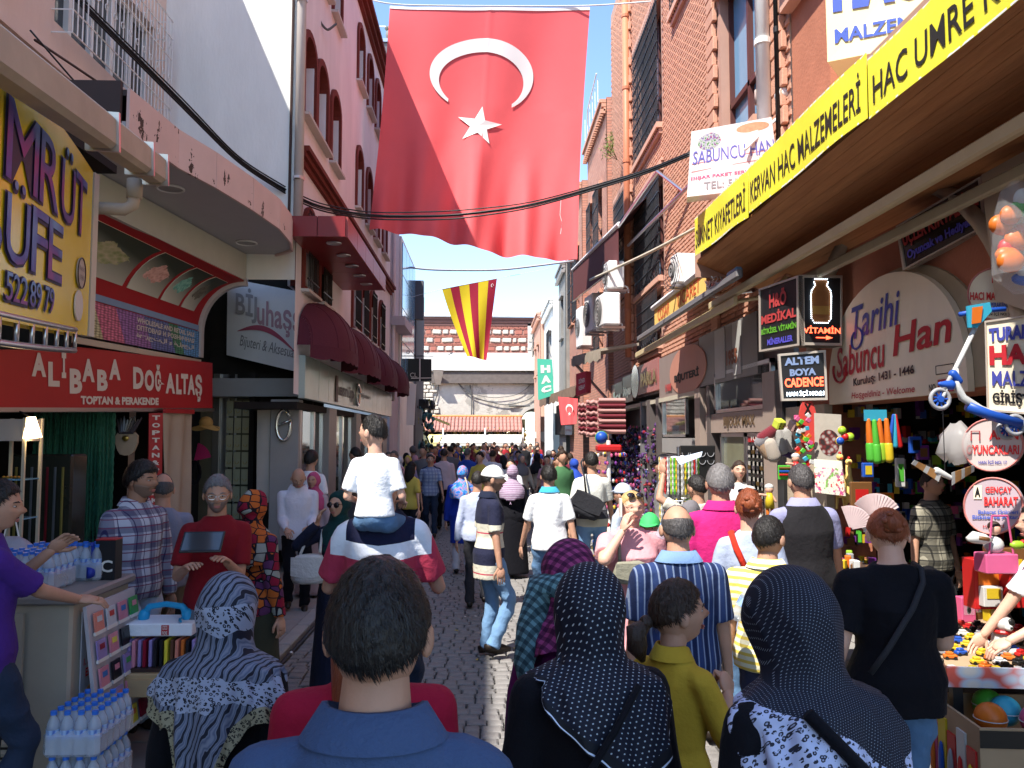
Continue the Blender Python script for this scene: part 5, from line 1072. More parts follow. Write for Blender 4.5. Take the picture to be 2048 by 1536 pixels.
# trestle with boxed goods behind
t = thing('table', 'pale wooden shelf table with rows of upright phone cases', 'table', (-1.93, 5.32, -.13)); WDL = mat('pale_wood', (.45, .30, .15), .6, var=.2, vs=5, stretch=(1, 8, 1)); g = G(); g.cb((0, 0, .70), (.62, .8, .035), .006); g.obj('top', WDL, t)
for sx in (-1, 1):
    for sy in (-1, 1): g = G(); g.box((sx*.27, sy*.36, .41), (.04, .04, .55)); g.obj('leg', WDL, t)
g = G(); g.box((0, -.41, .64), (.62, .02, .1)); g.obj('apron', WDL, t)
t = thing('case_tray', 'row of upright phone cases standing in a tray on the pale table', 'tray', (-1.93, 5.10, .59)); g = G(); g.box((0, 0, .01), (.56, .3, .02)); g.obj('tray', BROWNM, t)
for k in range(17): g = G(); g.cb((-.26+k*.032, -.05+.01*(k % 2), .10), (.020, .16, .16), .006); g.obj('phone_case', CC[(9, 11, 3, 11, 7, 11, 9, 9, 8, 5, 10, 6)[k % 12]], t)
t = thing('box', 'white product box with a red and white label on the tray of phone cases', 'box', (-2.0, 5.13, .785)); g = G(); g.cb((0, 0, .04), (.42, .26, .075), .006); g.obj('carton', WHT, t); qb = quadfn([V((-.21, -.132, .08)), V((.21, -.132, .08)), V((.21, -.132, 0)), V((-.21, -.132, 0))]); g = G(); g.box((.05, -.132, .04), (.045, .004, .06)); g.obj('label_patch', RED, t); write('COCO', (.585, .15, .655, .45), qb, (0, -.006, 0), PRN, t); write('PHONE', (.585, .55, .655, .85), qb, (0, -.006, 0), PRN, t)
t = thing('telephone_handset', 'blue retro telephone handset lying on the white box', 'handset', (-2.0, 5.13, .865)); g = G(); HB_ = mat('cyan_plastic', (.02, .30, .55), .35, var=0); g.tube([(-.13, 0, .03), (-.10, 0, .075), (0, 0, .09), (.10, 0, .075), (.13, 0, .03)], [.028, .02, .018, .02, .028], 10); g.cap((-.13, 0, .03), (-.135, 0, .01), .034, .034); g.cap((.13, 0, .03), (.135, 0, .01), .034, .034); g.obj('grip', HB_, t, True); g = G(); g.tube([(.13+.02*math.sin(q), -.05+.1*math.cos(q*.35), .01+.004*math.sin(q*8)) for q in np.linspace(0, 7, 30)], .006, 5); g.obj('cord', HB_, t, True)
for k, (x, y, z, d, m) in enumerate(((-2.06, 6.0, .72, (.16, .12, .24), BLKM), (-1.93, 5.95, .72, (.10, .1, .16), CC[8]), (-1.80, 5.92, .72, (.2, .1, .13), CC[1]), (-2.15, 5.9, .72, (.1, .1, .12), CC[6]), (-1.70, 5.9, .72, (.16, .2, .05), CC[9]))):
    g = G(); g.cb((0, 0, d[2]/2), d, .006); o = g.obj('box', m, None, label=('tall black accessory box', 'small yellow box', 'red edged accessory box', 'small orange box', 'flat stack of dark phone cases')[k]+' at the back of the phone case table', cat='box'); o.location = (x, y-.3, z-.13); g = G(); g.box((0, -d[1]/2-.002, d[2]*.5), (d[0]*.6, .003, d[2]*.4)); g.obj('label_patch', PRN, o)
g = G(); g.cb((0, 0, .35), (.5, .35, .7), .01); o = g.obj('crate', mat('orange_wood', (.30, .09, .02), .6), None, label='orange brown wooden crate stand between the grey-blue shirt man and the red T-shirt man', cat='crate'); o.location = (-2.2, 7.3, 0)
# ---------------------------------------------------------------- right-hand signs
PIL = mat('sign_cream', (.78, .69, .52), .5, var=.2, vs=1.8, stretch=(1, 1, .4)); SBL = mat('script_blue', (.05, .06, .30), .5, var=0); SRD = mat('script_red', (.42, .02, .03), .5, var=0)
AX = 3.44; y0, y1, zb, za = 7.95, 5.62, 2.32, 3.40
t = thing('sign', 'large cream arch shaped sign reading Tarihi Sabuncu Han over the bazaar entrance', 'sign', (AX, 6.8, zb))
def af(u, v): return V((0, y0+(y1-y0)*u-6.8, (za-zb)*(1-v)))
pts = [af(0, 1), af(0, .93)]+[af(.5-.5*math.cos(a)*(1.0), .93-.93*math.sin(a)**.85) for a in np.linspace(.12, 3.02, 26)]+[af(1, .93), af(1, 1)]
g = G(); g.prism(pts, (.05, 0, 0)); g.obj('panel', PIL, t)
g = G(); g.prism([p+V((.055, -.22*(i/len(pts)), .03)) for i, p in enumerate(pts)], (.10, 0, 0)); g.obj('backing', mat('old_cream', (.36, .30, .20), .8, var=.3), t)
n_ = (-.008, 0, 0)
for s_, bx, m, o in (('Tarihi', (.24, .16, .62, .44), SBL, dict(shear=.25, bold=.012)), ('Sabuncu', (.09, .47, .50, .74), SRD, dict(shear=.15, bold=.015)), ('Han', (.56, .44, .93, .68), SRD, dict(shear=.15, bold=.02)), ('Kuruluş: 1431 - 1446', (.24, .775, .70, .86), LD, dict(bold=.03)), ('Hoşgeldiniz - Welcome', (.22, .915, .70, .985), SRD, dict(shear=.15, bold=.01)), ('NO', (.79, .925, .83, .975), LD, {})):
    write(s_, bx, (lambda u, v, o=o: af(u, v-.07*(u-.5)*(v < .9))), n_, m, t, o.get('bold', .02), o.get('shear', 0))
g = G(); g.tube([af(.27+.07*math.cos(a)*(1-.04*k), .46+.10*math.sin(a)*(1-.02*k))+V((-.01, 0, 0)) for k, a in enumerate(np.linspace(-1.2, 4.4, 18))], .010, 5); g.obj('flourish', SBL, t)
g = G(); g.tube([af(.12+.06*math.cos(a), .70+.11*math.sin(a))+V((-.01, 0, 0)) for a in np.linspace(-.4, 3.6, 14)], .012, 5); g.obj('flourish', SRD, t)
g = G(); g.prism([af(.845, .90)+V((-.012, 0, 0)), af(.93, .90)+V((-.012, 0, 0)), af(.93, .99)+V((-.012, 0, 0)), af(.845, .99)+V((-.012, 0, 0))], (.006, 0, 0)); pl2 = g.obj('number_plate', RED, t); write('17', (.865, .915, .91, .965), af, (-.02, 0, 0), PRN, t)
g = G(); g.tube([af(.83, .80), af(.93, .80), af(.93, .86), af(.83, .86), af(.83, .80)], .004, 4); g.obj('stamp', LD, t)
# stacked light boxes at the corner: vitamin box and paint box
def boxsign(lb, c, th, texts, m=BLKM, fr=None, extra=None): return board('sign', lb, 'sign', c, th, m, texts, frame=fr or mat('aluminium_frame', (.50, .44, .38), .4, metal=.3), fw=.03, extra=extra)
RL = mat('led_red', (.6, .03, .02), .4, emit=(1, .10, .04), es=2.2, var=0); WL = mat('led_white', (.6, .7, .8), .4, emit=(.75, .88, 1), es=3.0, var=0); GL = mat('green_print', (.12, .38, .03), .5, var=0); BL2 = mat('violet_blue_print', (.09, .08, .50), .5, var=0); DRT = mat('dull_red_print', (.42, .05, .05), .5, var=0); LBT = mat('pale_blue_print2', (.20, .28, .48), .5, var=0)
def vit(t, fn, n):
    P_ = [(.36, .06), (.64, .06), (.66, .10), (.64, .15), (.72, .22), (.74, .30), (.73, .62), (.66, .68), (.34, .68), (.27, .62), (.26, .30), (.28, .22), (.36, .15), (.34, .10)]
    g = G(); g.prism([fn(a, b)+n*.006 for a, b in P_], -n*.004); g.obj('bottle_picture', mat('brown_bottle_print', (.26, .10, .03), .5, var=.2, vs=9), t)
    g = G(); g.prism([fn(.30, .44)+n*.009, fn(.70, .44)+n*.009, fn(.70, .56)+n*.009, fn(.30, .56)+n*.009], -n*.002); g.obj('label_patch', mat('ochre_print', (.40, .22, .05), .5), t)
    g = G(); n2 = len(P_)
    for i in range(n2):
        a, b = fn(*P_[i])+n*.012, fn(*P_[(i+1) % n2])+n*.012; k = max(1, int((b-a).length/.017))
        for q in range(k): g.box(a.lerp(b, q/k), (.008, .008, .008))
    g.obj('led_outline', WL, t, kind='stuff')
    g = G(); g.tube([fn(.38, .89)+n*.01, fn(.62, .89)+n*.01], .006, 4); g.prism([fn(.62, .86)+n*.012, fn(.78, .89)+n*.012, fn(.62, .92)+n*.012], -n*.004); g.obj('led_arrow', RL, t)
Y_ = 7.55
boxsign('black light box with an LED vitamin bottle and red VİTAMİN lettering', [W(1598, 550, Y=Y_), W(1684, 551, Y=Y_), W(1683, 692, Y=Y_), W(1600, 690, Y=Y_)], .2, [('VİTAMİN', (.08, .72, .97, .83), RL)], extra=vit)
boxsign('black sign reading H&Ö MEDİKAL facing the street beside the vitamin box', [W(1519, 578, Y=8.3), W(1597, 551, Y=Y_-.02), W(1599, 691, Y=Y_-.02), W(1520, 704, Y=8.3)], .05, [('H&Ö', (.28, .10, .72, .36), DRT, dict(bold=.04)), ('MEDİKAL', (.06, .40, .95, .58), DRT, dict(bold=.04)), ('BİTKİSEL VİTAMİN', (.06, .63, .95, .74), GL, dict(bold=.03)), ('MİNERALLER', (.22, .80, .86, .92), BL2, dict(bold=.04))])
boxsign('black sign reading ALTEM BOYA CADENCE under the vitamin box', [W(1556, 708, Y=7.65), W(1651, 700, Y=7.55), W(1655, 800, Y=7.55), W(1563, 802, Y=7.65)], .06, [('ALTEM', (.12, .10, .85, .26), LBT, dict(bold=.05)), ('BOYA', (.22, .34, .78, .49), LBT, dict(bold=.05)), ('CADENCE', (.10, .53, .93, .72), RL, dict(bold=.03)), ('HAN İÇİ NO:21', (.12, .79, .93, .92), WL, dict(bold=.03))])
# right edge signs
def oval(lb, cx, cy, rx, ry, Y, m, texts, extra=None):
    c = [W(cx-rx, cy-ry, Y=Y+.12), W(cx+rx, cy-ry, Y=Y-.12), W(cx+rx, cy+ry, Y=Y-.12), W(cx-rx, cy+ry, Y=Y+.12)]; t = thing('sign', lb, 'sign', sum(c, V())/4); f = quadfn([q-t.location for q in c]); n = normal(c)
    disc(f, n, .5, .5, .5, .5, m, t, 'panel', 0, 40, .04); g = G(); g.tube([f(.5+.49*math.cos(a), .5+.49*math.sin(a))+n*.003 for a in np.linspace(0, 6.283, 40)], .006, 4); g.obj('rim', mat('pink_rim', (.5, .18, .16), .5), t)
    for tx in texts: write(tx[0], tx[1], f, n*.008, tx[2], t, .03)
    if extra: extra(t, f, n)
    return t
oval('round sign reading AKIN OYUNCAKLARI hanging above the toy stall', 1986, 890, 62, 53, 5.0, mat('pale_pink_sign', (.50, .42, .40), .5), [('AKIN', (.45, .22, .92, .40), RTX), ('OYUNCAKLARI', (.08, .50, .93, .68), RTX), ('HAN İÇİ NO: 17', (.28, .78, .74, .87), SBL)], lambda t, f, n: (lambda g: (g.tube([f(.16, .42)+n*.01, f(.16, .24)+n*.01, f(.30, .24)+n*.01, f(.30, .42)+n*.01], .004, 4), g.obj('emblem', DRT, t)))(G()))
oval('oval pink-grey sign reading GENÇAY BAHARAT at the right edge', 1987, 1012, 60, 57, 4.95, mat('lilac_sign', (.42, .34, .38), .5), [('GENÇAY', (.38, .16, .82, .30), RTX), ('BAHARAT', (.36, .34, .92, .50), RTX), ('Baharat Ürünleri', (.26, .56, .92, .64), BTX), ('Bitkisel ve Aktar', (.16, .66, .92, .73), BTX), ('HAN İÇİ', (.34, .82, .7, .89), DRT)], lambda t, f, n: (lambda g: (g.prism([f(.18, .14)+n*.006, f(.32, .14)+n*.006, f(.32, .38)+n*.006, f(.18, .38)+n*.006], -n*.002), g.obj('emblem_patch', PIL, t), write('A', (.20, .17, .30, .34), f, n*.01, LD, t, .05)))(G()))
oval('round cream sign reading KERVAN HACI MALZEMELERİ partly behind the scooter', 1995, 588, 60, 53, 5.25, PIL, [('KERVAN', (.42, .14, .98, .30), RTX), ('HACI MALZEMELERİ', (.05, .42, 1.0, .62), RTX), ('PERAKENDE SATIŞ', (.40, .66, .92, .78), BTX), ('HAN İÇİ NO: 23', (.3, .84, .75, .92), LD)])
board('sign', 'cream sign reading TURAN HAC MALZEMELERİ GİRİŞTE at the right edge', 'sign', [W(1971, 642, Y=4.9), W(2125, 620, Y=4.5), W(2125, 835, Y=4.5), W(1976, 822, Y=4.9)], .06, PIL, [('TURAN', (.05, .09, .62, .24), SBL, dict(bold=.05)), ('HAC', (.05, .28, .80, .50), SRD, dict(bold=.05)), ('MALZEME', (.08, .56, .95, .72), SBL, dict(bold=.02)), ('GİRİŞTE', (.08, .76, .66, .93), LD, dict(bold=.04))], frame=mat('aluminium_frame', 0), fw=.015)
# tilted stationery sign
board('sign', 'dark tilted sign reading ÜÇLER KIRTASİYE wrapped in clear plastic', 'sign', [W(1794, 452, Y=6.3), W(1964, 352, Y=5.4), W(1974, 452, Y=5.4), W(1808, 540, Y=6.3)], .08, mat('dark_glossy_sign', (.03, .022, .02), .15, var=.3, vs=9, spec=.8), [('ÜÇLER', (.05, .16, .36, .58), DRT, dict(bold=.04)), ('KIRTASİYE', (.38, .10, .95, .52), DRT, dict(bold=.04)), ('Oyuncak ve Hediyelik', (.08, .64, .92, .88), BL2, dict(bold=.04))], frame=mat('aluminium_frame', 0))
board('panel', 'pale poster panel behind the bagged toy at the upper right edge', 'panel', [W(1962, 350, Y=5.2), W(2110, 268, Y=4.6), W(2110, 640, Y=4.6), W(1990, 600, Y=5.2)], .03, mat('beige_poster', (.46, .36, .26), .6))
# large yellow and white sign on top, white Sabuncu Han sign
WYL = mat('pale_yellow_sign', (.80, .76, .42), .5, var=.05)
board('sign', 'pale yellow box sign reading HAC MALZEMELERİ in blue at the top right', 'sign', [W(1648, -110, Y=6.6), W(1900, -150, Y=6.0), W(1900, 75, Y=6.0), W(1655, 124, Y=6.6)], .5, WYL, [('HAC', (.06, .05, .80, .60), BTX, dict(bold=.07)), ('MALZEMELERİ', (.07, .70, 1.15, .86), BTX, dict(bold=.03))])
def veg(t, fn, n):
    for cu, cv, ru, rv, m in ((.23, .20, .14, .13, mat('salad_print', 0, .6, pat=lambda n: n.ramp(n.noise(n.co(), 30, 3), [(.38, (.05, .20, .04)), (.5, (.5, .5, .5)), (.6, (.10, .06, .25)), (.7, (.5, .08, .05))]), var=0)), (.76, .10, .20, .07, mat('food_print', (.60, .28, .16), .6, var=.4, vs=30))): disc(fn, n, cu, cv, ru, rv, m, t, 'food_picture', .004)
    for v in (.50, .62):
        g = G(); g.prism([fn(.03, v)+n*.005, fn(.95, v-.05)+n*.005, fn(.95, v-.035)+n*.005, fn(.03, v+.015)+n*.005], -n*.002); g.obj('line', mat('pink_line', (.70, .25, .25), .6), t)
board('sign', 'tilted white sign reading SABUNCU HAN with food pictures and telephone number', 'sign', [W(1383, 263, Y=9.2), W(1543, 234, Y=9.0), W(1560, 372, Y=9.0), W(1374, 394, Y=9.2)], .22, mat('white_pink_sign', (.74, .66, .66), .5, var=.1, vs=1), [('SABUNCU HAN', (.04, .32, .99, .52), mat('slate_blue_print', (.12, .12, .42), .6, var=0), dict(bold=.005)), ('DIŞAR PAKET SERVİS', (.03, .69, .75, .77), mat('pink_red_print', (.6, .08, .20), .6, var=0)), ('TEL: 513', (.18, .81, .62, .92), mat('grey_print', 0), dict(bold=.01))], extra=veg)
# shop fascia band under the brick building
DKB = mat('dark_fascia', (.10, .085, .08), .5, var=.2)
t = thing('shop', 'row of jewellery shop fronts with dark fascias on the right', 'shop', (3.45, 14, 0))
def rp(px, z, X=3.42): p = W(px, 872, X=X); return V((X, p.y, z))
def fas(px0, px1, z0, z1, m, nm='fascia_panel', X=3.42, th=.12): a, b = rp(px0, z0, X), rp(px1, z1, X); g = G(); g.bb((X, a.y, z0), (X+th, b.y, z1)); return part(g, nm, m, t)
fas(1204, 1245, 2.78, 3.42, mat('brown_glass_fascia', (.17, .10, .085), .3)); fas(1246, 1266, 2.85, 3.5, mat('brown_glass_fascia', 0)); fas(1267, 1318, 2.95, 3.6, mat('pink_brown_fascia', (.36, .13, .12), .4)); fas(1320, 1400, 2.75, 3.55, mat('taupe_fascia', (.26, .20, .18), .5)); fas(1401, 1518, 2.80, 3.60, mat('grey_fascia', (.16, .15, .145), .4))
fas(1204, 1400, 2.68, 2.76, CRM, 'light_strip', 3.40, .3)
for s_, p0, p1, z0, z1, m in (('Takı', 1208, 1243, 2.9, 3.2, CHR), ('Dünyası', 1248, 1264, 2.95, 3.25, CHR), ('PARLA', 1284, 1316, 3.1, 3.4, GOLD), ('BİJUTERİ', 1352, 1402, 2.95, 3.15, BT), ('1988', 1334, 1346, 2.85, 3.0, DRT), ('1955', 1458, 1480, 3.0, 3.22, mat('brown_print', (.2, .06, .03), .6, var=0))):
    A, B = rp(p0, z1), rp(p1, z0); f = lambda u, v, A=A, B=B: V((3.40, A.y+(B.y-A.y)*u, A.z+(B.z-A.z)*v)); o = write(s_, (0, 0, 1, 1), f, (0, 0, 0), m, t, .05); o.matrix_parent_inverse = Mx.Translation(-t.location)
for p0, z, ry, rz_, m in ((1272, 3.28, .45, .38, CHR), (1376, 3.15, 1.25, .42, mat('salmon_disc', (.48, .22, .16), .5, var=.1))): a = rp(p0, z); g = G(); g.prism([(3.405, a.y+ry*math.cos(q), z+rz_*math.sin(q)) for q in np.linspace(0, 6.08, 28)], (.014, 0, 0)); part(g, 'emblem', m, t)
for p0, p1 in ((1432, 1452), (1468, 1484)): fas(p0, p1, 2.85, 3.58, mat('pale_strip', (.42, .42, .40), .5), 'pale_panel', 3.41, .01)
for px, w_, m in ((1285, .14, GRM), (1300, .3, DKB), (1318, .2, DKB), (1400, .32, mat('taupe_column', (.32, .25, .21), .5)), (1422, .16, DKB), (1545, .42, mat('taupe_column', 0)), (1566, .2, BLKM)): a = rp(px, 0); g = G(); g.bb((3.38, a.y-w_/2, 0), (3.55, a.y+w_/2, 2.78)); part(g, 'column', m, t)
REF = mat('reflecting_glass', (.16, .17, .16), .04, var=.5, vs=2.0, spec=1.0, metal=.55)
for p0, p1, z0, z1, m in ((1324, 1372, 2.0, 2.72, REF), (1324, 1380, .3, 1.68, mat('lit_shop_glass', (.20, .20, .13), .12, var=.3, spec=.8)), (1430, 1545, 2.35, 2.95, REF), (1440, 1490, .1, 2.05, mat('lit_shop_glass', 0)), (1492, 1545, .1, 2.05, mat('card_wall_glass', (.30, .28, .22), .3, var=.2))):
    o = fas(p0, p1, z0, z1, m, 'window', 3.46, .02); A, B = rp(p0, z1), rp(p1, z0)
    for (c0, c1) in (((A.y, z0), (B.y, z0+.05)), ((A.y, z1-.05), (B.y, z1)), ((A.y, z0), (A.y-.06, z1)), ((B.y+.06, z0), (B.y, z1))): g = G(); g.bb((3.42, c0[0], c0[1]), (3.47, c1[0], c1[1])); part(g, 'frame', MET, t)
fas(1412, 1552, 2.06, 2.34, mat('taupe_column', 0), 'door_header', 3.40, .1); A, B = rp(1452, 2.29), rp(1515, 2.11); f = lambda u, v: V((3.385, A.y+(B.y-A.y)*u, A.z+(B.z-A.z)*v)); o = write('BIJOUX MAX', (0, 0, 1, 1), f, (0, 0, 0), mat('bronze_letters', (.20, .13, .06), .4, metal=.5), t, .03); o.matrix_parent_inverse = Mx.Translation(-t.location)
fas(1496, 1540, 1.93, 2.04, RED, 'toptan_plate', 3.43, .01); A, B = rp(1500, 2.02), rp(1536, 1.95); f = lambda u, v: V((3.42, A.y+(B.y-A.y)*u, A.z+(B.z-A.z)*v)); o = write('TOPTAN', (0, 0, 1, 1), f, (0, 0, 0), PRN, t, .03); o.matrix_parent_inverse = Mx.Translation(-t.location)
fas(1324, 1385, 1.70, 1.98, mat('grey_panel', 0), 'transom', 3.42, .06)
for j in range(9):
    for i in range(6):
        a = rp(1497+i*8, 1.88-j*.2); g = G(); g.bb((3.425, a.y-.13, a.z-.15), (3.435, a.y+.12, a.z)); o = part(g, 'display_card', mat('grey_card', (.40, .38, .34), .6), t); g = G(); g.bb((3.418, a.y-.06, a.z-.10), (3.424, a.y+.05, a.z-.05)); g.obj('trinket', (BLKM, GOLD, MET)[(i+j) % 3], o)
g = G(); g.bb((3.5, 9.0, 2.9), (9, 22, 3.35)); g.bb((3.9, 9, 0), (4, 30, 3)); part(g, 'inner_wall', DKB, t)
# ---------------------------------------------------------------- the old wall closing the street
EY = 45.0
def PE(px, py, Y=EY): return W(px, py, Y=Y)
STW = mat('old_wall_render', (.46, .43, .38), .95, pat=lambda n: n.mix(n.m('MULTIPLY', n.gt(n.noise(n.co(), 1.1, 5, .7), .56), .6), n.mix(n.noise(n.map(n.co(), (1, 1, .3)), .9, 4, .6), (.60, .57, .51), (.50, .46, .40)), (.26, .24, .21)), var=.22, vs=4, bump=.8, bs=9)
t = thing('wall', 'old stone and brick wall closing the far end of the street', 'wall', (0, EY, 0)); ow = t
g = G(); A, B = PE(770, 700), PE(1150, 700); x0, x1 = -8.5, 4.2
arx0, arx1, arz = PE(1042, 880).x, PE(1102, 880).x, PE(1070, 818).z
wallgrid(g, EY, x0, arx0, 0, 6.4, [], 0, ax='Y'); wallgrid(g, EY, arx1, x1, 0, 6.4, [], 0, ax='Y'); r = (arx1-arx0)/2; cx = (arx0+arx1)/2; z_ = arz-r
for i in range(12):
    a0, a1 = math.pi*i/12, math.pi*(i+1)/12; p, q = (cx+r*math.cos(a0), z_+r*math.sin(a0)), (cx+r*math.cos(a1), z_+r*math.sin(a1)); g.add([(p[0], EY, p[1]), (q[0], EY, q[1]), (q[0], EY, 6.4), (p[0], EY, 6.4)], [(0, 1, 2, 3)])
    g.add([(p[0], EY, p[1]), (q[0], EY, q[1]), (q[0], EY+5, q[1]), (p[0], EY+5, p[1])], [(0, 1, 2, 3)])
for x in (arx0, arx1): g.add([(x, EY, 0), (x, EY, z_), (x, EY+5, z_), (x, EY+5, 0)], [(0, 1, 2, 3)])
part(g, 'render', STW, t)
g = G(); g.tube([(cx+(r+.15)*math.cos(a), EY-.05, z_+(r+.15)*math.sin(a)) for a in np.linspace(-.2, 3.34, 18)], .16, 4); part(g, 'arch_ring', mat('arch_stone', (.42, .40, .36), .9), t)
# rubble stones lower left and mixed brick and stone band on top
rr = np.random.RandomState(9); RUB = mat('rubble_stone', (.56, .52, .45), .95, var=.35, vs=3, bump=.5, bs=20); TB = mat('thin_red_brick', (.40, .15, .11), .9, var=.25, vs=3)
P0, P1 = PE(800, 770), PE(880, 835); n = 0; z = P1.z-.2
while z < P0.z+.2:
    x = P0.x-.6; h = .17+.12*rr.rand()
    while x < P1.x-(.5*rr.rand()):
        w_ = .22+.35*rr.rand(); g = G(); g.cb((0, 0, 0), (w_-.05, .14, h-.04), .035, M=Mx.Rotation((rr.rand()-.5)*.2, 4, 'Y')); o = part(g, 'stone', RUB, t); o.location = (x+w_/2-t.location.x*0, EY-.05, z+h/2); o.matrix_parent_inverse = Mx.Translation(-t.location); x += w_
    z += h
zt0, zt1 = PE(900, 725).z, PE(900, 655).z; z = zt0; row = 0; brk_ = G()
while z < zt1:
    x = x0+3.0
    if row % 2:
        h = .30
        while x < x1-1.2:
            w_ = .28+.42*rr.rand()
            if rr.rand() < .75: g = G(); g.cb((0, 0, 0), (w_-.10, .14, h-.06), .05, M=Mx.Rotation((rr.rand()-.5)*.15, 4, 'Y')); o = part(g, 'stone', RUB, t); o.location = (x+w_/2, EY-.06, z+h/2); o.matrix_parent_inverse = Mx.Translation(-t.location)
            else: brk_.box((x+w_/2, EY-.03, z+h/2), (w_-.1, .08, h-.08))
            x += w_
    else:
        h = .17
        while x < x1-.4: brk_.box((x+.16, EY-.03, z+.04), (.29, .09, .06)); brk_.box((x+.05, EY-.03, z+.12), (.29, .09, .06)); x += .32
    z += h; row += 1
part(brk_, 'brick_courses', TB, t, kind='stuff')
g = G(); g.bb((x0+2.6, EY-.025, zt0-.1), (x1-.4, EY-.005, zt1+.1)); part(g, 'brick_bed', mat('pink_mortar', (.42, .24, .19), .95, var=.3, vs=2), t)
g = G(); zc = PE(900, 650).z
for k in range(4): g.bb((x0+2, EY-.05-.05*k, zc-.2+k*.16), (x1-.3, EY+.1, zc-.06+k*.16))
part(g, 'brick_cornice', mat('dark_red_cornice', (.20, .10, .085), .9, var=.2), t)
g = G(); g.prism([(x0+1, EY-.3, zc+.44), (x1, EY-.3, zc+.44), (x1, EY+6, zc+1.9), (x0+1, EY+6, zc+1.3)], (0, 0, .06)); part(g, 'roof', mat('pale_lead_roof', (.55, .56, .58), .7, var=.15), t)
# pale lower roof band and dark gutter beam across the wall
g = G(); a = PE(800, 742).z; b = PE(800, 716).z; g.prism([(x0+3.4, EY-.4, a), (x1-.5, EY-.4, a), (x1-.5, EY-.1, b+.25), (x0+3.4, EY-.1, b+.25)], (0, 0, .05)); part(g, 'lean_roof', mat('pale_roof', (.60, .59, .56), .8, var=.15), t)
g = G(); g.bb((PE(868, 0).x, EY-.30, PE(0, 765).z), (x1-.8, EY-.1, PE(0, 743).z)); part(g, 'gutter_beam', mat('weathered_beam', (.14, .12, .11), .9, var=.4, vs=6), t)
g = G(); c = PE(883, 865); g.prism([PE(868, 742)+V((0, -.9, 0)), PE(888, 742)+V((0, -.9, 0)), PE(882, 770)+V((0, -.3, 0)), PE(872, 770)+V((0, -.3, 0))], (0, .3, 0)); part(g, 'corbel', RUB, t)
def cab(pts, r, lb=None, m=BLKM, parent=None, nm='cable'):
    P_ = []
    for i in range(len(pts)-1):
        a, b = V(pts[i]), V(pts[i+1])
        for k in range(8): q = k/8; P_.append(a.lerp(b, q))
    P_.append(V(pts[-1]))
    for _ in range(6): P_ = [P_[0]]+[(P_[i-1]+P_[i]*2+P_[i+1])/4 for i in range(1, len(P_)-1)]+[P_[-1]]
    g = G(); g.tube(P_, r, 6)
    if parent: return part(g, nm, m, parent, True)
    return g.obj(nm, m, None, True, label=lb, cat='cable')
DC = mat('grey_cable', (.10, .10, .10), .7)
for pts, r in (([PE(890, 762), PE(960, 764), PE(1080, 768)], .03), ([PE(915, 765), PE(930, 785), PE(985, 797), PE(1040, 790), PE(1085, 745)], .018), ([PE(915, 765), PE(945, 795), PE(1010, 812), PE(1060, 800), PE(1085, 770)], .028), ([PE(940, 770), PE(944, 800), PE(943, 838)], .035), ([PE(878, 770), PE(872, 800), PE(855, 832)], .03), ([PE(1018, 812), PE(1060, 812)], .05), ([PE(830, 748), PE(860, 735), PE(905, 705)], .03)): cab([p+V((0, -.12, 0)) for p in pts], r, m=DC, parent=ow)
# window with opened casement on the wall, right
t = thing('window', 'old open casement window high on the far stone wall', 'window', PE(1082, 690, EY-.1)); g = G(); w_, h_ = 1.15, 1.75
g.bb((-.75, 0, -1.2), (.85, .06, 1.25)); g.obj('surround', mat('white_limewash', (.62, .60, .56), .9), t)
for k, (a, b) in enumerate((((-.48, -.03, -.9), (.48, -.02, .85)),)): g = G(); g.bb(a, b); g.obj('pane', GLS, t)
g = G()
for a, b in (((-.52, -.08, -.95), (-.44, -.02, .9)), ((.44, -.08, -.95), (.52, -.02, .9)), ((-.52, -.08, .84), (.52, -.02, .92)), ((-.52, -.08, -.97), (.52, -.02, -.9)), ((-.52, -.08, .35), (.52, -.02, .42)), ((-.03, -.08, .4), (.03, -.02, .88)), ((-.5, -.1, -.1), (.5, -.06, -.07))): g.bb(a, b)
g.obj('frame', mat('grey_wood', (.30, .28, .25), .8), t)
g = G(); g.bb((.62, -.9, -1.0), (.66, -.05, -.93)); g.bb((.62, -.9, .93), (.66, -.05, 1.0)); g.bb((.62, -.9, -1.0), (.66, -.84, 1.0)); g.bb((.62, -.1, -1.0), (.66, -.05, 1.0)); g.obj('casement', WM, t)
# market stalls under the wall: pantile roof, canvas awnings, lit goods
TIL = mat('red_pantile', (.40, .20, .17), .8, var=.3, vs=3); t = thing('stall', 'market stall row with red pantiled roof and cream awnings at the far wall', 'stall', (0, 43.2, 0)); g0 = t
xa, xb = PE(806, 860, 43.4).x, PE(1044, 860, 43.4).x; za_, zb_ = PE(900, 862, 42.6).z, PE(900, 835, 44).z; TLm = {}
g = G(); g.tube([(0, 0, 0), (0, .45, 0)], .085, 8, True); g.v = [(v[0], v[1], v[2]*.55) for v in g.v]; tme = g.mesh(TIL, True); nn_ = 0; sl = math.atan2(zb_-za_, 1.4)
ncol = int((xb-xa)/.2); g = G(); g.prism([(xa, 42.62, za_-.03), (xb, 42.62, za_-.03), (xb, 44.0, zb_-.03), (xa, 44.0, zb_-.03)], (0, 0, .02)); part(g, 'roof_deck', TIL, t)
for i in range(ncol):
    for j in range(4):
        o = link('roof_tile', tme, t); o.location = V((xa+.1+i*.2, 42.6+j*.36, za_+(zb_-za_)*j*.36/1.4+.02+.015*rr.rand()))-t.location; o.rotation_euler = (sl, 0, 0)
g = G()
for i in range(40): g.cap((xa+i*(xb-xa)/40, 44.0, zb_+.05), (xa+(i+.9)*(xb-xa)/40, 44.0, zb_+.05), .10, .09, 6)
part(g, 'ridge', mat('orange_ridge', (.55, .25, .10), .9, var=.3), t)
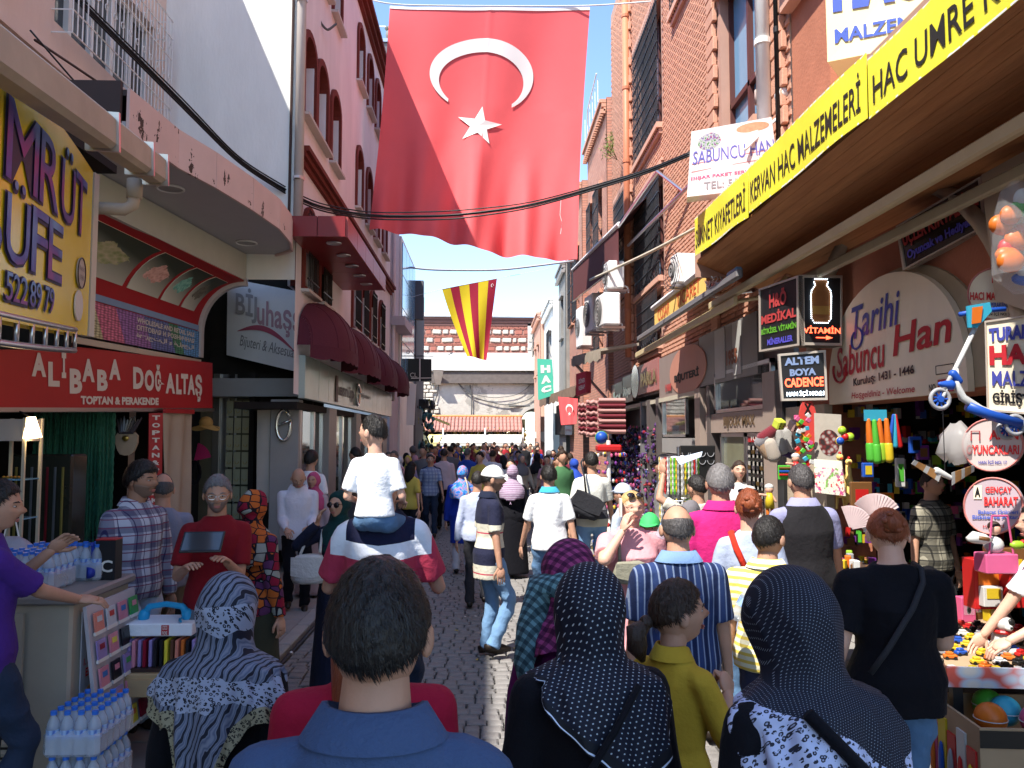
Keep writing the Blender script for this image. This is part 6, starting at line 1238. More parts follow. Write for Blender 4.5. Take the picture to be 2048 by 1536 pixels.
for px0, px1, m, nm in ((812, 886, mat('yellow_canvas', (.66, .60, .28), .8, var=.1), 'yellow_awning'), (888, 1046, mat('cream_canvas', (.62, .62, .58), .8, var=.08), 'cream_awning')):
    a, b = PE(px0, 866, 42.4), PE(px1, 866, 42.4); g = G(); g.surf(lambda u, v: V((a.x+(b.x-a.x)*u-.15*v, 42.5-1.1*v, a.z-.10-.42*v**1.1)), 12, 3, 0, .02); g.surf(lambda u, v: V((a.x+(b.x-a.x)*u-.15, 41.38, a.z-.53-.14*v)), 12, 1, 0, .01); part(g, 'awning', m, t)
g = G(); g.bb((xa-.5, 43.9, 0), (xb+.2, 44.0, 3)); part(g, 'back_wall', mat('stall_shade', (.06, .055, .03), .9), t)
for px in (812, 886, 970, 1046): g = G(); p = PE(px, 866, 42.3); g.bb((p.x-.04, 42.3, 0), (p.x+.04, 42.38, 2.5)); part(g, 'post', WM, t)
t = thing('goods', None, None); t['label'] = 'mass of small brass and glass goods glittering on the far stall shelves'; t['kind'] = 'stuff'; t.location = (0, 42.6, 0)
cols = [GOLD, mat('olive_goods', (.20, .20, .05), .5), mat('dark_goods', (.03, .03, .03), .5), mat('white_goods', (.6, .6, .55), .5), mat('teal_goods', (.06, .18, .2), .5), mat('warm_bulb', (.9, .8, .5), .4, emit=(1, .85, .5), es=3)]
gs = [G() for _ in cols]
for k in range(1500):
    x = xa-.6+(xb-xa+.8)*rr.rand(); z = 1.05+1.45*rr.rand(); c_ = rr.choice(6, p=[.24, .24, .26, .15, .09, .02]); s_ = .04+.07*rr.rand(); gs[c_].ell((x, .2+.5*rr.rand(), z), (s_*.6, s_*.6, s_), 5, 4)
for q, c_ in zip(gs, cols): q.obj('goods', c_, t, kind='stuff')
t = thing('umbrella', 'closed pale market umbrella standing beside the dark archway', 'umbrella', PE(1094, 900, 43)); t.location.z = 0; g = G(); g.tube([(0, 0, 0), (0, 0, 3.1)], .03, 6); g.obj('pole', WM, t); g = G(); g.tube([(0, 0, 1.5), (0, 0, 2.3), (0, 0, 3.0)], [.28, .2, .04], 9); link('canopy', crease(g.mesh(mat('grey_canvas', (.40, .39, .37), .8), False), .03, 1, 30), t)
t = thing('awning', 'small pointed cream awning beside the dark archway at the far end', 'awning', PE(1055, 870, 42)); g = G(); g.prism([(-.2, 0, .15), (1.3, 0, .18), (1.0, -.2, -.45)], (0, .5, 0)); g.obj('canvas', mat('cream_canvas', 0), t)
t = thing('awning', 'folded yellow striped awning arm leaning over the far left stalls', 'awning', PE(850, 842, 36)); g = G(); a, b = W(838, 822, Y=33)-t.location, W(898, 846, Y=36)-t.location; g.prism([a, b, b+V((0, 0, -.12)), a+V((0, 0, -.12))], (0, .8, 0)); g.obj('canvas', mat('yellow_stripe', 0, .8, pat=lambda n: n.mix(n.gt(n.fr(n.xyz(n.co())[1], 5), .5), (.5, .42, .1), (.25, .2, .12)), var=0), t)
g = G(); g.tube([a+V((0, 0, -.2)), b+V((-.8, 0, -1.1))], .04, 5); g.obj('arm', BLKM, t)
# things at the left end: black CL sign, hanging lamps, metal plant clutter
t = board('sign', 'black hanging sign with letters CL on a scrolled iron bracket', 'sign', [W(812, 717, Y=26), W(863, 718, Y=26), W(863, 762, Y=26), W(812, 763, Y=26)], .08, BLKM, [('CL', (.16, .62, .44, .82), PRN, dict(bold=.0))], extra=lambda t, f, n: (lambda g: (g.prism([f(.52, 0)+n*.01, f(.57, 0)+n*.01, f(.57, 1)+n*.01, f(.52, 1)+n*.01], -n*.004), g.prism([f(.2, .84)+n*.01, f(1, .84)+n*.01, f(1, .88)+n*.01, f(.2, .88)+n*.01], -n*.004), g.obj('white_line', PRN, t)))(G()))
g = G(); p = W(806, 712, Y=26)-t.location; g.tube([p, p+V((1.0, 0, 0))], .015, 6); g.tube([p+V((.05+.02*k*math.cos(k*.9)*.35+.12, 0, .12+.02*k*math.sin(k*.9)*.35)) for k in range(12)], .012, 5); g.tube([p+V((.8+.02*k*math.cos(k*.9)*.35, 0, .12+.02*k*math.sin(k*.9)*.35)) for k in range(12)], .012, 5); g.obj('bracket', IRN, t)
t = thing('goods', None, None); t['label'] = 'dark tangle of lamps and metal goods hung at the far left shop'; t['kind'] = 'stuff'; t.location = (-4, 30, 0); gg = [G(), G(), G()]
for k in range(160): px, py = 802+65*rr.rand(), 800+95*rr.rand(); p = W(px, py, Y=29+3*rr.rand())-t.location; s_ = .04+.10*rr.rand(); gg[rr.randint(3)].ell(p, (s_*.7, s_*.7, s_), 5, 4)
for q, m in zip(gg, (IRN, cols[1], cols[4])): q.obj('goods', m, t, kind='stuff')
g = G(); g.cb(V((0, 0, 0)), (.8, .4, .35), .02); o = g.obj('lamp_box', IRN, None, label='dark metal lamp box on the far left corner above the stalls', cat='lamp'); o.location = W(836, 808, Y=30)
t = board('panel', 'pale weathered panel at the end of the green shop fascia', 'panel', [W(815, 766, Y=24.5), W(832, 768, Y=24.5), W(828, 850, Y=24.5), W(812, 850, Y=24.5)], .1, WALLW)
# green HAC sign, scalloped roofs, small flag and paper sheets on the right end
t = board('sign', 'vertical turquoise green sign reading HAÇ', 'sign', [W(1075, 717, Y=31), W(1104, 719, Y=31), W(1108, 790, Y=31), W(1077, 800, Y=31)], .25, mat('turquoise_sign', (.08, .50, .36), .5, var=.05), [(c_, (.2, .16+.27*i, .85, .36+.27*i), WTX, dict(bold=.08)) for i, c_ in enumerate('HAÇ')])
t = thing('canopy', 'rusty scalloped tin canopy over the far right shops', 'canopy', W(1112, 800, Y=30)); g = G(); a, b = W(1080, 800, Y=33)-t.location, W(1152, 775, Y=27)-t.location; g.prism([a, b, b+V((1.1, 0, .2)), a+V((1.1, 0, .2))], (0, 0, .08)); g.obj('roof', mat('rusty_tin', (.20, .13, .09), .8, var=.35, vs=3), t)
g = G(); g.surf(lambda u, v: a.lerp(b, u)+V((-.02, 0, -.25*v-.06*abs(math.sin(u*25))*v)), 60, 1, 0, .01); g.obj('scallop', mat('rusty_tin', 0), t); g = G(); g.box((.8, 1.5, -.7), (1.0, 5, 1.2)); g.obj('underside', DKI, t)
t = thing('canopy', 'small wooden scalloped canopy beside the brown glass fascia', 'canopy', W(1185, 715, Y=17.5)); a, b = W(1145, 718, Y=20)-t.location, W(1203, 702, Y=16.8)-t.location; g = G(); g.prism([a, b, b+V((.8, 0, .12)), a+V((.8, 0, .12))], (0, 0, .06)); g.obj('roof', mat('old_boards', (.33, .28, .22), .8, var=.3, vs=4), t); g = G(); g.surf(lambda u, v: a.lerp(b, u)+V((-.02, 0, -.16*v-.05*abs(math.sin(u*16))*v)), 40, 1, 0, .01); g.obj('scallop', mat('old_boards', 0), t); g = G(); g.tube([a+V((.1, .5, -.05)), a+V((1.0, .3, -1.1)), a+V((1.0, .3, -2.0))], .04, 6); g.obj('arm', MET, t)
t = board('sign', 'small red edged sign with white panel under the wooden canopy', 'sign', [W(1152, 748, Y=19), W(1172, 742, Y=18.8), W(1172, 785, Y=18.8), W(1152, 792, Y=19)], .2, mat('pink_red_box', (.48, .05, .08), .5), [('DÖNER', (.3, .25, .9, .5), PRN, {}), ('KEBAP', (.3, .6, .9, .8), PRN, {})])
FR_ = mat('flag_red', (.76, .115, .125), .75, var=.08, vs=1.2, bump=.12, bs=8); FW_ = mat('flag_white', (.80, .78, .76), .75, var=0)
FR_.node_tree.nodes['Principled BSDF'].inputs['Transmission Weight'].default_value = 0
def emblem(fn, n, m, t, cu, cv, ru, rv, up=True, off=.012, star=(0, 0, 1)):
    """crescent and star laid on a cloth given by fn(u, v)"""
    for s_ in (1, -1):
        g = G(); k = 40; out = []; inn = []
        R0, R1, dc = 1.0, .80, .25
        ang = math.acos((R0*R0+dc*dc-R1*R1)/(2*R0*dc)); a2 = math.atan2(R0*math.sin(ang), R0*math.cos(ang)-dc)
        for i in range(k+1): a = ang+(2*math.pi-2*ang)*i/k; out.append((R0*math.cos(a), R0*math.sin(a)))
        for i in range(k+1): a = a2+(2*math.pi-2*a2)*i/k; inn.append((dc+R1*math.cos(a), R1*math.sin(a)))
        rot = (lambda p: (p[1], -p[0])) if up else (lambda p: p)      # opening downwards on the hanging flag
        P_ = [(cu+rot(p)[0]*ru, cv+rot(p)[1]*rv) for p in out]; Q_ = [(cu+rot(p)[0]*ru, cv+rot(p)[1]*rv) for p in inn]
        P_ = [(u, 2*cv-v) if up else (u, v) for u, v in P_]; Q_ = [(u, 2*cv-v) if up else (u, v) for u, v in Q_]
        vs_ = [fn(*p)+n*off*s_ for p in P_]+[fn(*p)+n*off*s_ for p in Q_]; g.add(vs_, [(i, i+1, k+2+i, k+1+i) for i in range(k)]); g.obj('crescent', m, t)
        g = G(); c = (cu+star[0]*ru, cv+star[1]*rv); sp = []
        for i in range(10): r_ = .42 if i % 2 == 0 else .165; a = math.pi*i/5+(.0 if not up else math.pi); sp.append(fn(c[0]+ru*r_*math.sin(a)*star[2], c[1]+rv*r_*math.cos(a)*star[2])+n*off*s_)
        g.add([fn(*c)+n*off*s_]+sp, [(0, i+1, (i+1) % 10+1) for i in range(10)]); g.obj('star', m, t)
# the great flag
Yf = 17.0; c = [W(780, 12, Y=Yf), W(1180, 14, Y=Yf), W(1152, 528, Y=Yf+.3), W(737, 458, Y=Yf-.2)]; ctr = sum(c, V())/4; t = thing('flag', 'huge red Turkish flag with crescent and star hung across the street', 'flag', ctr); L = quadfn([q-ctr for q in c])
def ff(u, v):
    p = L(u, v); e = min(1, v*1.4+.15); f = .09*e*math.sin(u*9+v*1.2)+.05*e*math.sin(u*19+v*2)+.26*max(0, v-.4)*math.sin(u*26-v*3.5+1)+.16*max(0, v-.55)*math.sin(u*47+2*v)-.012*math.exp(-((u-.5)/.012)**2)
    p.y += f+.35*math.sin(v*3.1)*math.sin(u*3.1); p.z += -.03*math.sin(u*3.1)*(1-v)+.05*math.sin(u*8)*(v**6); p.x += .06*math.sin(v*3.14)*(u-.55)*-1.1; return p
g = G(); g.surf(ff, 90, 70); g.obj('cloth', FR_, t, True)
g = G(); g.surf(lambda u, v: ff(u, v*.012)+V((0, -.012, 0)), 40, 1, 0, 0); g.obj('hem', FW_, t)
def fo(u, v): return ff(u, v)
k = 60; g = G(); C0 = (.478, .272); ro, ri, dv = (.262, .150), (.214, .120), .025
P_ = []; Q_ = []
ang = R(38)                                                           # half opening at the foot
for i in range(k+1):
    a = ang+(2*math.pi-2*ang)*i/k; P_.append((C0[0]+ro[0]*math.sin(a), C0[1]+ro[1]*math.cos(a)))
e0 = P_[0]; c2 = (C0[0], C0[1]+dv); b = math.atan2((e0[0]-c2[0])/ri[0], (e0[1]-c2[1])/ri[1])
for i in range(k+1):
    a = b+(2*math.pi-2*b)*i/k; Q_.append((c2[0]+ri[0]*math.sin(a), c2[1]+ri[1]*math.cos(a)))
Q_[0], Q_[-1] = P_[0], P_[-1]
g.add([fo(*p)+V((0, -.02, 0)) for p in P_]+[fo(*p)+V((0, -.02, 0)) for p in Q_], [(i, i+1, k+2+i, k+1+i) for i in range(k)]); g.obj('crescent', FW_, t)
g = G(); sc = (.480, .482); sp = []
for i in range(10): r_ = (.118, .082) if i % 2 == 0 else (.045, .032); a = math.pi*i/5+.10; sp.append(fo(sc[0]+r_[0]*math.sin(a), sc[1]-r_[1]*math.cos(a))+V((0, -.025, 0)))
g.add([fo(*sc)+V((0, -.025, 0))]+sp, [(0, i+1, (i+1) % 10+1) for i in range(10)]); g.obj('star', FW_, t)
cab([W(700, -12, Y=Yf), W(780, 10, Y=Yf), W(980, 12, Y=Yf), W(1180, 12, Y=Yf), W(1312, 2, Y=Yf-1)], .015, 'thin rope holding up the great red flag', mat('pale_rope', (.6, .6, .6), .8))
# striped pennant
c = [W(884, 578, Y=27), W(994, 557, Y=27), W(973, 720, Y=27), W(934, 712, Y=27)]; ctr = sum(c, V())/4; t = thing('flag', 'red and yellow vertically striped cloth with a tiny crescent, hung below the great flag', 'flag', ctr); L = quadfn([q-ctr for q in c])
sf = lambda u, v: L(u, v)+V((.28*math.sin(v*1.6)*(1-u)*-.45*(1-v), .16*math.sin(u*6+v*3)*v+.1*math.sin(v*3), 0))
g = G(); g.surf(sf, 36, 24, 0, 0)
g.obj('cloth', mat('striped_flag_cloth', 0, .8, pat=lambda n: n.ramp(n.xyz(n.co('UV'))[0], [(0, (.66, .52, .02)), (.15, (.32, .015, .04)), (.31, (.66, .52, .02)), (.49, (.32, .015, .04)), (.66, (.66, .52, .02)), (.84, (.32, .015, .04))], True), var=.06, bump=.1), t, True)
emblem(sf, V((0, -1, 0)), FW_, t, .925, .075, .025, .022, False, .015, (.8, 0, 1.2))
cab([W(745, 522, Y=26.5), W(850, 540, Y=27), W(1000, 541, Y=27), W(1148, 522, Y=26.5)], .035, 'pale cable strung low across the street above the striped cloth', mat('pale_cable', (.35, .36, .40), .6))
cab([W(800, 600, Y=27), W(884, 578, Y=27), W(994, 557, Y=27), W(1110, 535, Y=27)], .006, 'thin cord carrying the striped cloth', mat('pale_rope', 0))
# small flag on the right with paper notice
c = [W(1116, 793, Y=22), W(1156, 797, Y=21.6), W(1153, 848, Y=21.6), W(1122, 850, Y=22)]; ctr = sum(c, V())/4; t = thing('flag', 'small Turkish flag hanging beside the far right shops', 'flag', ctr); L = quadfn([q-ctr for q in c]); g = G(); g.surf(lambda u, v: L(u, v)+V((0, .05*math.sin(u*9), 0)), 12, 8, 0, .004); g.obj('cloth', FR_, t, True); emblem(L, V((0, -1, 0)), FW_, t, .55, .42, .20, .17, True, .06, (0, 1.1, 1.2))
board('notice', 'white paper notice with small flag hanging below the small Turkish flag', 'notice', [W(1130, 851, Y=20.5), W(1144, 851, Y=20.5), W(1144, 870, Y=20.5), W(1130, 870, Y=20.5)], .01, WTX, [('DUYURU', (.1, .4, .9, .6), DRT, dict(bold=0))])
# overhead cables in front of the flag
for k, (dy, r) in enumerate(((0, .017), (10, .012), (-8, .010), (5, .009))):
    cab([W(150, -10+dy, Y=8.5), W(370, 210+dy, Y=9.8), W(480, 325+dy*.6, Y=10.6), W(625, 412+dy*.8, Y=11.6), W(740, 432+dy*.7, Y=12.2), W(900, 432+dy*.9-k, Y=12.4), W(1060, 412+dy*.6, Y=12), W(1290, 345+dy*.4, Y=11.2), W(1385, 305+dy*.4, Y=10.6)], r, ('thick black cable sagging from the upper left over the street', 'second black cable sagging just under the thick one', 'thin dark cable sagging just above the thick one', 'thin cable twisted along the thick black one')[k])
g = G(); g.tube([W(1122, 398, Y=12), W(1120, 430, Y=12), W(1124, 445, Y=12), W(1121, 468, Y=12)], .006, 4); g.obj('string', mat('pale_rope', 0), None, label='scrap of pale string dangling from the cables before the flag', cat='string')
cab([W(60, 60, Y=6.5), W(190, 210, Y=7), W(205, 215, Y=7.1)], .008, 'thin wire tied to the end of the gutter on the left'); cab([W(70, 80, Y=6.5), W(160, 140, Y=7.4), W(270, 215, Y=8)], .012, 'brown wire running past the barred window ledge', BROWNM)
cab([W(625, -10, Y=12.5), W(640, 45, Y=12.6), W(655, 62, Y=12.7), W(672, 48, Y=12.9)], .02, 'grey cable hanging in a loop on the upper pink wall', DC)
cab([W(1180, 560, Y=18), W(1300, 505, Y=14.5), W(1400, 452, Y=12), W(1420, 440, Y=11.5)], .03, 'pale cable bundle from the maroon awning to the brick wall', CRM)
cab([W(1545, 245, Y=9.1), W(1580, 215, Y=9), W(1640, 205, Y=8.8)], .02, 'white hose by the lamp on the brick corner', WM); cab([W(1490, 300, Y=9), W(1550, 240, Y=9.1), W(1590, 215, Y=9)], .018, 'white cable above the tilted Sabuncu Han sign', WM)
t = thing('lamp', 'white floodlight on the brick corner beside the rain pipe', 'lamp', W(1565, 190, Y=9.1)); g = G(); g.ell((0, 0, 0), (.09, .12, .09), 14, 10); g.obj('head', WM, t, True); g = G(); g.tube([(0, .1, 0), (.15, .2, .05)], .02, 6); g.obj('arm', WM, t)
t = thing('lamp', 'small wrought iron wall bracket with pointed finial by the large window', 'lamp', W(1518, 165, Y=9.8)); g = G(); g.tube([(0, 0, .28), (0, 0, .12), (0, 0, .05)], [.005, .05, .03], 10); g.tube([(0, 0, -.1), (0, 0, -.28)], .06, 10); g.tube([(0, 0, .05), (0, 0, -.32), (.1, 0, -.42), (.22, 0, -.3)], .018, 6); g.tube([(0, 0, 0), (.1, 0, .04), (.2, 0, 0)], .014, 6); g.obj('bracket', mat('pale_iron', (.4, .3, .26), .5), t, True)
t = thing('camera', 'small dome security camera under the awning beside the arch sign', 'camera', W(1670, 530, Y=7.9)); g = G(); g.tube([(0, 0, .08), (0, 0, -.02)], .06, 14); g.ell((0, 0, -.03), (.05, .05, .045)); g.obj('housing', GRM, t, True); g = G(); g.ell((-.01, -.03, -.05), (.02, .02, .02)); g.obj('lens', BLKM, t)
# ---------------------------------------------------------------- the crowd
def P2(kind, a=(.01, .012, .02), b=(.7, .7, .75), k=40., c=None):
    def f(n):
        p = n.xyz(n.co()); cv = n.nd('ShaderNodeCombineXYZ'); n.put(cv.inputs[0], p[0]); n.put(cv.inputs[1], n.m('ADD', p[2], p[1])); v = cv.outputs[0]
        v = n.mix(.012, v, n.noise(v, 6, 2, .5, 0, True), 'ADD') if kind != 'plaid' else v
        if kind == 'dots':
            q = n.xyz(n.map(v, (k, k, 1), (0, 0, .25))); fx, fy = n.m('SUBTRACT', n.m('FRACT', q[0]), .5), n.m('SUBTRACT', n.m('FRACT', n.m('MULTIPLY_ADD', n.m('FLOOR', q[0]), .5, q[1])), .5)
            d = n.m('SQRT', n.m('ADD', n.m('MULTIPLY', fx, fx), n.m('MULTIPLY', fy, fy))); return n.mix(n.m('LESS_THAN', d, .145), a, b)
        if kind == 'leo':
            e = n.noise(v, k*2.2, 2, .5); d = n.m('ADD', n.voro(v, k, 'F1'), n.m('MULTIPLY', n.m('SUBTRACT', e, .5), .3)); ring = n.band(d, .20, .44); core = n.m('LESS_THAN', d, .20); gap = n.gt(n.noise(v, k*1.1, 2), .40)
            m1 = n.mix(n.m('MULTIPLY', ring, gap), b, a); return n.mix(n.m('MULTIPLY', core, .5), m1, c or (.2, .2, .25))
        if kind == 'zebra':
            w_ = n.nd('ShaderNodeTexWave', wave_type='BANDS', bands_direction='X'); n.put(w_.inputs['Vector'], n.map(v, (1, .55, 1), (0, 0, .5))); w_.inputs['Scale'].default_value = k*.32; w_.inputs['Distortion'].default_value = 7; w_.inputs['Detail'].default_value = 2; w_.inputs['Detail Scale'].default_value = 1.2
            return n.ramp(w_.outputs[1], [(0, a), (.22, a), (.30, b), (.75, c or b), (1, b)])
        if kind == 'plaid':
            q = n.xyz(n.map(v, (k, k, 1), (0, 0, .5))); m1 = n.mix(n.m('MULTIPLY', n.gt(n.m('FRACT', q[0]), .5), .6), b, a); return n.mix(n.m('MULTIPLY', n.gt(n.m('FRACT', q[1]), .5), .6), m1, a)
    return f
def leomix(n):                                                        # zebra crown, leopard bands, golden spotted hem
    z = n.xyz(n.co())[2]; zb = P2('zebra', (.008, .010, .022), (.17, .19, .25), 50, (.07, .09, .15))(n); lp = P2('leo', (.006, .007, .014), (.28, .31, .40), 78)(n); gd = P2('leo', (.010, .009, .008), (.24, .22, .14), 95, (.12, .11, .05))(n)
    w_ = n.m('ADD', z, n.m('MULTIPLY', n.noise(n.co(), 9, 2), .10)); uvy = n.xyz(n.co('UV'))[1]
    m1 = n.mix(n.band(w_, 1.435, 1.50), zb, lp); m1 = n.mix(n.band(w_, 1.22, 1.30), m1, lp); return n.mix(n.gt(uvy, .87), m1, gd)
def hemmix(n):
    return n.mix(n.gt(n.m('SUBTRACT', n.m('ADD', n.xyz(n.co('UV'))[1], n.m('MULTIPLY', n.noise(n.co(), 5, 2), .06)), n.m('MULTIPLY', n.xyz(n.co())[0], .55)), .66), P2('dots', (.008, .010, .022), (.24, .28, .34), 125)(n), P2('leo', (.02, .02, .035), (.46, .50, .70), 70, (.12, .12, .18))(n))
def linemix(n):
    v = n.xyz(n.co('UV'))[1]; return n.mix(n.band(v, .972, .986), n.mix(n.gt(v, .90), P2('dots', (.006, .008, .020), (.44, .50, .56), 62)(n), (.006, .007, .012)), (.62, .68, .82))
def drape(c, m, hem, wide=1.0, head=(1, 1), fold=1.0, off=(0, 0), seed=1, knot=0):
    """headscarf worn from behind: crown, nape and a cape lying on the shoulders; hem(a) gives the height of its edge, a = 0 at the back"""
    s, T, U = c['s'], c['T'], c['U']; rs_ = random.Random(seed); ph = [rs_.random()*6 for _ in range(6)]
    prof = [(1.42, .205, .135), (1.34, .232, .155), (1.20, .245, .170), (1.05, .255, .18), (.8, .26, .19)]
    def fn(u, v):
        a = u*2*math.pi-math.pi; sn, cs = math.sin(a), math.cos(a)
        if v < .46:                                                   # dome
            th = v/.46*2.12; rx, ry, rz = .098*head[0], .122*head[0], .124*head[1]
            f1 = 1+.030*fold*math.sin(a*3+th*3+ph[0])*(th/2)+.030*fold*(1-2*abs(math.sin(a*4-th*3+ph[1])))*(th/2)**2; p = V((rx*math.sin(th)*sn*f1, -ry*math.sin(th)*cs*f1-.008, rz*math.cos(th)))
            pt = T(p)
            if v > .36: q_ = (v-.36)/.10; nk = U((.098*sn*wide, -.01-.095*cs, 1.475)); pt = pt.lerp(nk, q_*q_*.75)
            return pt
        t = (v-.46)/.54; hz = hem(a); z = 1.47+(hz-1.47)*t
        zs = [p[0] for p in prof][::-1]; rx = float(np.interp(z, zs+[1.47], [p[1] for p in prof][::-1]+[.10]))*wide; ry = float(np.interp(z, zs+[1.47], [p[2] for p in prof][::-1]+[.098]))
        k = 1+fold*(.045*math.sin(a*5+ph[2]+t*2)+.036*(1-2*abs(math.sin(a*6+ph[3]-t*3)))+.018*math.sin(a*19+ph[4]+t*5))*min(1, t*2+.25)
        return U((rx*sn*k+off[0]*t, -ry*cs*k-.012+off[1]*t, z))
    g = G(); g.surf(fn, 150, 90, 0, .004*s); me = g.mesh(m, True); c['ch']('headscarf', me); return fn
def strap(c, pts, r, m=BLK, nm='bag_strap'): g = G(); g.tube([c['U'](p) for p in pts], r*c['s'], 6); g.v = g.v; o = c['ch'](nm, g.mesh(m, True)); return o
def bag(lb, loc, d, m, rz=0, cat='bag', strap_pts=None, sm=None, tilt=0):
    t = thing('shoulder_bag' if cat == 'bag' else cat, lb, cat, loc, rz); g = G(); M4 = Mx.Rotation(tilt, 4, 'Y')
    if cat == 'bag':
        w_, e, h = d[0]/2, d[1]/2, d[2]/2; rs = []
        for z, k in ((-1, .55), (-.92, .88), (-.6, 1.04), (0, 1.0), (.6, .90), (.92, .80), (1, .5)): rs.append([M4 @ V((w_*k*math.copysign(abs(math.cos(a))**.6, math.cos(a)), e*k*(1.2-.3*z)*math.copysign(abs(math.sin(a))**.8, math.sin(a)), h*z)) for a in np.linspace(0, 2*math.pi, 28, endpoint=False)])
        g.rings(rs); me = crease(g.mesh(m, True), .006, 2, 40); link('body', me, t); g = G(); g.surf(lambda u, v: M4 @ V((w_*1.9*(u-.5), -e*1.32-.004, h*(.9-1.25*v)-.02*math.sin(u*3.1)*v)), 8, 4, 0, .006); g.obj('flap', m, t, True)
    else: g.cb((0, 0, 0), d, .003); g.obj('body', m, t); g = G(); g.box((0, -d[1]/2-.001, 0), (d[0]*.9, .001, d[2]*.85)); g.obj('screen', GLS, t)
    if strap_pts: g = G(); g.tube([V(p)-V(loc) for p in strap_pts], .012, 6); g.obj('strap', sm or m, t, True); t.rotation_euler.z = 0
    return t
# --- the four nearest people, seen from behind
POL = cl('slate_blue_polo', (.052, .085, .17), var=.10, bs=60)
person(755, 1112, 1.42, 'black-haired man in slate blue polo seen from behind at the bottom centre', face=2, sk=SK, hair='short', shirt=POL, collar=POL, vx=.0075, fat=1.12, seed=3, cr=.016)
def w1(c): drape(c, mat('zebra_leopard_scarf', 0, .7, pat=leomix, var=.2, vs=12), lambda a: 1.22-.40*math.exp(-(a/.30)**2)+.05*min(1, abs(a)/1.8)+.02*math.sin(a*9), 1.02, (1.0, 1.0), 1.3, (0, -.01), 2)
person(455, 1142, 2.65, 'woman in black abaya with zebra and leopard print headscarf, back turned', face=8, kind='f', hair=None, shirt=BLK, sleeve='long', skirt=BLK, vx=.009, fat=1.12, extra=w1, face_on=False, cr=.010)
def w2(c):
    drape(c, mat('white_dot_scarf', 0, .75, pat=linemix, var=.1), lambda a: 1.13+.30*min(1, abs(a+(-.42))/1.5)**.9, 1.0, (1.04, 1.02), 1.0, (0, -.01), 4)
    strap(c, [(.10, -.155, 1.435), (.02, -.195, 1.33), (-.10, -.205, 1.16), (-.17, -.19, 1.0)], .010)
person(1180, 1125, 2.25, 'woman in black with white-dotted black headscarf edged by a white line', face=-6, kind='f', hair=None, shirt=BLK, sleeve='long', skirt=BLK, vx=.009, fat=1.14, extra=w2, face_on=False, cr=.010)
def w3(c):
    drape(c, mat('fine_dot_leopard_scarf', 0, .75, pat=hemmix, var=.1), lambda a: 1.16-.16*math.exp(-((a-.5)/.5)**2)+.10*min(1, abs(a)/1.6), 1.06, (1.10, 1.06), 1.2, (.03, -.03), 6)
    strap(c, [(-.12, -.145, 1.44), (.0, -.215, 1.30), (.12, -.225, 1.10), (.20, -.2, .95)], .016)
person(1598, 1134, 1.98, 'woman in black with fine-dotted headscarf bordered in blue leopard print', face=-22, kind='f', hair=None, shirt=BLK, sleeve='long', skirt=BLK, vx=.009, fat=1.16, extra=w3, face_on=False, tilt=.18, cr=.010)
# --- second row
YS = cl('mustard_shirt', (.46, .30, .03), bs=16)
def girl(c): pass
person(1345, 1166, 2.85, 'girl in mustard shirt with dark ponytail, hand at her chin', face=48, H=1.47, kind='f', hair='pony', hm=HD, sk=SK, shirt=YS, sleeve='roll', bottom=JEAN, vx=.010, hs=1.12, yaw=.55, pose=dict(L=(-.15, .18, 1.0), R=(.10, .25, 1.27), rd=(-.35, .35, .8), pr=(.6, -.4, -1), curl=1.1), fat=.95, hem=.66, collar=YS, cr=.010)
person(735, 1172, 2.2, 'person in crimson top with reddish hair, half hidden behind the slate blue polo man', face=-4, H=1.60, kind='f', hair='long', hm=HR, shirt=cl('crimson', (.30, .008, .03)), sleeve='long', bottom=JEAND, vx=.011, fat=1.30, cr=.010)
def tri(n):
    p = n.xyz(n.co()); ax = n.m('ABSOLUTE', p[0]); z = n.m('SUBTRACT', p[2], n.m('MULTIPLY', ax, .12)); w_ = n.mix(n.gt(z, 1.395), (.42, .04, .08), (.72, .74, .80)); w_ = n.mix(n.m('MULTIPLY', n.gt(z, 1.475), n.m('LESS_THAN', ax, .165)), w_, (.012, .014, .04)); return n.mix(n.band(ax, .245, .9), w_, (.42, .04, .08))
TRI = cl('white_red_navy_bands', 0, pat=tri)
person(765, 1000, 4.0, 'man in navy, white and red banded T-shirt carrying a boy on his shoulders', face=0, H=1.94, shirt=TRI, sk=SK, bottom=JEAND, vx=.011, fat=.94, pose=dict(L=(-.16, .27, 1.26), R=(.16, .27, 1.26), pl=(-.45, -.3, -1), pr=(.45, -.3, -1)), cr=.012, tilt=.6)
person(752, 842, 3.86, 'small boy in white T-shirt riding on a man\'s shoulders', face=4, H=.98, z0=1.09, kind='m', hair='crop', hm=HB, sk=SK2, shirt=cl('white_tee', (.74, .76, .80)), bottom=JEAN, vx=.012, hs=1.25, yaw=-1.1, sit=True, hem=.94, pose=dict(L=(-.2, .22, 1.05), R=(.2, .22, 1.05)), fat=.95, cr=.012)
VS_ = cl('blue_vertical_stripes', 0, pat=cpat('vstripe', (.025, .045, .13), (.20, .25, .36), (.012, .02, .06), 30))
person(1355, 1012, 4.0, 'balding man in blue vertically striped shirt, back turned', face=0, H=1.66, hair='bald', hm=HGR, shirt=VS_, collar=cl('light_blue_collar', (.16, .26, .46)), bottom=JEAN, vx=.010, fat=1.14, cr=.009)
person(1533, 1026, 4.3, 'boy in pale yellow striped shirt holding a blue bottle', face=30, H=1.56, hair='crop', hm=HB, sk=SK, shirt=cl('yellow_hoops', 0, pat=cpat('hstripe', (.70, .52, .10), (.74, .70, .50), k=26)), collar=cl('yellow_hoops', 0), bottom=cl('slate_trousers', (.035, .04, .08)), vx=.011, hs=1.08, yaw=.35, fat=1.15, cr=.009)
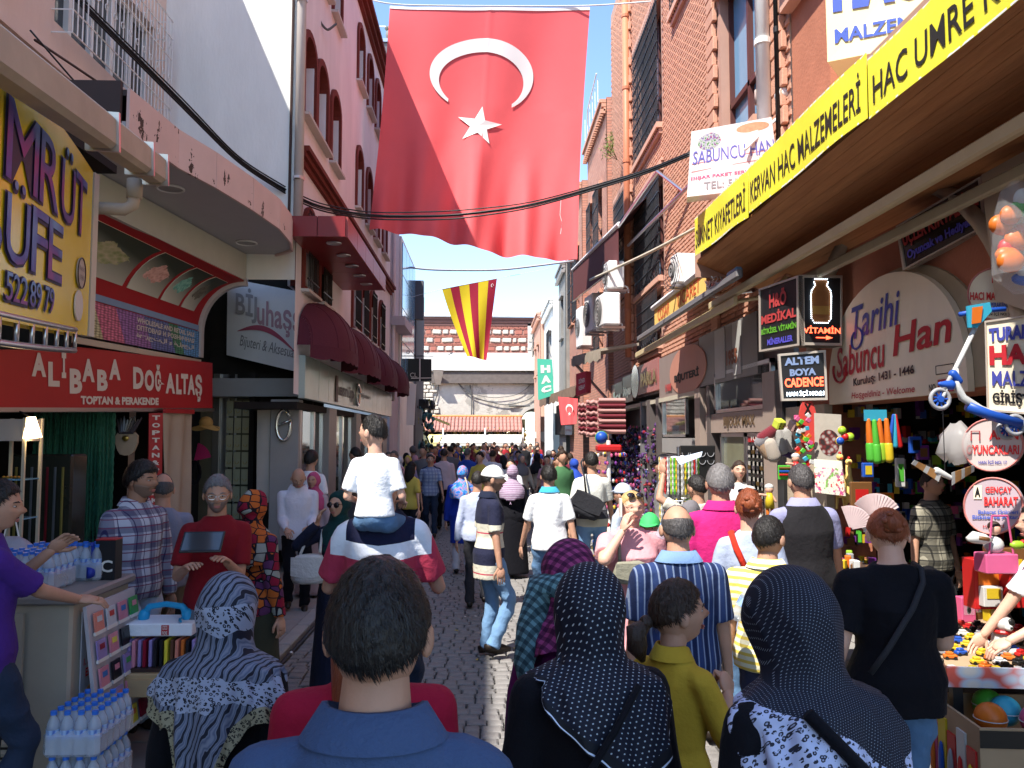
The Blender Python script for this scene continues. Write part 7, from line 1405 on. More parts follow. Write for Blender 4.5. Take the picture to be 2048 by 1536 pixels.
def rst(c): strap(c, [(-.10, .05, 1.45), (-.115, -.03, 1.46), (-.09, -.11, 1.38), (-.02, -.14, 1.22)], .022, cl('red_strap', (.50, .03, .015)))
person(1497, 980, 4.95, 'red-haired woman with a curled bun and red strap over pale blue top', face=15, H=1.68, kind='f', hair='bun', hm=HR, sk=SK2, shirt=cl('pale_blue_tee', (.36, .42, .56)), bottom=JEAN, vx=.012, glasses='head', extra=rst)
person(1440, 925, 5.35, 'tall man in magenta polo with grey hair, back turned', face=5, H=1.82, hair='short', hm=HG, shirt=cl('magenta_polo', (.52, .02, .16)), collar=cl('magenta_polo', 0), bottom=JEAND, vx=.012, fat=1.08)
person(1603, 926, 5.7, 'man in dark knitted vest over lilac shirt at the toy shop', face=-6, H=1.81, hair='crop', hm=HGR, sk=SK, shirt=cl('lilac_shirt', (.26, .26, .42)), collar=cl('lilac_shirt', 0), vest=cl('charcoal_vest', (.016, .015, .017)), bottom=cl('charcoal_trousers', (.02, .02, .022)), vx=.012, fat=1.12, pose=dict(L=(-.27, .1, .86), R=(.36, .16, .84)))
def rbag(c): strap(c, [(.11, .05, 1.47), (.11, -.07, 1.46), (.10, -.12, 1.41), (.04, -.165, 1.30), (-.07, -.175, 1.12), (-.15, -.165, 1.0)], .014, DGR)
person(1780, 1010, 3.65, 'auburn-haired woman in black T-shirt and blue jeans browsing the toy stall', face=12, H=1.68, kind='f', hair='bun', hm=HR, sk=SK2, shirt=BLK, bottom=JEAN, vx=.010, fat=1.28, hem=.80, pose=dict(L=(-.30, -.02, .86), R=(.20, .30, 1.02), st=.12), tilt=.3, extra=rbag)
PLD = cl('white_brown_plaid', 0, pat=cpat('plaid', (.012, .012, .012), (.30, .28, .22), (.03, .03, .03), 8))
person(1862, 955, 6.9, 'person in black and cream checked shirt in the dark bazaar doorway', face=160, H=1.72, hair='short', shirt=PLD, sleeve='short', bottom=BLK, vx=.014)
person(2135, 985, 4.3, 'toy seller in white shirt at the right edge reaching over the stall', face=-80, H=1.66, hair='short', sk=SK2, shirt=WHT, sleeve='short', bottom=BLK, vx=.011, pose=dict(L=(-.20, .42, .98), R=(.22, .40, .90)), lean=.25)
# --- left side
person(-22, 956, 3.95, 'man in purple polo leaning with one hand on the freezer top', face=42, H=1.80, hair='short', hm=HB, sk=SK, shirt=cl('purple_polo', (.065, .022, .20)), collar=cl('purple_polo', 0), bottom=JEAND, vx=.009, yaw=.55, tilt=.15, pose=dict(L=(-.14, .33, 1.36), R=(-.02, .42, 1.12), pr=(.6, -.5, -.6), rd=(.3, .9, -.1), curl=.35), cr=.009)
PLB = cl('navy_white_plaid', 0, pat=cpat('plaid', (.022, .016, .075), (.46, .48, .56), (.20, .05, .10), 9))
person(276, 912, 5.6, 'dark-haired man in navy and white plaid shirt behind the freezer', face=120, H=1.84, hair='full', hm=HB, sk=SK3, shirt=PLB, sleeve='long', bottom=cl('pale_jeans', (.40, .47, .56)), vx=.010, yaw=-.25, tilt=.12, beard=True, collar=PLB, fat=1.05, cr=.009)
person(327, 946, 6.3, 'greying man in pale blue-grey shirt turned away behind the plaid shirt man', face=-25, H=1.72, hair='bald', hm=HGR, shirt=cl('blue_grey_shirt', (.20, .22, .30)), sleeve='long', bottom=cl('khaki', (.2, .17, .12)), vx=.014)
person(436, 938, 5.25, 'grey-haired man in dark red T-shirt and glasses holding a tablet', face=165, H=1.77, hair='short', hm=HG, sk=SK, shirt=cl('dark_red_tee', (.20, .010, .016)), bottom=cl('grey_jeans', (.10, .12, .15)), vx=.010, glasses='m', beard=mat('grey_stubble', (.20, .15, .13), .8), yaw=-.05, tilt=.22, fat=.96, pose=dict(L=(-.08, .30, 1.22), R=(.14, .32, 1.20)), cr=.009)
PAT = cl('orange_patch_scarf', 0, pat=cpat('patch', [(0, (.42, .10, .02)), (.35, (.22, .01, .03)), (.55, (.10, .03, .09)), (.72, (.42, .10, .02)), (.86, (.26, .27, .24))], (.015, .01, .015), k=15))
person(506, 978, 5.6, 'woman in orange and purple patchwork headscarf and olive coat', face=30, H=1.63, kind='f', scarf=PAT, shirt=PAT, sleeve='long', top='shirt', skirt=cl('olive_coat', (.035, .035, .022)), vx=.012, face_on=False, fat=1.15)
person(597, 927, 9.4, 'bald man in white shirt looking down', face=165, H=1.68, hair=None, sk=SK, shirt=cl('white_shirt', (.62, .60, .66)), sleeve='long', collar=cl('white_shirt', 0), bottom=BLK, vx=.013, tilt=.55, pose='front', fat=1.08)
SUNW = cl('dark_green_scarf', (.008, .035, .035))
person(680, 978, 6.45, 'woman in dark green headscarf and sunglasses talking on the phone', face=200, H=1.57, kind='f', scarf=SUNW, shirt=cl('navy_coat', (.012, .014, .03)), sleeve='long', skirt=cl('navy_coat', 0), vx=.012, glasses='sun', pose='phone')
bag('white pleated handbag held low by the phone woman in the green headscarf', W(618, 1138, Y=6.3), (.26, .10, .22), mat('white_leather', (.55, .52, .48), .5, var=.1, bump=.5, bs=30), .3, strap_pts=[W(600, 1110, Y=6.3), W(615, 1075, Y=6.4), W(645, 1060, Y=6.45), W(640, 1105, Y=6.3)])
bag('dark tablet held by the grey-haired man in the dark red T-shirt', W(405, 1084, Y=4.9), (.24, .012, .16), mat('tablet_black', (.02, .02, .024), .2), .1, 'tablet').rotation_euler.x = R(-48)
person(622, 893, 11.2, 'man in white T-shirt with dark hair by the mirror shop window', face=20, hair='full', shirt=WHT, bottom=JEAND, vx=.02, H=1.82)
person(628, 938, 10.2, 'woman in pink and white headscarf behind the bald man', face=190, kind='f', H=1.56, scarf=cl('pink_scarf', (.45, .08, .18)), shirt=cl('rose_grey', (.42, .33, .34)), sleeve='long', skirt=cl('rose_grey', 0), vx=.018)
person(697, 948, 8.8, 'brown-haired young woman between the pillar and the boy', face=185, kind='f', H=1.55, hair='long', hm=HD, sk=SK2, shirt=DGR, bottom=JEAND, vx=.016)
person(712, 893, 13.3, 'man in pinkish checked shirt under the far shop pillars', face=-60, shirt=cl('pink_check', 0, pat=cpat('plaid', (.35, .2, .2), (.55, .45, .45), (.3, .1, .1), 20)), bottom=DGR, vx=.02, H=1.84)
# --- middle of the street
CAPS = cl('beige_navy_bands', 0, pat=cpat('levels', [(0, (.56, .54, .44)), (.075, (.42, .05, .08)), (.09, (.56, .54, .44)), (.18, (.018, .02, .045)), (.37, (.60, .58, .48)), (.53, (.46, .05, .09)), (.545, (.56, .54, .44)), (.64, (.018, .02, .045))]))
person(992, 930, 7.4, 'man in white baseball cap, glasses and beige and navy banded polo looking right', face=72, H=1.74, hair='crop', hm=HB, sk=SK, shirt=CAPS, collar=NAVY, bottom=cl('light_jeans', (.15, .27, .44), var=.3), cap=mat('white_cap', (.75, .74, .72), .8), glasses='m', vx=.010, hem=.72, yaw=.25, tilt=.1, dx=-.06, pose=dict(L=(-.26, -.02, .80), R=(.27, .02, .76)), beard=True, cr=.010)
person(1098, 932, 8.3, 'man in white T-shirt with blue collar walking away', face=-4, H=1.72, hair='short', hm=HB, shirt=cl('bright_white_tee', (.78, .79, .80)), collar=cl('turquoise_collar', (.05, .35, .55)), bottom=JEAN, vx=.012, pose='walk')
BGS = cl('cream_black_bands', 0, pat=cpat('levels', [(0, (.46, .45, .36)), (.36, (.05, .05, .06)), (.50, (.28, .28, .30)), (.57, (.05, .05, .06)), (.62, (.66, .66, .60))]))
cb_ = person(1183, 900, 10.0, 'man in cream and black banded shirt with a black messenger bag', face=0, H=1.82, hair='short', shirt=BGS, bottom=cl('light_jeans', 0), vx=.014, pose='walk2')
o_ = bag('black messenger bag slung across the banded shirt man', W(1172, 1010, Y=9.78), (.40, .12, .28), DGR, .2, tilt=.45, strap_pts=[W(1172, 985, Y=9.75), W(1168, 950, Y=9.82), W(1162, 925, Y=9.84), W(1166, 918, Y=9.95)])
person(1262, 986, 5.5, 'blonde woman in pink top talking on a phone with sunglasses in her hair', face=172, H=1.63, kind='f', hair='pulled', hm=HY, sk=SK2, shirt=cl('pink_top', (.62, .30, .32)), bottom=cl('pink_top', 0), vx=.010, glasses='head', pose='phone', fat=1.25, cr=.008)
bag('small khaki waist bag of the blonde woman in pink', W(1262, 1145, Y=5.22), (.22, .06, .14), cl('khaki_bag', (.25, .24, .18)), 0, strap_pts=[W(1240, 1130, Y=5.3), W(1238, 1080, Y=5.35), W(1250, 1040, Y=5.4)])
g = G(); g.box((0, 0, 0), (.012, .06, .12)); o = g.obj('mobile_phone', PRN, None, label='pale mobile phone at the ear of the blonde woman in pink', cat='phone'); o.location = W(1241, 1015, Y=5.42)
for (px, py, Y, lb) in ((1318, 1075, 5.35, 'half-full water bottle held by the blonde woman in pink'), (1470, 1238, 4.2, 'blue-capped bottle in the hand of the boy in yellow stripes')):
    o = link('water_bottle', mB, None, label=lb, cat='bottle'); o.location = W(px, py, Y=Y); o.rotation_euler = (.3, .4, 0); link('cap', mC, o); link('label_band', mL, o)
person(1300, 990, 5.9, 'small child in green cap behind the blonde woman', face=200, H=1.42, hair='crop', cap=mat('green_cap', (.05, .45, .12), .7), shirt=WHT, bottom=BLK, vx=.014, hs=1.1)
person(1330, 905, 9.2, 'man in black cap and pale jacket beside the necklace stand', face=-70, H=1.80, cap=BLK, shirt=cl('grey_jacket', (.2, .2, .2)), sleeve='long', bottom=DGR, vx=.016)
person(1395, 930, 7.2, 'person raising an arm beside the necklace stand', face=-30, H=1.66, hair='short', shirt=cl('cream_shirt', (.5, .47, .4)), vx=.016, bottom=DGR, pose=dict(L=(-.25, .2, 1.75), R=(.27, .05, .85), ld=(0, .2, 1), pl=(-1, .2, -.6)))
person(1380, 985, 6.3, 'woman in grey headscarf low beside the pink polo man', face=40, H=1.50, kind='f', scarf=cl('grey_scarf', (.15, .14, .15)), shirt=cl('taupe_blouse', (.4, .38, .36)), sleeve='long', bottom=DGR, vx=.016, face_on=False)
person(1248, 962, 7.8, 'person in pale blue cap bending by the toy racks', face=-50, H=1.55, cap=mat('pale_blue_cap', (.4, .45, .55), .7), shirt=cl('sky_shirt', (.4, .46, .55)), bottom=DGR, vx=.016)
person(1477, 912, 9.6, 'shop girl in white cardigan in the jewellery shop doorway', face=185, H=1.72, kind='f', hair='long', hm=HD, sk=SK2, shirt=cl('white_cardigan', (.6, .6, .6)), sleeve='long', bottom=BLK, vx=.016)
FL = cl('blue_floral_scarf', 0, pat=cpat('floral', [(0, (.02, .10, .45)), (.42, (.05, .25, .55)), (.52, (.45, .15, .20)), (.6, (.05, .22, .5))], k=14))
BCO = cl('royal_blue_coat', (.012, .035, .30))
person(925, 930, 11.9, 'woman in royal blue coat and blue floral headscarf walking away', face=-8, H=1.58, kind='f', scarf=FL, shirt=BCO, sleeve='long', hem=.50, bottom=cl('white_trousers', (.5, .5, .55)), vx=.014, face_on=False, fat=1.2)
bag('beige shoulder bag of the woman in the royal blue coat', W(950, 1035, Y=11.6), (.32, .12, .30), cl('beige_bag', (.38, .34, .28)), .3, strap_pts=[W(940, 1015, Y=11.6), W(935, 970, Y=11.7), W(930, 955, Y=11.8)])
person(1025, 928, 11.6, 'woman in long black coat with mauve striped headscarf beside the cap man', face=10, H=1.60, kind='f', scarf=cl('mauve_scarf', 0, pat=cpat('hstripe', (.22, .12, .2), (.40, .33, .42), k=40)), shirt=BLK, sleeve='long', skirt=BLK, vx=.016, face_on=False, fat=1.1)
person(955, 955, 9.5, 'man in light blue shirt half hidden behind the cap man', face=0, H=1.60, hair='short', shirt=cl('light_blue_shirt', (.42, .47, .62)), sleeve='long', bottom=DGR, vx=.018)
CHK = cl('pale_blue_check', 0, pat=cpat('plaid', (.12, .16, .30), (.32, .38, .50), (.16, .2, .34), 14))
person(861, 911, 16.3, 'man in pale blue checked shirt walking towards the camera', face=178, H=1.66, hair='short', glasses='m', shirt=CHK, bottom=JEAND, vx=.018, pose='walk')
person(823, 934, 15.5, 'boy in dark checked shirt beside the pale blue shirt man', face=185, H=1.42, hair='crop', shirt=cl('dark_check', 0, pat=cpat('plaid', (.05, .02, .04), (.25, .2, .22), (.1, .02, .03), 18)), bottom=JEAND, vx=.02, hs=1.1)
person(888, 904, 17.5, 'man in pale pink shirt and black trousers walking away', face=0, H=1.76, shirt=cl('pale_pink_shirt', (.55, .42, .46)), sleeve='long', bottom=BLK, vx=.02)
PU = cl('purple_gingham', 0, pat=P2('plaid', (.012, .004, .02), (.30, .05, .16), 26)); PUC = cl('teal_gingham', 0, pat=P2('plaid', (.006, .01, .02), (.16, .30, .33), 30))
def w4(c):
    drape(c, PU, lambda a: 1.33-.06*math.exp(-((a+.8)/.5)**2), .84, (1.12, 1.05), 1.2, (0, 0), 8); g = G(); T = c['T']; U = c['U']
    g.tube([T((.11, -.03, -.02)), T((.02, -.135, -.05)), T((-.09, -.10, -.07)), U((-.12, -.13, 1.40)), U((-.14, -.14, 1.26)), U((-.13, -.13, 1.12))], [.03, .05, .06, .05, .04, .02], 12); c['ch']('scarf_end', crease(g.mesh(PUC, True), .01, 4, 40))
person(1135, 1066, 3.1, 'woman in purple coat with purple and teal gingham headscarf', face=25, H=1.60, kind='f', hair=None, shirt=cl('purple_coat', (.10, .008, .075)), sleeve='long', skirt=cl('purple_coat', 0), vx=.010, fat=1.0, extra=w4, face_on=False, tilt=.1)
# --- far crowd: shared bodies with their own colours
def ocol(nm, r=.85):
    m = bpy.data.materials.new(nm); m.use_nodes = True; n = N(m); b = m.node_tree.nodes['Principled BSDF']; i = n.nd('ShaderNodeObjectInfo'); n.put(b.inputs['Base Color'], i.outputs['Color']); b.inputs['Roughness'].default_value = r; b.inputs['Specular IOR Level'].default_value = .2; return m
OC = ocol('crowd_cloth'); OS = ocol('crowd_skin', .6); OH = ocol('crowd_hair', .6)
prot = []
for k, (kd, hr, sc_, po, sl, sk_, an) in enumerate((('m', 'short', None, 'stand', 'short', None, 0), ('m', 'crop', None, 'walk', 'short', None, 0), ('m', 'full', None, 'walk2', 'long', None, 0), ('f', 'long', None, 'walk', 'short', None, 0), ('f', None, OC, 'stand', 'long', OC, 0), ('f', 'pony', None, 'stand', 'short', None, 0), ('m', 'bald', None, 'stand', 'long', None, 0), ('f', None, OC, 'walk', 'long', None, 0))):
    c = make(H=1.75, root=link('person', None), pose=po, sk=OS, hair=hr, hm=OH, shirt=OC, sleeve=sl, bottom=OC, kind=kd, scarf=sc_, skirt=sk_, vx=.03, shoe=LEA, seed=k, face_on=False, det=0); prot.append((c['o'], kd, hr, sc_))
CN = [('white', (.66, .66, .70)), ('black', (.012, .012, .015)), ('grey', (.14, .14, .15)), ('light blue', (.24, .32, .48)), ('navy', (.02, .028, .07)), ('pink', (.50, .26, .30)), ('red', (.32, .02, .03)), ('beige', (.42, .36, .27)), ('brown', (.12, .06, .04)), ('green', (.05, .14, .06)), ('lilac', (.30, .26, .42)), ('maroon', (.12, .012, .03)), ('royal blue', (.02, .06, .34)), ('yellow', (.55, .42, .08))]
rr = random.Random(21); used = set(); spots = []
tries = 0
while len(spots) < 112 and tries < 9000:
    tries += 1; Y = 12.5+28*rr.random()**.9; X = rr.uniform(-2.2, 2.1)
    if Y < 16 and (X < -1.6 or -1.2 < X < .15 or (.3 < X < .9 and Y < 14)): continue
    if all((X-a)**2+((Y-b)*.8)**2 > .26 for a, b in spots): spots.append((X, Y))
spots.sort(key=lambda q: q[1])
for X, Y in spots:
    p0, kd, hr, sc_ = prot[rr.choice([0, 0, 1, 1, 2, 2, 3, 4, 5, 6, 7, 4])]; r_ = p0.copy(); COL.objects.link(r_); cn, cc = rr.choice(CN); bc = rr.choice([(.02, .02, .03), (.05, .08, .15), (.10, .09, .08), (.015, .015, .02)])
    who = 'headscarf woman' if sc_ else ('man' if kd == 'm' else 'dark-haired woman'); wh = 'near edge' if Y < 18 else ('middle' if Y < 28 else 'far end'); sd_ = 'left' if X < -1.2 else ('centre left' if X < 0 else ('centre right' if X < 1.1 else 'right')); 
    for _ in range(60):
        lb = f'{who} in {cn}, {wh} of the crowd, {sd_}'
        if lb not in used: break
        cn, cc = rr.choice(CN)
    used.add(lb); away = rr.random() < .62; H = rr.uniform(1.55, 1.64) if kd == 'f' else rr.uniform(1.66, 1.82)
    r_['label'] = lb; r_['category'] = 'person'; r_['group'] = 'crowd filling the far street'; r_.location = (X, Y, 0); r_.rotation_euler.z = R((0 if away else 180)+rr.uniform(-35, 35)); r_.scale = (H/1.75,)*3
    sk = rr.choice([(.45, .25, .17), (.55, .32, .23), (.34, .18, .12)]); hc = rr.choice([(.012, .01, .01), (.03, .018, .012), (.10, .09, .09)]); sc2 = rr.choice(CN)[1]
    for ch_ in p0.children:
        d = ch_.copy(); COL.objects.link(d); d.parent = r_; nm = ch_.name.split('.')[0]; d.color = tuple({'body': sk, 'hair': hc, 'headscarf': sc2, 'shirt': cc, 'skirt': bc, 'trousers': bc, 'jeans': bc}.get(nm, cc))+(1,)
for p0, *_ in prot:
    for ch_ in list(p0.children): bpy.data.objects.remove(ch_)
    bpy.data.objects.remove(p0)
# ---------------------------------------------------------------- goods hung and stacked round the bazaar entrance
rr = random.Random(5)
def cm(nm, c, r=.4, **k): return mat('toy_'+nm, tuple(.72*q for q in c), r, var=.08, **k)
TC = dict(red=cm('red', (.60, .02, .02)), orange=cm('orange', (.75, .18, .02)), yellow=cm('yellow', (.75, .55, .03)), green=cm('green', (.10, .50, .05)), blue=cm('blue', (.02, .10, .50)), white=cm('white', (.7, .7, .68)), black=cm('black', (.015, .015, .015)), pink=cm('pink', (.70, .12, .28)), cyan=cm('cyan', (.05, .42, .60)), brown=cm('brown', (.20, .09, .03)), silver=cm('silver', (.4, .4, .42)), purple=cm('purple', (.20, .04, .30)), lime=cm('lime', (.35, .6, .04)))
TK = list(TC)
CARD = mat('cardboard', (.36, .25, .15), .85, var=.15, vs=6); BAGF = mat('clear_bag_film', (.7, .72, .75), .15, var=.1, alpha=.13, spec=.9)
def hung(name, lb, cat, px, py, Y, rz=0): return thing(name, lb, cat, W(px, py, Y=Y), rz)
# toy table
t = thing('table', 'toy stall table with printed OYUNCAK edge board at the right', 'table', (2.95, 4.85, 0), -.12)
g = G(); g.cb((0, 0, .74), (.98, 1.55, .05), .01); g.obj('top', CARD, t)
g = G(); g.box((-.50, 0, .765), (.02, 1.57, .10)); g.obj('edge_board', mat('brown_print_edge', (.16, .07, .045), .6), t); g = G(); g.box((0, -.785, .765), (1.0, .02, .10)); g.obj('edge_board', mat('sticker_edge', 0, .6, pat=lambda n: n.ramp(n.voro(n.map(n.co(), (9, 1, 14)), 1, 'F1', 0), [(.2, (.5, .48, .45)), (.45, (.35, .42, .52)), (.7, (.45, .08, .06))]), var=0), t)
qe = quadfn([V((-.512, .7, .81)), V((-.512, -.75, .81)), V((-.512, -.75, .72)), V((-.512, .7, .72))])
for i, ch_ in enumerate('OYUNCAK'): write(ch_, (.30+i*.075, .18, .35+i*.075, .82), qe, (0, 0, 0), PRN, t, .05)
for sx in (-1, 1):
    for sy in (-1, 1): g = G(); g.box((sx*.42, sy*.7, .36), (.05, .05, .72)); g.obj('leg', BLKM, t)
M_ = Mx.Rotation(-.12, 3, 'Z')
def tb(x, y, z=.765): v = M_ @ V((x, y, 0)); return (2.95+v.x, 4.85+v.y, z)
cms = {}
def toycar(c):
    if c in cms: return cms[c]
    g = G(); g.cb((0, 0, .018), (.07, .034, .02), .006); g.cb((-.004, 0, .034), (.036, .028, .016), .006); a = g.mesh(TC[c]); g = G()
    for x in (-.022, .022):
        for y in (-.017, .017): g.tube([(x, y-.003, .010), (x, y+.003, .010)], .010, 8)
    cms[c] = (a, g.mesh(TC['black'])); return cms[c]
for i in range(9):
    for j in range(13):
        c = rr.choice(['red', 'red', 'red', 'white', 'black', 'yellow', 'orange', 'silver', 'blue'] if j > 3 else ['silver', 'yellow', 'orange', 'black', 'white'])
        if rr.random() < .12: continue
        x, y = -.44+i*.105, -.72+j*.09; a, b = toycar(c); o = link('toy_car', a, None, label=f'{c} toy car among the rows on the toy table', cat='toy car', group=f'{c} toy cars on the toy table'); o.location = tb(x+rr.uniform(-.01, .01), y); o.rotation_euler.z = rr.uniform(-.5, .5); link('wheels', b, o)
for k in range(10):
    x, y = -.35+.09*k % .8-.1, .40+.2*rr.random(); c = rr.choice(TK); o = thing('toy_box', f'{c} boxed toy standing at the back of the toy table', 'toy box', tb(x+.1, y+.12), rr.uniform(-.3, .3), group='boxed toys at the back of the toy table'); h = rr.uniform(.12, .24); g = G(); g.cb((0, 0, h/2), (.10, .07, h), .004); g.obj('carton', TC[c], o); g = G(); g.box((0, -.037, h*.55), (.075, .003, h*.5)); g.obj('window', BAGF, o); g = G(); g.ell((0, -.03, h*.5), (.02, .012, h*.2), 8, 6); g.obj('figure', TC[rr.choice(TK)], o)
t = thing('toy_bicycle', 'small toy bicycle with yellow frame lying on the toy table', 'toy', tb(-.25, .25, .80)); g = G()
for x in (-.07, .07): g.tube([(x+.05*math.cos(a), 0, .05*math.sin(a)) for a in np.linspace(0, 6.283, 18)], .005, 5, False)
g.obj('wheel', TC['black'], t); g = G(); g.tube([(-.07, 0, 0), (-.02, 0, .07), (.05, 0, .07), (.07, 0, 0)], .007, 6); g.tube([(-.02, 0, .07), (0, 0, 0), (.05, 0, .07)], .006, 6); g.obj('frame', TC['yellow'], t)
t = thing('toy_dog', 'black and white plush toy dog with a red scarf on the toy table', 'toy', tb(.02, -.28)); g = G(); g.ell((0, 0, .07), (.05, .06, .07)); g.ell((0, -.03, .17), (.048, .045, .045)); g.ell((0, -.07, .155), (.022, .025, .018)); [g.cap((s*.03, -.03, .01), (s*.045, -.06, .02), .02, .018) for s in (-1, 1)]; g.obj('body', TC['white'], t, True); g = G(); [g.ell((s*.045, -.015, .18), (.014, .02, .035)) for s in (-1, 1)]; g.ell((.018, -.068, .185), (.02, .012, .02)); g.ell((0, -.096, .16), (.008, .006, .006)); g.obj('ears_and_patches', TC['black'], t, True); g = G(); g.tube([(.045*math.cos(a), -.02+.045*math.sin(a), .125) for a in np.linspace(0, 6.283, 14)], .012, 6, False); g.obj('scarf', TC['red'], t)
t = thing('basket', 'grey mesh basket with blue rim at the right end of the toy table', 'basket', tb(.36, -.25)); g = G(); g.tube([(0, 0, .0), (0, 0, .12)], [.10, .14], 18, False); g.obj('bowl', TC['silver'], t); g = G(); g.tube([(.14*math.cos(a), .14*math.sin(a), .12) for a in np.linspace(0, 6.283, 20)], .010, 6, False); g.obj('rim', TC['blue'], t)
# cardboard box of balls below
t = thing('cardboard_box', 'open cardboard box with black printed labels and toys under the toy table', 'box', (2.62, 4.05, 0), -.10)
for a, b in (((-.27, -.27, 0), (.27, -.255, .62)), ((-.27, .255, 0), (.27, .27, .62)), ((-.27, -.255, 0), (-.255, .255, .62)), ((.255, -.255, 0), (.27, .255, .62))): g = G(); g.bb(a, b); g.obj('side', CARD, t)
for a, b in (((-.27, -.275, .53), (-.02, -.27, .61)), ((.03, -.275, .53), (.25, -.27, .61)), ((-.06, -.275, .33), (.10, -.27, .46))): g = G(); g.bb(a, b); g.obj('label_patch', TC['black'] if a[2] > .5 else mat('barcode', 0, .7, pat=lambda n: n.mix(n.gt(n.fr(n.xyz(n.co())[0], 70), .5), (.04, .03, .03), (.45, .36, .26)), var=0), t)
for k in range(5): g = G(); g.box((-.275, -.2+.1*k, .3+.05*(k % 2)), (.012, .085, .40)); o = g.obj('toy_pack', TC[('red', 'white', 'red', 'yellow', 'pink')[k]], t); g = G(); g.ell((-.286, -.2+.1*k, .32), (.014, .025, .11), 8, 6); g.obj('toy', TC[('yellow', 'red', 'silver', 'blue', 'orange')[k]], o)
for k, (x, y, c) in enumerate(((-.12, -.05, 'orange'), (.02, .05, 'cyan'), (.08, -.10, 'pink'), (.0, .16, 'green'))): t2 = thing('ball', f'{c} plastic ball inside the open cardboard box', 'ball', (2.62+x, 4.05+y, .60)); g = G(); g.ell((0, 0, 0), (.075,)*3, 18, 12); g.obj('shell', TC[c], t2, True); g = G(); g.tube([(.076*math.cos(a), .076*math.sin(a), 0) for a in np.linspace(0, 6.283, 24)], .003, 4, False); g.obj('seam', TC['white'], t2)
t = thing('support', 'dark cloth covered trestle under the toy table', 'stand', (3.1, 5.0, 0)); g = G(); g.cb((0, 0, .35), (.6, 1.2, .68), .02); g.obj('cloth', mat('dark_cloth_cover', (.02, .012, .012), .9), t)
# stacked boxes, doll box, shells
for k, (px, py, Y, w_, h, c) in enumerate(((1965, 1165, 4.9, .18, .30, 'red'), (2010, 1150, 4.9, .20, .34, 'brown'), (2040, 1175, 4.8, .2, .22, 'red'), (1975, 1190, 4.85, .12, .12, 'white'))):
    t = thing('toy_box', ('tall red printed toy box by the pink doll box', 'tall brown printed toy box behind the doll box', 'wide red toy box at the right edge of the stall', 'small white toy box in front of the tall red one')[k], 'toy box', W(px, py, Y=Y)); g = G(); g.cb((0, 0, 0), (w_, .12, h), .004); g.obj('carton', TC[c], t); g = G(); g.box((0, -.062, .02), (w_*.7, .004, h*.5)); g.obj('print', TC['yellow' if k % 2 else 'orange'], t)
t = hung('doll_box', 'pink doll box printed with flowers with a doll in white fur on top', 'toy box', 1992, 1125, 4.55); g = G(); g.cb((0, 0, 0), (.19, .12, .11), .006); g.obj('carton', TC['pink'], t); g = G(); g.ell((-.01, 0, .10), (.055, .05, .05)); g.obj('fur', TC['white'], t, True); g = G(); g.ell((0, 0, .19), (.032, .032, .036)); g.obj('head', SK2, t, True); g = G(); g.ell((0, .006, .205), (.034, .034, .03)); g.obj('hair', HD, t, True); g = G(); [g.tube([(s*.07, -.05, .055), (s*.045, -.05, .27)], .006, 5) for s in (-1, 1)]; g.tube([(-.045, -.05, .27), (.045, -.05, .27)], .006, 5); g.obj('pink_frame', TC['pink'], t)
t = hung('shell', 'white and brown ornamental shell on the toy stall', 'shell', 1958, 1078, 4.5); g = G(); g.tube([(-.07, 0, 0), (-.03, 0, .01), (.03, 0, 0), (.08, 0, -.01)], [.012, .035, .030, .004], 12); g.obj('body', TC['white'], t, True); g = G(); g.tube([(-.02, -.03, .01), (.04, -.025, 0)], .012, 8); g.obj('stripe', TC['brown'], t, True)
t = hung('toy_bird', 'small multicoloured toy bird beside the doll box', 'toy', 2035, 1090, 4.5); g = G(); g.ell((0, 0, 0), (.045, .022, .025)); g.obj('body', TC['lime'], t, True); g = G(); g.ell((.035, 0, .015), (.02, .016, .016)); g.obj('head', TC['red'], t, True)
# scooter
t = hung('scooter', 'blue and white children\'s scooter hung from the awning at the right edge', 'scooter', 1900, 740, 4.3); o0 = t.location.copy(); w = lambda px, py, Y=4.3: W(px, py, Y=Y)-o0
def wheel(px, py, r, Y=4.3):
    p = w(px, py, Y); g = G(); g.tube([p+V((r*math.cos(a), 0, r*math.sin(a))) for a in np.linspace(0, 6.283, 26)], .012, 6, False); o = g.obj('wheel', TC['silver'], t, True); g = G(); g.tube([p+V((0, -.012, 0)), p+V((0, .012, 0))], .018, 12); [g.tube([p, p+V((r*.9*math.cos(a), 0, r*.9*math.sin(a)))], .006, 5) for a in np.linspace(0, 5.6, 9)]; g.obj('spokes', TC['blue'], o)
wheel(1880, 798, .052); wheel(2030, 850, .05); wheel(2012, 860, .045, 4.36)
g = G(); g.tube([w(1888, 778), w(1912, 735), w(1952, 652)], .013, 8); g.tube([w(1884, 800), w(1893, 775)], .011, 6); g.obj('steering_pole', TC['white'], t, True)
g = G(); g.tube([w(1919, 629), w(1958, 622), w(2010, 618)], .014, 8); g.obj('handlebar', TC['blue'], t, True); g = G(); g.prism([w(1934, 612, 4.27), w(1980, 604, 4.27), w(1984, 622, 4.27), w(1955, 655, 4.27), w(1937, 655, 4.27)], (0, .012, 0)); o = g.obj('shield', TC['cyan'], t); g = G(); g.prism([w(1945, 615, 4.26), w(1966, 612, 4.26), w(1962, 645, 4.26), w(1944, 648, 4.26)], (0, .004, 0)); g.obj('picture', TC['orange'], o)
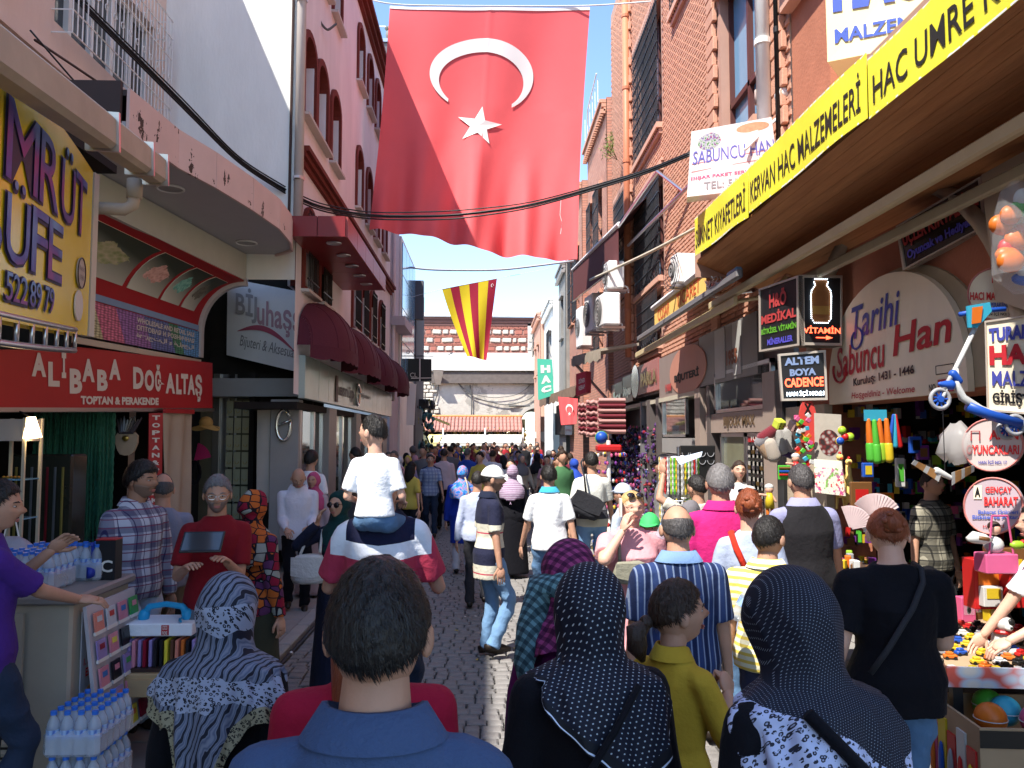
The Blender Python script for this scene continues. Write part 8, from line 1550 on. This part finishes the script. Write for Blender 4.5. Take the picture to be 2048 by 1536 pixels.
g = G(); g.tube([w(1912, 735), w(1914, 770), w(1925, 795), w(1960, 818), w(2035, 845)], [.012, .018, .022, .022, .018], 8); g.obj('frame', TC['white'], t, True); g = G(); g.tube([w(1935, 812), w(1975, 828), w(2040, 848)], .030, 8); g.obj('deck', TC['blue'], t, True); g = G(); g.cap(w(1900, 770), w(1880, 768), .03, .012); g.cap(w(1906, 748), w(1918, 762), .025, .02); g.obj('fork_cover', TC['blue'], t, True)
# bagged toy, plastic bags, kite bird
t = hung('toy_bag', 'clear plastic bag of orange, red and green toys hanging at the upper right edge', 'toy', 2030, 480, 4.4); 
for k in range(11): g = G(); g.ell((rr.uniform(-.06, .10), rr.uniform(-.03, .03), -.22+.045*k), (rr.uniform(.06, .11), .04, rr.uniform(.04, .07)), 10, 7); g.obj('toy', TC[('blue', 'white', 'orange', 'orange', 'red', 'orange', 'red', 'orange', 'orange', 'green', 'white')[k]], t, True)
g = G(); g.tube([(.02, 0, -.30), (.02, 0, -.2), (.02, 0, .1), (.02, 0, .28), (.02, 0, .34)], [.04, .14, .13, .08, .03], 12); link('film', crease(g.mesh(BAGF, False), .02, 3, 20), t)
t = hung('plastic_bags', 'bundle of white plastic bags hanging behind the bird kite', 'bag', 1912, 888, 5.2); g = G(); g.tube([(0, 0, .14), (0, 0, .05), (0, 0, -.06), (0, 0, -.13)], [.03, .10, .11, .07], 14); link('film', crease(g.mesh(mat('milky_film', (.50, .48, .47), .4, alpha=.5), True), .06, 5, 34), t)
t = hung('kite', 'brown and white bird kite with spread wings hanging on a string', 'kite', 1890, 945, 4.7); g = G(); g.cap((-.05, 0, .01), (.03, 0, -.03), .022, .014); g.obj('body', TC['white'], t, True)
for s in (-1, 1):
    for k in range(7): g = G(); a0, a1 = (k/7, (k+1)/7); f = lambda a: V((s*(.03+.15*a), -.02+.02*a, (.075 if s < 0 else .045)*a)); ln = (.07-.035*a0 if s > 0 else .05-.03*a0); g.prism([f(a0), f(a1), f(a1)+V((.01*s, .02, -ln)), f(a0)+V((.01*s, .02, -ln*1.1))], (0, .004, 0)); g.obj('feather', mat('kite_brown', (.40, .20, .07), .8) if k % 3 else TC['white'], t)
g = G(); g.tube([(0, 0, .01), (0, 0, .52)], .0025, 4); g.obj('string', BLKM, t)
# water bats, noodles, balls
t = hung('toy_pack', 'pack of orange, green and yellow foam water bats hanging in the passage', 'toy', 1752, 880, 6.4); g = G(); g.box((0, 0, .20), (.18, .02, .09)); g.obj('header_card', TC['cyan'], t)
for k, (x, z, c, c2) in enumerate(((-.06, .0, 'orange', 'green'), (-.02, -.01, 'green', 'green'), (.03, -.0, 'orange', 'lime'), (.08, .0, 'orange', 'yellow'))): g = G(); g.cap((x, -.02*(k % 2), z+.16), (x+.01, -.02*(k % 2), z-.02), .018, .030); o = g.obj('bat', TC[c], t, True); g = G(); g.cap((x+.01, -.02*(k % 2), z-.04), (x+.015, -.02*(k % 2), z-.15), .034, .036); g.obj('tip', TC[c2], o, True)
t = hung('toy_pack', 'bunch of blue and red toy swords hanging right of the water bats', 'toy', 1790, 860, 6.5); [((lambda g: (g.cap((x*.2, 0, .12), (x, 0, -.13), .012, .02), g.obj('sword', TC[c], t, True)))(G())) for x, c in ((-.05, 'blue'), (0, 'cyan'), (.04, 'red'))]
for k, (px, py, c) in enumerate(((1690, 874, 'red'), (1680, 882, 'blue'), (1684, 861, 'lime'), (1700, 874, 'lime'))): t = hung('ball', f'{c} small ball on a string by the passage entrance' + (' top' if k == 2 else ''), 'ball', px, py, 6.7); g = G(); g.ell((0, 0, 0), (.034,)*3, 14, 10); g.obj('shell', TC[c], t, True); g = G(); g.tube([(.034*math.cos(a), 0, .034*math.sin(a)) for a in np.linspace(0, 6.283, 16)], .004, 5, False); g.obj('band', TC['yellow'], t)
# chickens, flower poster, fans, posters
for k, (px, py) in enumerate(((1680, 965), (1698, 975))):
    t = hung('rubber_chicken', ('left of the two yellow rubber chickens hanging in the sun', 'right of the two yellow rubber chickens hanging in the sun')[k], 'toy', px, py, 6.9); YC = mat('rubber_yellow', (.72, .52, .16), .45, var=.12, vs=9); g = G(); g.tube([(0, 0, .20), (0, 0, .10), (.01, 0, .0), (0, 0, -.08), (0, 0, -.13)], [.022, .026, .045, .055, .02], 12); g.ell((0, -.01, .22), (.03, .03, .03)); [g.cap((s*.025, 0, -.11), (s*.035, 0, -.22), .014, .010) for s in (-1, 1)]; [g.cap((s*.045, 0, .02), (s*.07, 0, -.06), .016, .01) for s in (-1, 1)]; g.obj('body', YC, t, True); g = G(); g.ell((0, -.01, .255), (.012, .02, .014)); g.cap((0, -.035, .21), (0, -.06, .205), .01, .003); g.obj('comb', TC['red'], t, True)
g = G(); c4 = [W(1628, 918, Y=7.0), W(1682, 922, Y=6.7), W(1690, 992, Y=6.7), W(1630, 985, Y=7.0)]; board('poster', 'bright white poster of red and violet flowers catching the sun', 'poster', c4, .01, mat('flower_poster', 0, .6, pat=lambda n: n.mix(n.m('MULTIPLY', n.gt(n.noise(n.co(), 26, 3, .6), .54), n.band(n.xyz(n.co())[2], -.16, .08)), (.74, .74, .60), n.ramp(n.noise(n.co(), 12, 2), [(.4, (.6, .05, .04)), (.55, (.5, .1, .35)), (.65, (.2, .45, .08))])), var=0))
def pfan(lb, px, py, Y, r, a0, a1, m, rz=0):
    t = hung('fan', lb, 'fan', px, py, Y, rz); n = 14
    for k in range(n): a, b = a0+(a1-a0)*k/n, a0+(a1-a0)*(k+1)/n; g = G(); g.prism([(.02*math.cos(a), 0, .02*math.sin(a)), (r*math.cos(a), -.006, r*math.sin(a)), (r*math.cos(b), .006, r*math.sin(b)), (.02*math.cos(b), 0, .02*math.sin(b))], (0, .003, 0)); g.obj('pleat', m, t)
PF = mat('fan_paper', (.55, .42, .42), .8, var=.15, vs=12)
pfan('large pale pink paper fan spread open below the wire toys', 1752, 1040, 6.0, .20, .5, 2.5, PF); pfan('second paper fan half open beside the vest man', 1700, 1060, 5.9, .18, .2, 1.9, PF); pfan('small white lace fan under the second paper fan', 1722, 1062, 5.95, .12, -.3, 1.2, WTX)
c4 = [W(1628, 826, Y=7.6), W(1682, 829, Y=7.4), W(1684, 925, Y=7.4), W(1630, 922, Y=7.6)]
board('poster', 'grey wall poster of toy tricks with a dark round picture', 'poster', c4, .012, mat('grey_poster', (.36, .33, .28), .6, var=.2, vs=14), extra=lambda t, f, n: disc(f, n, .55, .6, .38, .27, mat('dark_red_collage', 0, .5, pat=lambda n: n.ramp(n.voro(n.co(), 22, 'F1', 0), [(.2, (.30, .28, .26)), (.5, (.14, .02, .02)), (.7, (.03, .02, .02))]), var=0), t, 'picture', .004))
t = thing('panel', 'cream wall panel behind the hanging toys left of the arch', 'panel', (3.45, 8.6, 0)); g = G(); g.bb((3.42, 8.02, 0), (3.5, 9.2, 2.33)); part(g, 'panel', STN, t)
t = hung('surfboard', 'red and pink toy surfboard standing against the cream panel', 'toy', 1610, 850, 7.6); g = G(); g.prism([(.09*math.sin(a)+.03, 0, .26*math.cos(a)) for a in np.linspace(0, 6.05, 22)], (0, .02, 0)); g.obj('board', mat('surf_red', (.55, .06, .05), .35, var=.2, vs=5), t); write('X', (.3, .1, .7, .3), quadfn([V((-.06, 0, .26)), V((.12, 0, .26)), V((.12, 0, -.26)), V((-.06, 0, -.26))]), (0, -.003, 0), TC['black'], t, .05)
t = hung('toy_strip', 'vertical strip of small rainbow toys in packets beside the surfboard', 'toys', 1608, 895, 7.45)
for k in range(40): g = G(); g.cb((rr.uniform(-.07, .07), rr.uniform(-.02, .02), .30-.015*k), (.045, .02, .04), .004, M=Mx.Rotation(rr.uniform(-1, 1), 4, 'Y')); g.obj('packet', TC[rr.choice(['orange', 'green', 'cyan', 'pink', 'yellow', 'white', 'red'])], t)
# plush legs and dice
t = hung('plush_legs', 'bundle of plush toy legs in maroon, beige and grey with felt dice', 'toy', 1560, 880, 8.0); PLM = lambda nm, c: mat('plush_'+nm, c, .95, var=.1, bump=.6, bs=150, sheen=.3)
for a, b, r0, r1, m in (((-.02, 0, .13), (-.18, .0, .02), .055, .06, PLM('maroon', (.16, .01, .02))), ((-.16, 0, .02), (-.20, 0, -.03), .062, .062, PLM('grey', (.18, .17, .18))), ((-.20, 0, -.03), (-.12, 0, -.15), .06, .055, PLM('tan', (.40, .26, .16))), ((-.12, -.04, -.04), (-.08, -.04, -.16), .065, .07, PLM('beige', (.42, .36, .30))), ((-.02, -.02, .08), (.02, -.02, -.10), .05, .055, PLM('pale_grey', (.36, .35, .33))), ((.05, -.03, .08), (.10, -.03, -.08), .05, .055, PLM('pale_grey', 0)), ((0, 0, .12), (.08, 0, .05), .05, .05, PLM('maroon', 0)), ((.02, -.02, -.13), (.10, -.02, -.15), .03, .04, PLM('violet', (.05, .02, .10)))): g = G(); g.cap(a, b, r0, r1, 14); g.obj('leg', m, t, True)
for px, py, m, lb in ((1558, 848, mat('felt_lime', (.45, .50, .05), .9), 'lime green felt dice with black dots above the plush legs'), (1588, 852, mat('felt_pink', (.55, .36, .32), .9), 'pink felt dice with black dots above the plush legs')):
    t = hung('dice', lb, 'dice', px, py, 7.8, .4); t.rotation_euler.x = .5; g = G(); g.cb((0, 0, 0), (.095,)*3, .012); g.obj('cube', m, t)
    for x in (-.025, .025):
        for z in (-.027, 0, .027): g = G(); g.ell((x, -.047, z), (.009, .004, .009), 8, 6); g.obj('dot', TC['black'], t)
def doll(lb, px, py, Y, body, cap_):
    t = hung('doll', lb, 'doll', px, py, Y); g = G(); g.ell((0, 0, .085), (.036, .034, .038), 14, 10); g.cap((-.02, 0, .03), (-.09, -.01, .04), .013, .011); g.cap((.02, 0, .03), (.05, -.01, -.02), .013, .011); g.obj('head', SK2, t, True)
    g = G(); g.tube([(0, 0, .055), (0, 0, .0), (0, 0, -.08)], [.025, .036, .042], 12); g.obj('dress', body, t, True); g = G(); g.ell((0, .004, .105), (.040, .038, .030), 14, 8); g.obj('cap', cap_, t, True); g = G(); [g.cap((s*.02, 0, -.08), (s*.02, -.01, -.14), .014, .013) for s in (-1, 1)]; g.obj('legs', TC['orange'], t, True)
doll('small doll in yellow and orange dress with white cap, hanging by the card wall', 1539, 998, 7.0, TC['yellow'], TC['white']); doll('small doll with pale cap peeping above the vest man', 1592, 935, 7.4, TC['red'], TC['white'])
t = hung('abacus', 'green and red wooden abacus toy left of the vest man', 'toy', 1568, 945, 7.2); g = G(); g.cb((0, 0, 0), (.11, .02, .13), .005); g.obj('frame', TC['green'], t); [((lambda g: (g.tube([(-.05, -.02, z), (.05, -.02, z)], .010, 6), g.obj('bead_row', TC[c], t)))(G())) for z, c in ((.04, 'brown'), (.01, 'blue'), (-.02, 'red'))]
# necklace carousel and black necklace board
t = hung('necklace_stand', 'two-tier rotating stand hung with glass bead necklaces', 'stand', 1358, 955, 7.9); t.location.z = 0; g = G(); g.tube([(0, 0, 0), (0, 0, 1.9)], .02, 8); [g.tube([(.19*math.cos(a), .19*math.sin(a), z) for a in np.linspace(0, 6.283, 24)], .006, 5, False) for z in (1.80, 1.38)]; g.cb((0, 0, .03), (.35, .35, .04), .01); g.obj('pole', MET, t)
for z in (1.80, 1.38):
    for k in range(34):
        a = k*.185; L_ = .36; g = G(); zz = [z-L_*q/12 for q in range(13)]; g.tube([(.19*math.cos(a), .19*math.sin(a), q) for q in zz], [.012 if i % 2 else .006 for i in range(13)], 5, False); g.obj('necklace', TC[('white', 'silver', 'red', 'white', 'lime', 'green', 'silver', 'white', 'yellow')[k % 9]], t)
t = hung('sheet', 'pale blue printed sheet held up above the necklace stand', 'sheet', 1372, 905, 7.6); g = G(); g.prism([W(1352, 918, Y=7.6)-t.location, W(1405, 904, Y=7.6)-t.location, W(1402, 914, Y=7.4)-t.location, W(1360, 930, Y=7.4)-t.location], (0, 0, .006)); g.obj('paper', mat('pale_blue_paper', (.5, .6, .72), .6), t)
t = hung('display_board', 'black velvet board with silver necklaces by the jewellery door', 'board', 1395, 925, 9.4); g = G(); g.cb((0, 0, 0), (.42, .04, .40), .01); g.obj('board', TC['black'], t)
for k in range(4): g = G(); [g.tube([(-.15+.10*k+.04*math.cos(a), -.03, .12-.09*j+.05*math.sin(a)) for a in np.linspace(3.2, 6.2, 9)], .005, 4) for j in range(2)]; g.obj('necklace', TC['silver'], t)
# low display shelf by the vest man
t = thing('shelf', 'low display shelf of small trinkets and white basket beside the vest man', 'shelf', (2.95, 6.7, 0)); g = G(); g.cb((0, 0, .5), (.7, .8, .04), .008); g.cb((0, 0, .9), (.6, .7, .03), .008); g.obj('board', mat('dark_wood_shelf', (.06, .035, .025), .7), t); g = G(); [g.box((sx*.3, sy*.35, .45), (.04, .04, .9)) for sx in (-1, 1) for sy in (-1, 1)]; g.obj('post', mat('dark_wood_shelf', 0), t)
for k in range(60): g = G(); h = rr.uniform(.03, .10); g.cb((rr.uniform(-.3, .3), rr.uniform(-.36, .3), (.52 if k % 2 else .92)+h/2), (.05, .05, h), .006, rz=rr.random()*3); g.obj('trinket', TC[rr.choice(TK)], t)
# dark passage shelves full of goods
t = thing('goods', None, None); t['label'] = 'crowded shelves of small dim toys inside the dark passage'; t['kind'] = 'stuff'; t.location = (4.6, 6.5, 1.4); bins = {k: G() for k in TK}
for k in range(1300):
    face = rr.random(); x, y = (rr.uniform(-.9, .9), 1.72-rr.random()*.1) if face < .6 else (1.0+rr.random()*.2, rr.uniform(-1.9, 1.7)); z = -1.3+.26*rr.randint(0, 10)+rr.uniform(0, .08); h = rr.uniform(.06, .18); h *= .7; bins[rr.choice(TK+['black', 'brown', 'purple', 'black'])].box((x, y, z+h/2), (rr.uniform(.03, .08), .05, h), rr.uniform(-.5, .5))
for k, q in bins.items(): q.obj('goods', mat('dim_'+k, tuple(.45*v for v in MC['toy_'+k].node_tree.nodes['Principled BSDF'].inputs['Base Color'].default_value[:3]), .5) if 0 else TC[k], t, kind='stuff')
for k, (px, py, w_, h, c) in enumerate(((1722, 1000, .18, .30, 'brown'), (1800, 945, .07, .24, 'white'), (1830, 890, .10, .14, 'blue'), (1845, 905, .1, .12, 'purple'), (1770, 1000, .14, .12, 'orange'), (1735, 940, .09, .12, 'blue'))):
    t = hung('toy_pack', f'{c} boxed toy hanging in the dark passage, ' + ('lowest left', 'tall slim one', 'upper right', 'right beside the blue one', 'above the auburn-haired woman', 'left of the bats')[k], 'toy', px, py, 6.6); g = G(); g.cb((0, 0, 0), (w_, .04, h), .006); g.obj('carton', TC[c], t); g = G(); g.box((0, -.022, .0), (w_*.6, .004, h*.6)); g.obj('print', TC[TK[(k*3) % len(TK)]], t)
# far-right shops: striped rug racks, toy stand, goods
SRG = mat('striped_rug', 0, .9, pat=lambda n: n.ramp(n.fr(n.xyz(n.co())[2], 6.5), [(0, (.42, .22, .20)), (.3, (.16, .02, .03)), (.62, (.50, .30, .26)), (.8, (.25, .06, .06))], True), var=.15)
for k, (x0, x1, y0_, y1_, Y, lb) in enumerate(((1196, 1250, 796, 868, 13.8, 'wide maroon and pink ribbed rack of hair bands at the toy shop'), (1172, 1194, 800, 874, 15.0, 'narrow wavy striped bag rack beside the wide ribbed rack'), (1156, 1171, 806, 870, 15.6, 'narrowest striped rack nearest the small flag'))):
    a, b = W(x0, y0_, Y=Y), W(x1, y1_, Y=Y); t = thing('rack', lb, 'rack', (a+b)/2); w_, h = (b-a).x, abs((b-a).z); n = 7
    for j in range(n): g = G(); z = -h/2+h*(j+.5)/n; g.surf(lambda u, v: V((w_*(u-.5), -.05-.05*math.sin(v*3.14), z+h/n*(v-.5)*.9+.012*math.sin(u*12)*(k > 0))), 10, 5, 0, .01); g.obj('shelf_pocket', (mat('rug_pink', (.42, .22, .20), .9), mat('rug_maroon', (.15, .02, .03), .9))[j % 2], t)
    g = G(); g.box((0, .02, 0), (w_, .03, h)); g.obj('back', SRG, t)
t = thing('toy_stand', 'tall spinning stand packed with pink and purple hair toys under a red band', 'stand', W(1218, 1000, Y=11.3)); t.location.z = 0; g = G(); g.tube([(0, 0, 0), (0, 0, 1.95)], .03, 8); g.obj('pole', WM, t); g = G(); g.cb((0, 0, 1.84), (.34, .3, .10), .03); g.obj('band', TC['red'], t)
bins = {k: G() for k in ('pink', 'purple', 'red', 'white', 'blue', 'yellow', 'black')}
for k in range(420): a = rr.random()*6.28; z = .3+.12*rr.randint(0, 12); r = .20+.04*rr.random(); bins[rr.choice(list(bins))].ell((r*math.cos(a), r*math.sin(a), z+.02*rr.random()), (.022, .022, .028), 5, 4)
for k, q in bins.items(): q.obj('hair_toy', TC[k], t, kind='stuff')
t = thing('goods', None, None); t['label'] = 'dense wall of purple, pink and blue trinkets in the far right shop window'; t['kind'] = 'stuff'; t.location = (3.44, 15, 1.3); bins = {k: G() for k in ('purple', 'pink', 'blue', 'black', 'white', 'red', 'yellow')}
for k in range(1500):
    bins[rr.choice(['purple', 'purple', 'black', 'black', 'blue', 'black', 'purple', 'black', 'pink', 'purple', 'black', 'red', 'white' if k % 3 else 'black'])].ell((rr.uniform(-.08, .12), rr.uniform(.9, 6.5), rr.uniform(-1.2, .95)), (.02+.03*rr.random(), .02+.03*rr.random(), .02+.035*rr.random()), 5, 4)
for k, q in bins.items(): q.obj('goods', mat('shade_'+k, dict(purple=(.07, .02, .12), pink=(.35, .06, .16), blue=(.02, .04, .16), black=(.012, .01, .014), white=(.4, .38, .4), red=(.25, .01, .02), yellow=(.3, .2, .03))[k], .6), t, kind='stuff')
t = thing('balloon', 'round blue toy globe above the spinning hair toy stand', 'toy', W(1203, 875, Y=11.6)); g = G(); g.ell((0, 0, 0), (.09,)*3, 16, 10); g.obj('globe', TC['blue'], t, True); g = G(); g.tube([(.09*math.cos(a), .0, .09*math.sin(a)) for a in np.linspace(0, 6.283, 20)], .006, 5, False); g.obj('ring', TC['green'], t)
# litter on the cobbles
for k in range(14):
    x, y = rr.uniform(-.7, .8), rr.uniform(4.5, 9.5); g = G(); g.prism([(0, 0, 0), (.03, .005, 0), (.035, .025, 0), (.004, .02, 0)], (0, 0, .003)); o = g.obj('paper_scrap', (PRN, TC['yellow'], TC['white'])[k % 3], None, label=('tiny pale scrap of litter lying on the cobbles', 'tiny yellow scrap of litter lying on the cobbles', 'tiny white scrap of litter lying on the cobbles')[k % 3], cat='litter', group=('pale scraps on the cobbles', 'yellow scraps on the cobbles', 'white scraps on the cobbles')[k % 3]); o.location = (x, y, .012); o.rotation_euler.z = rr.random()*6
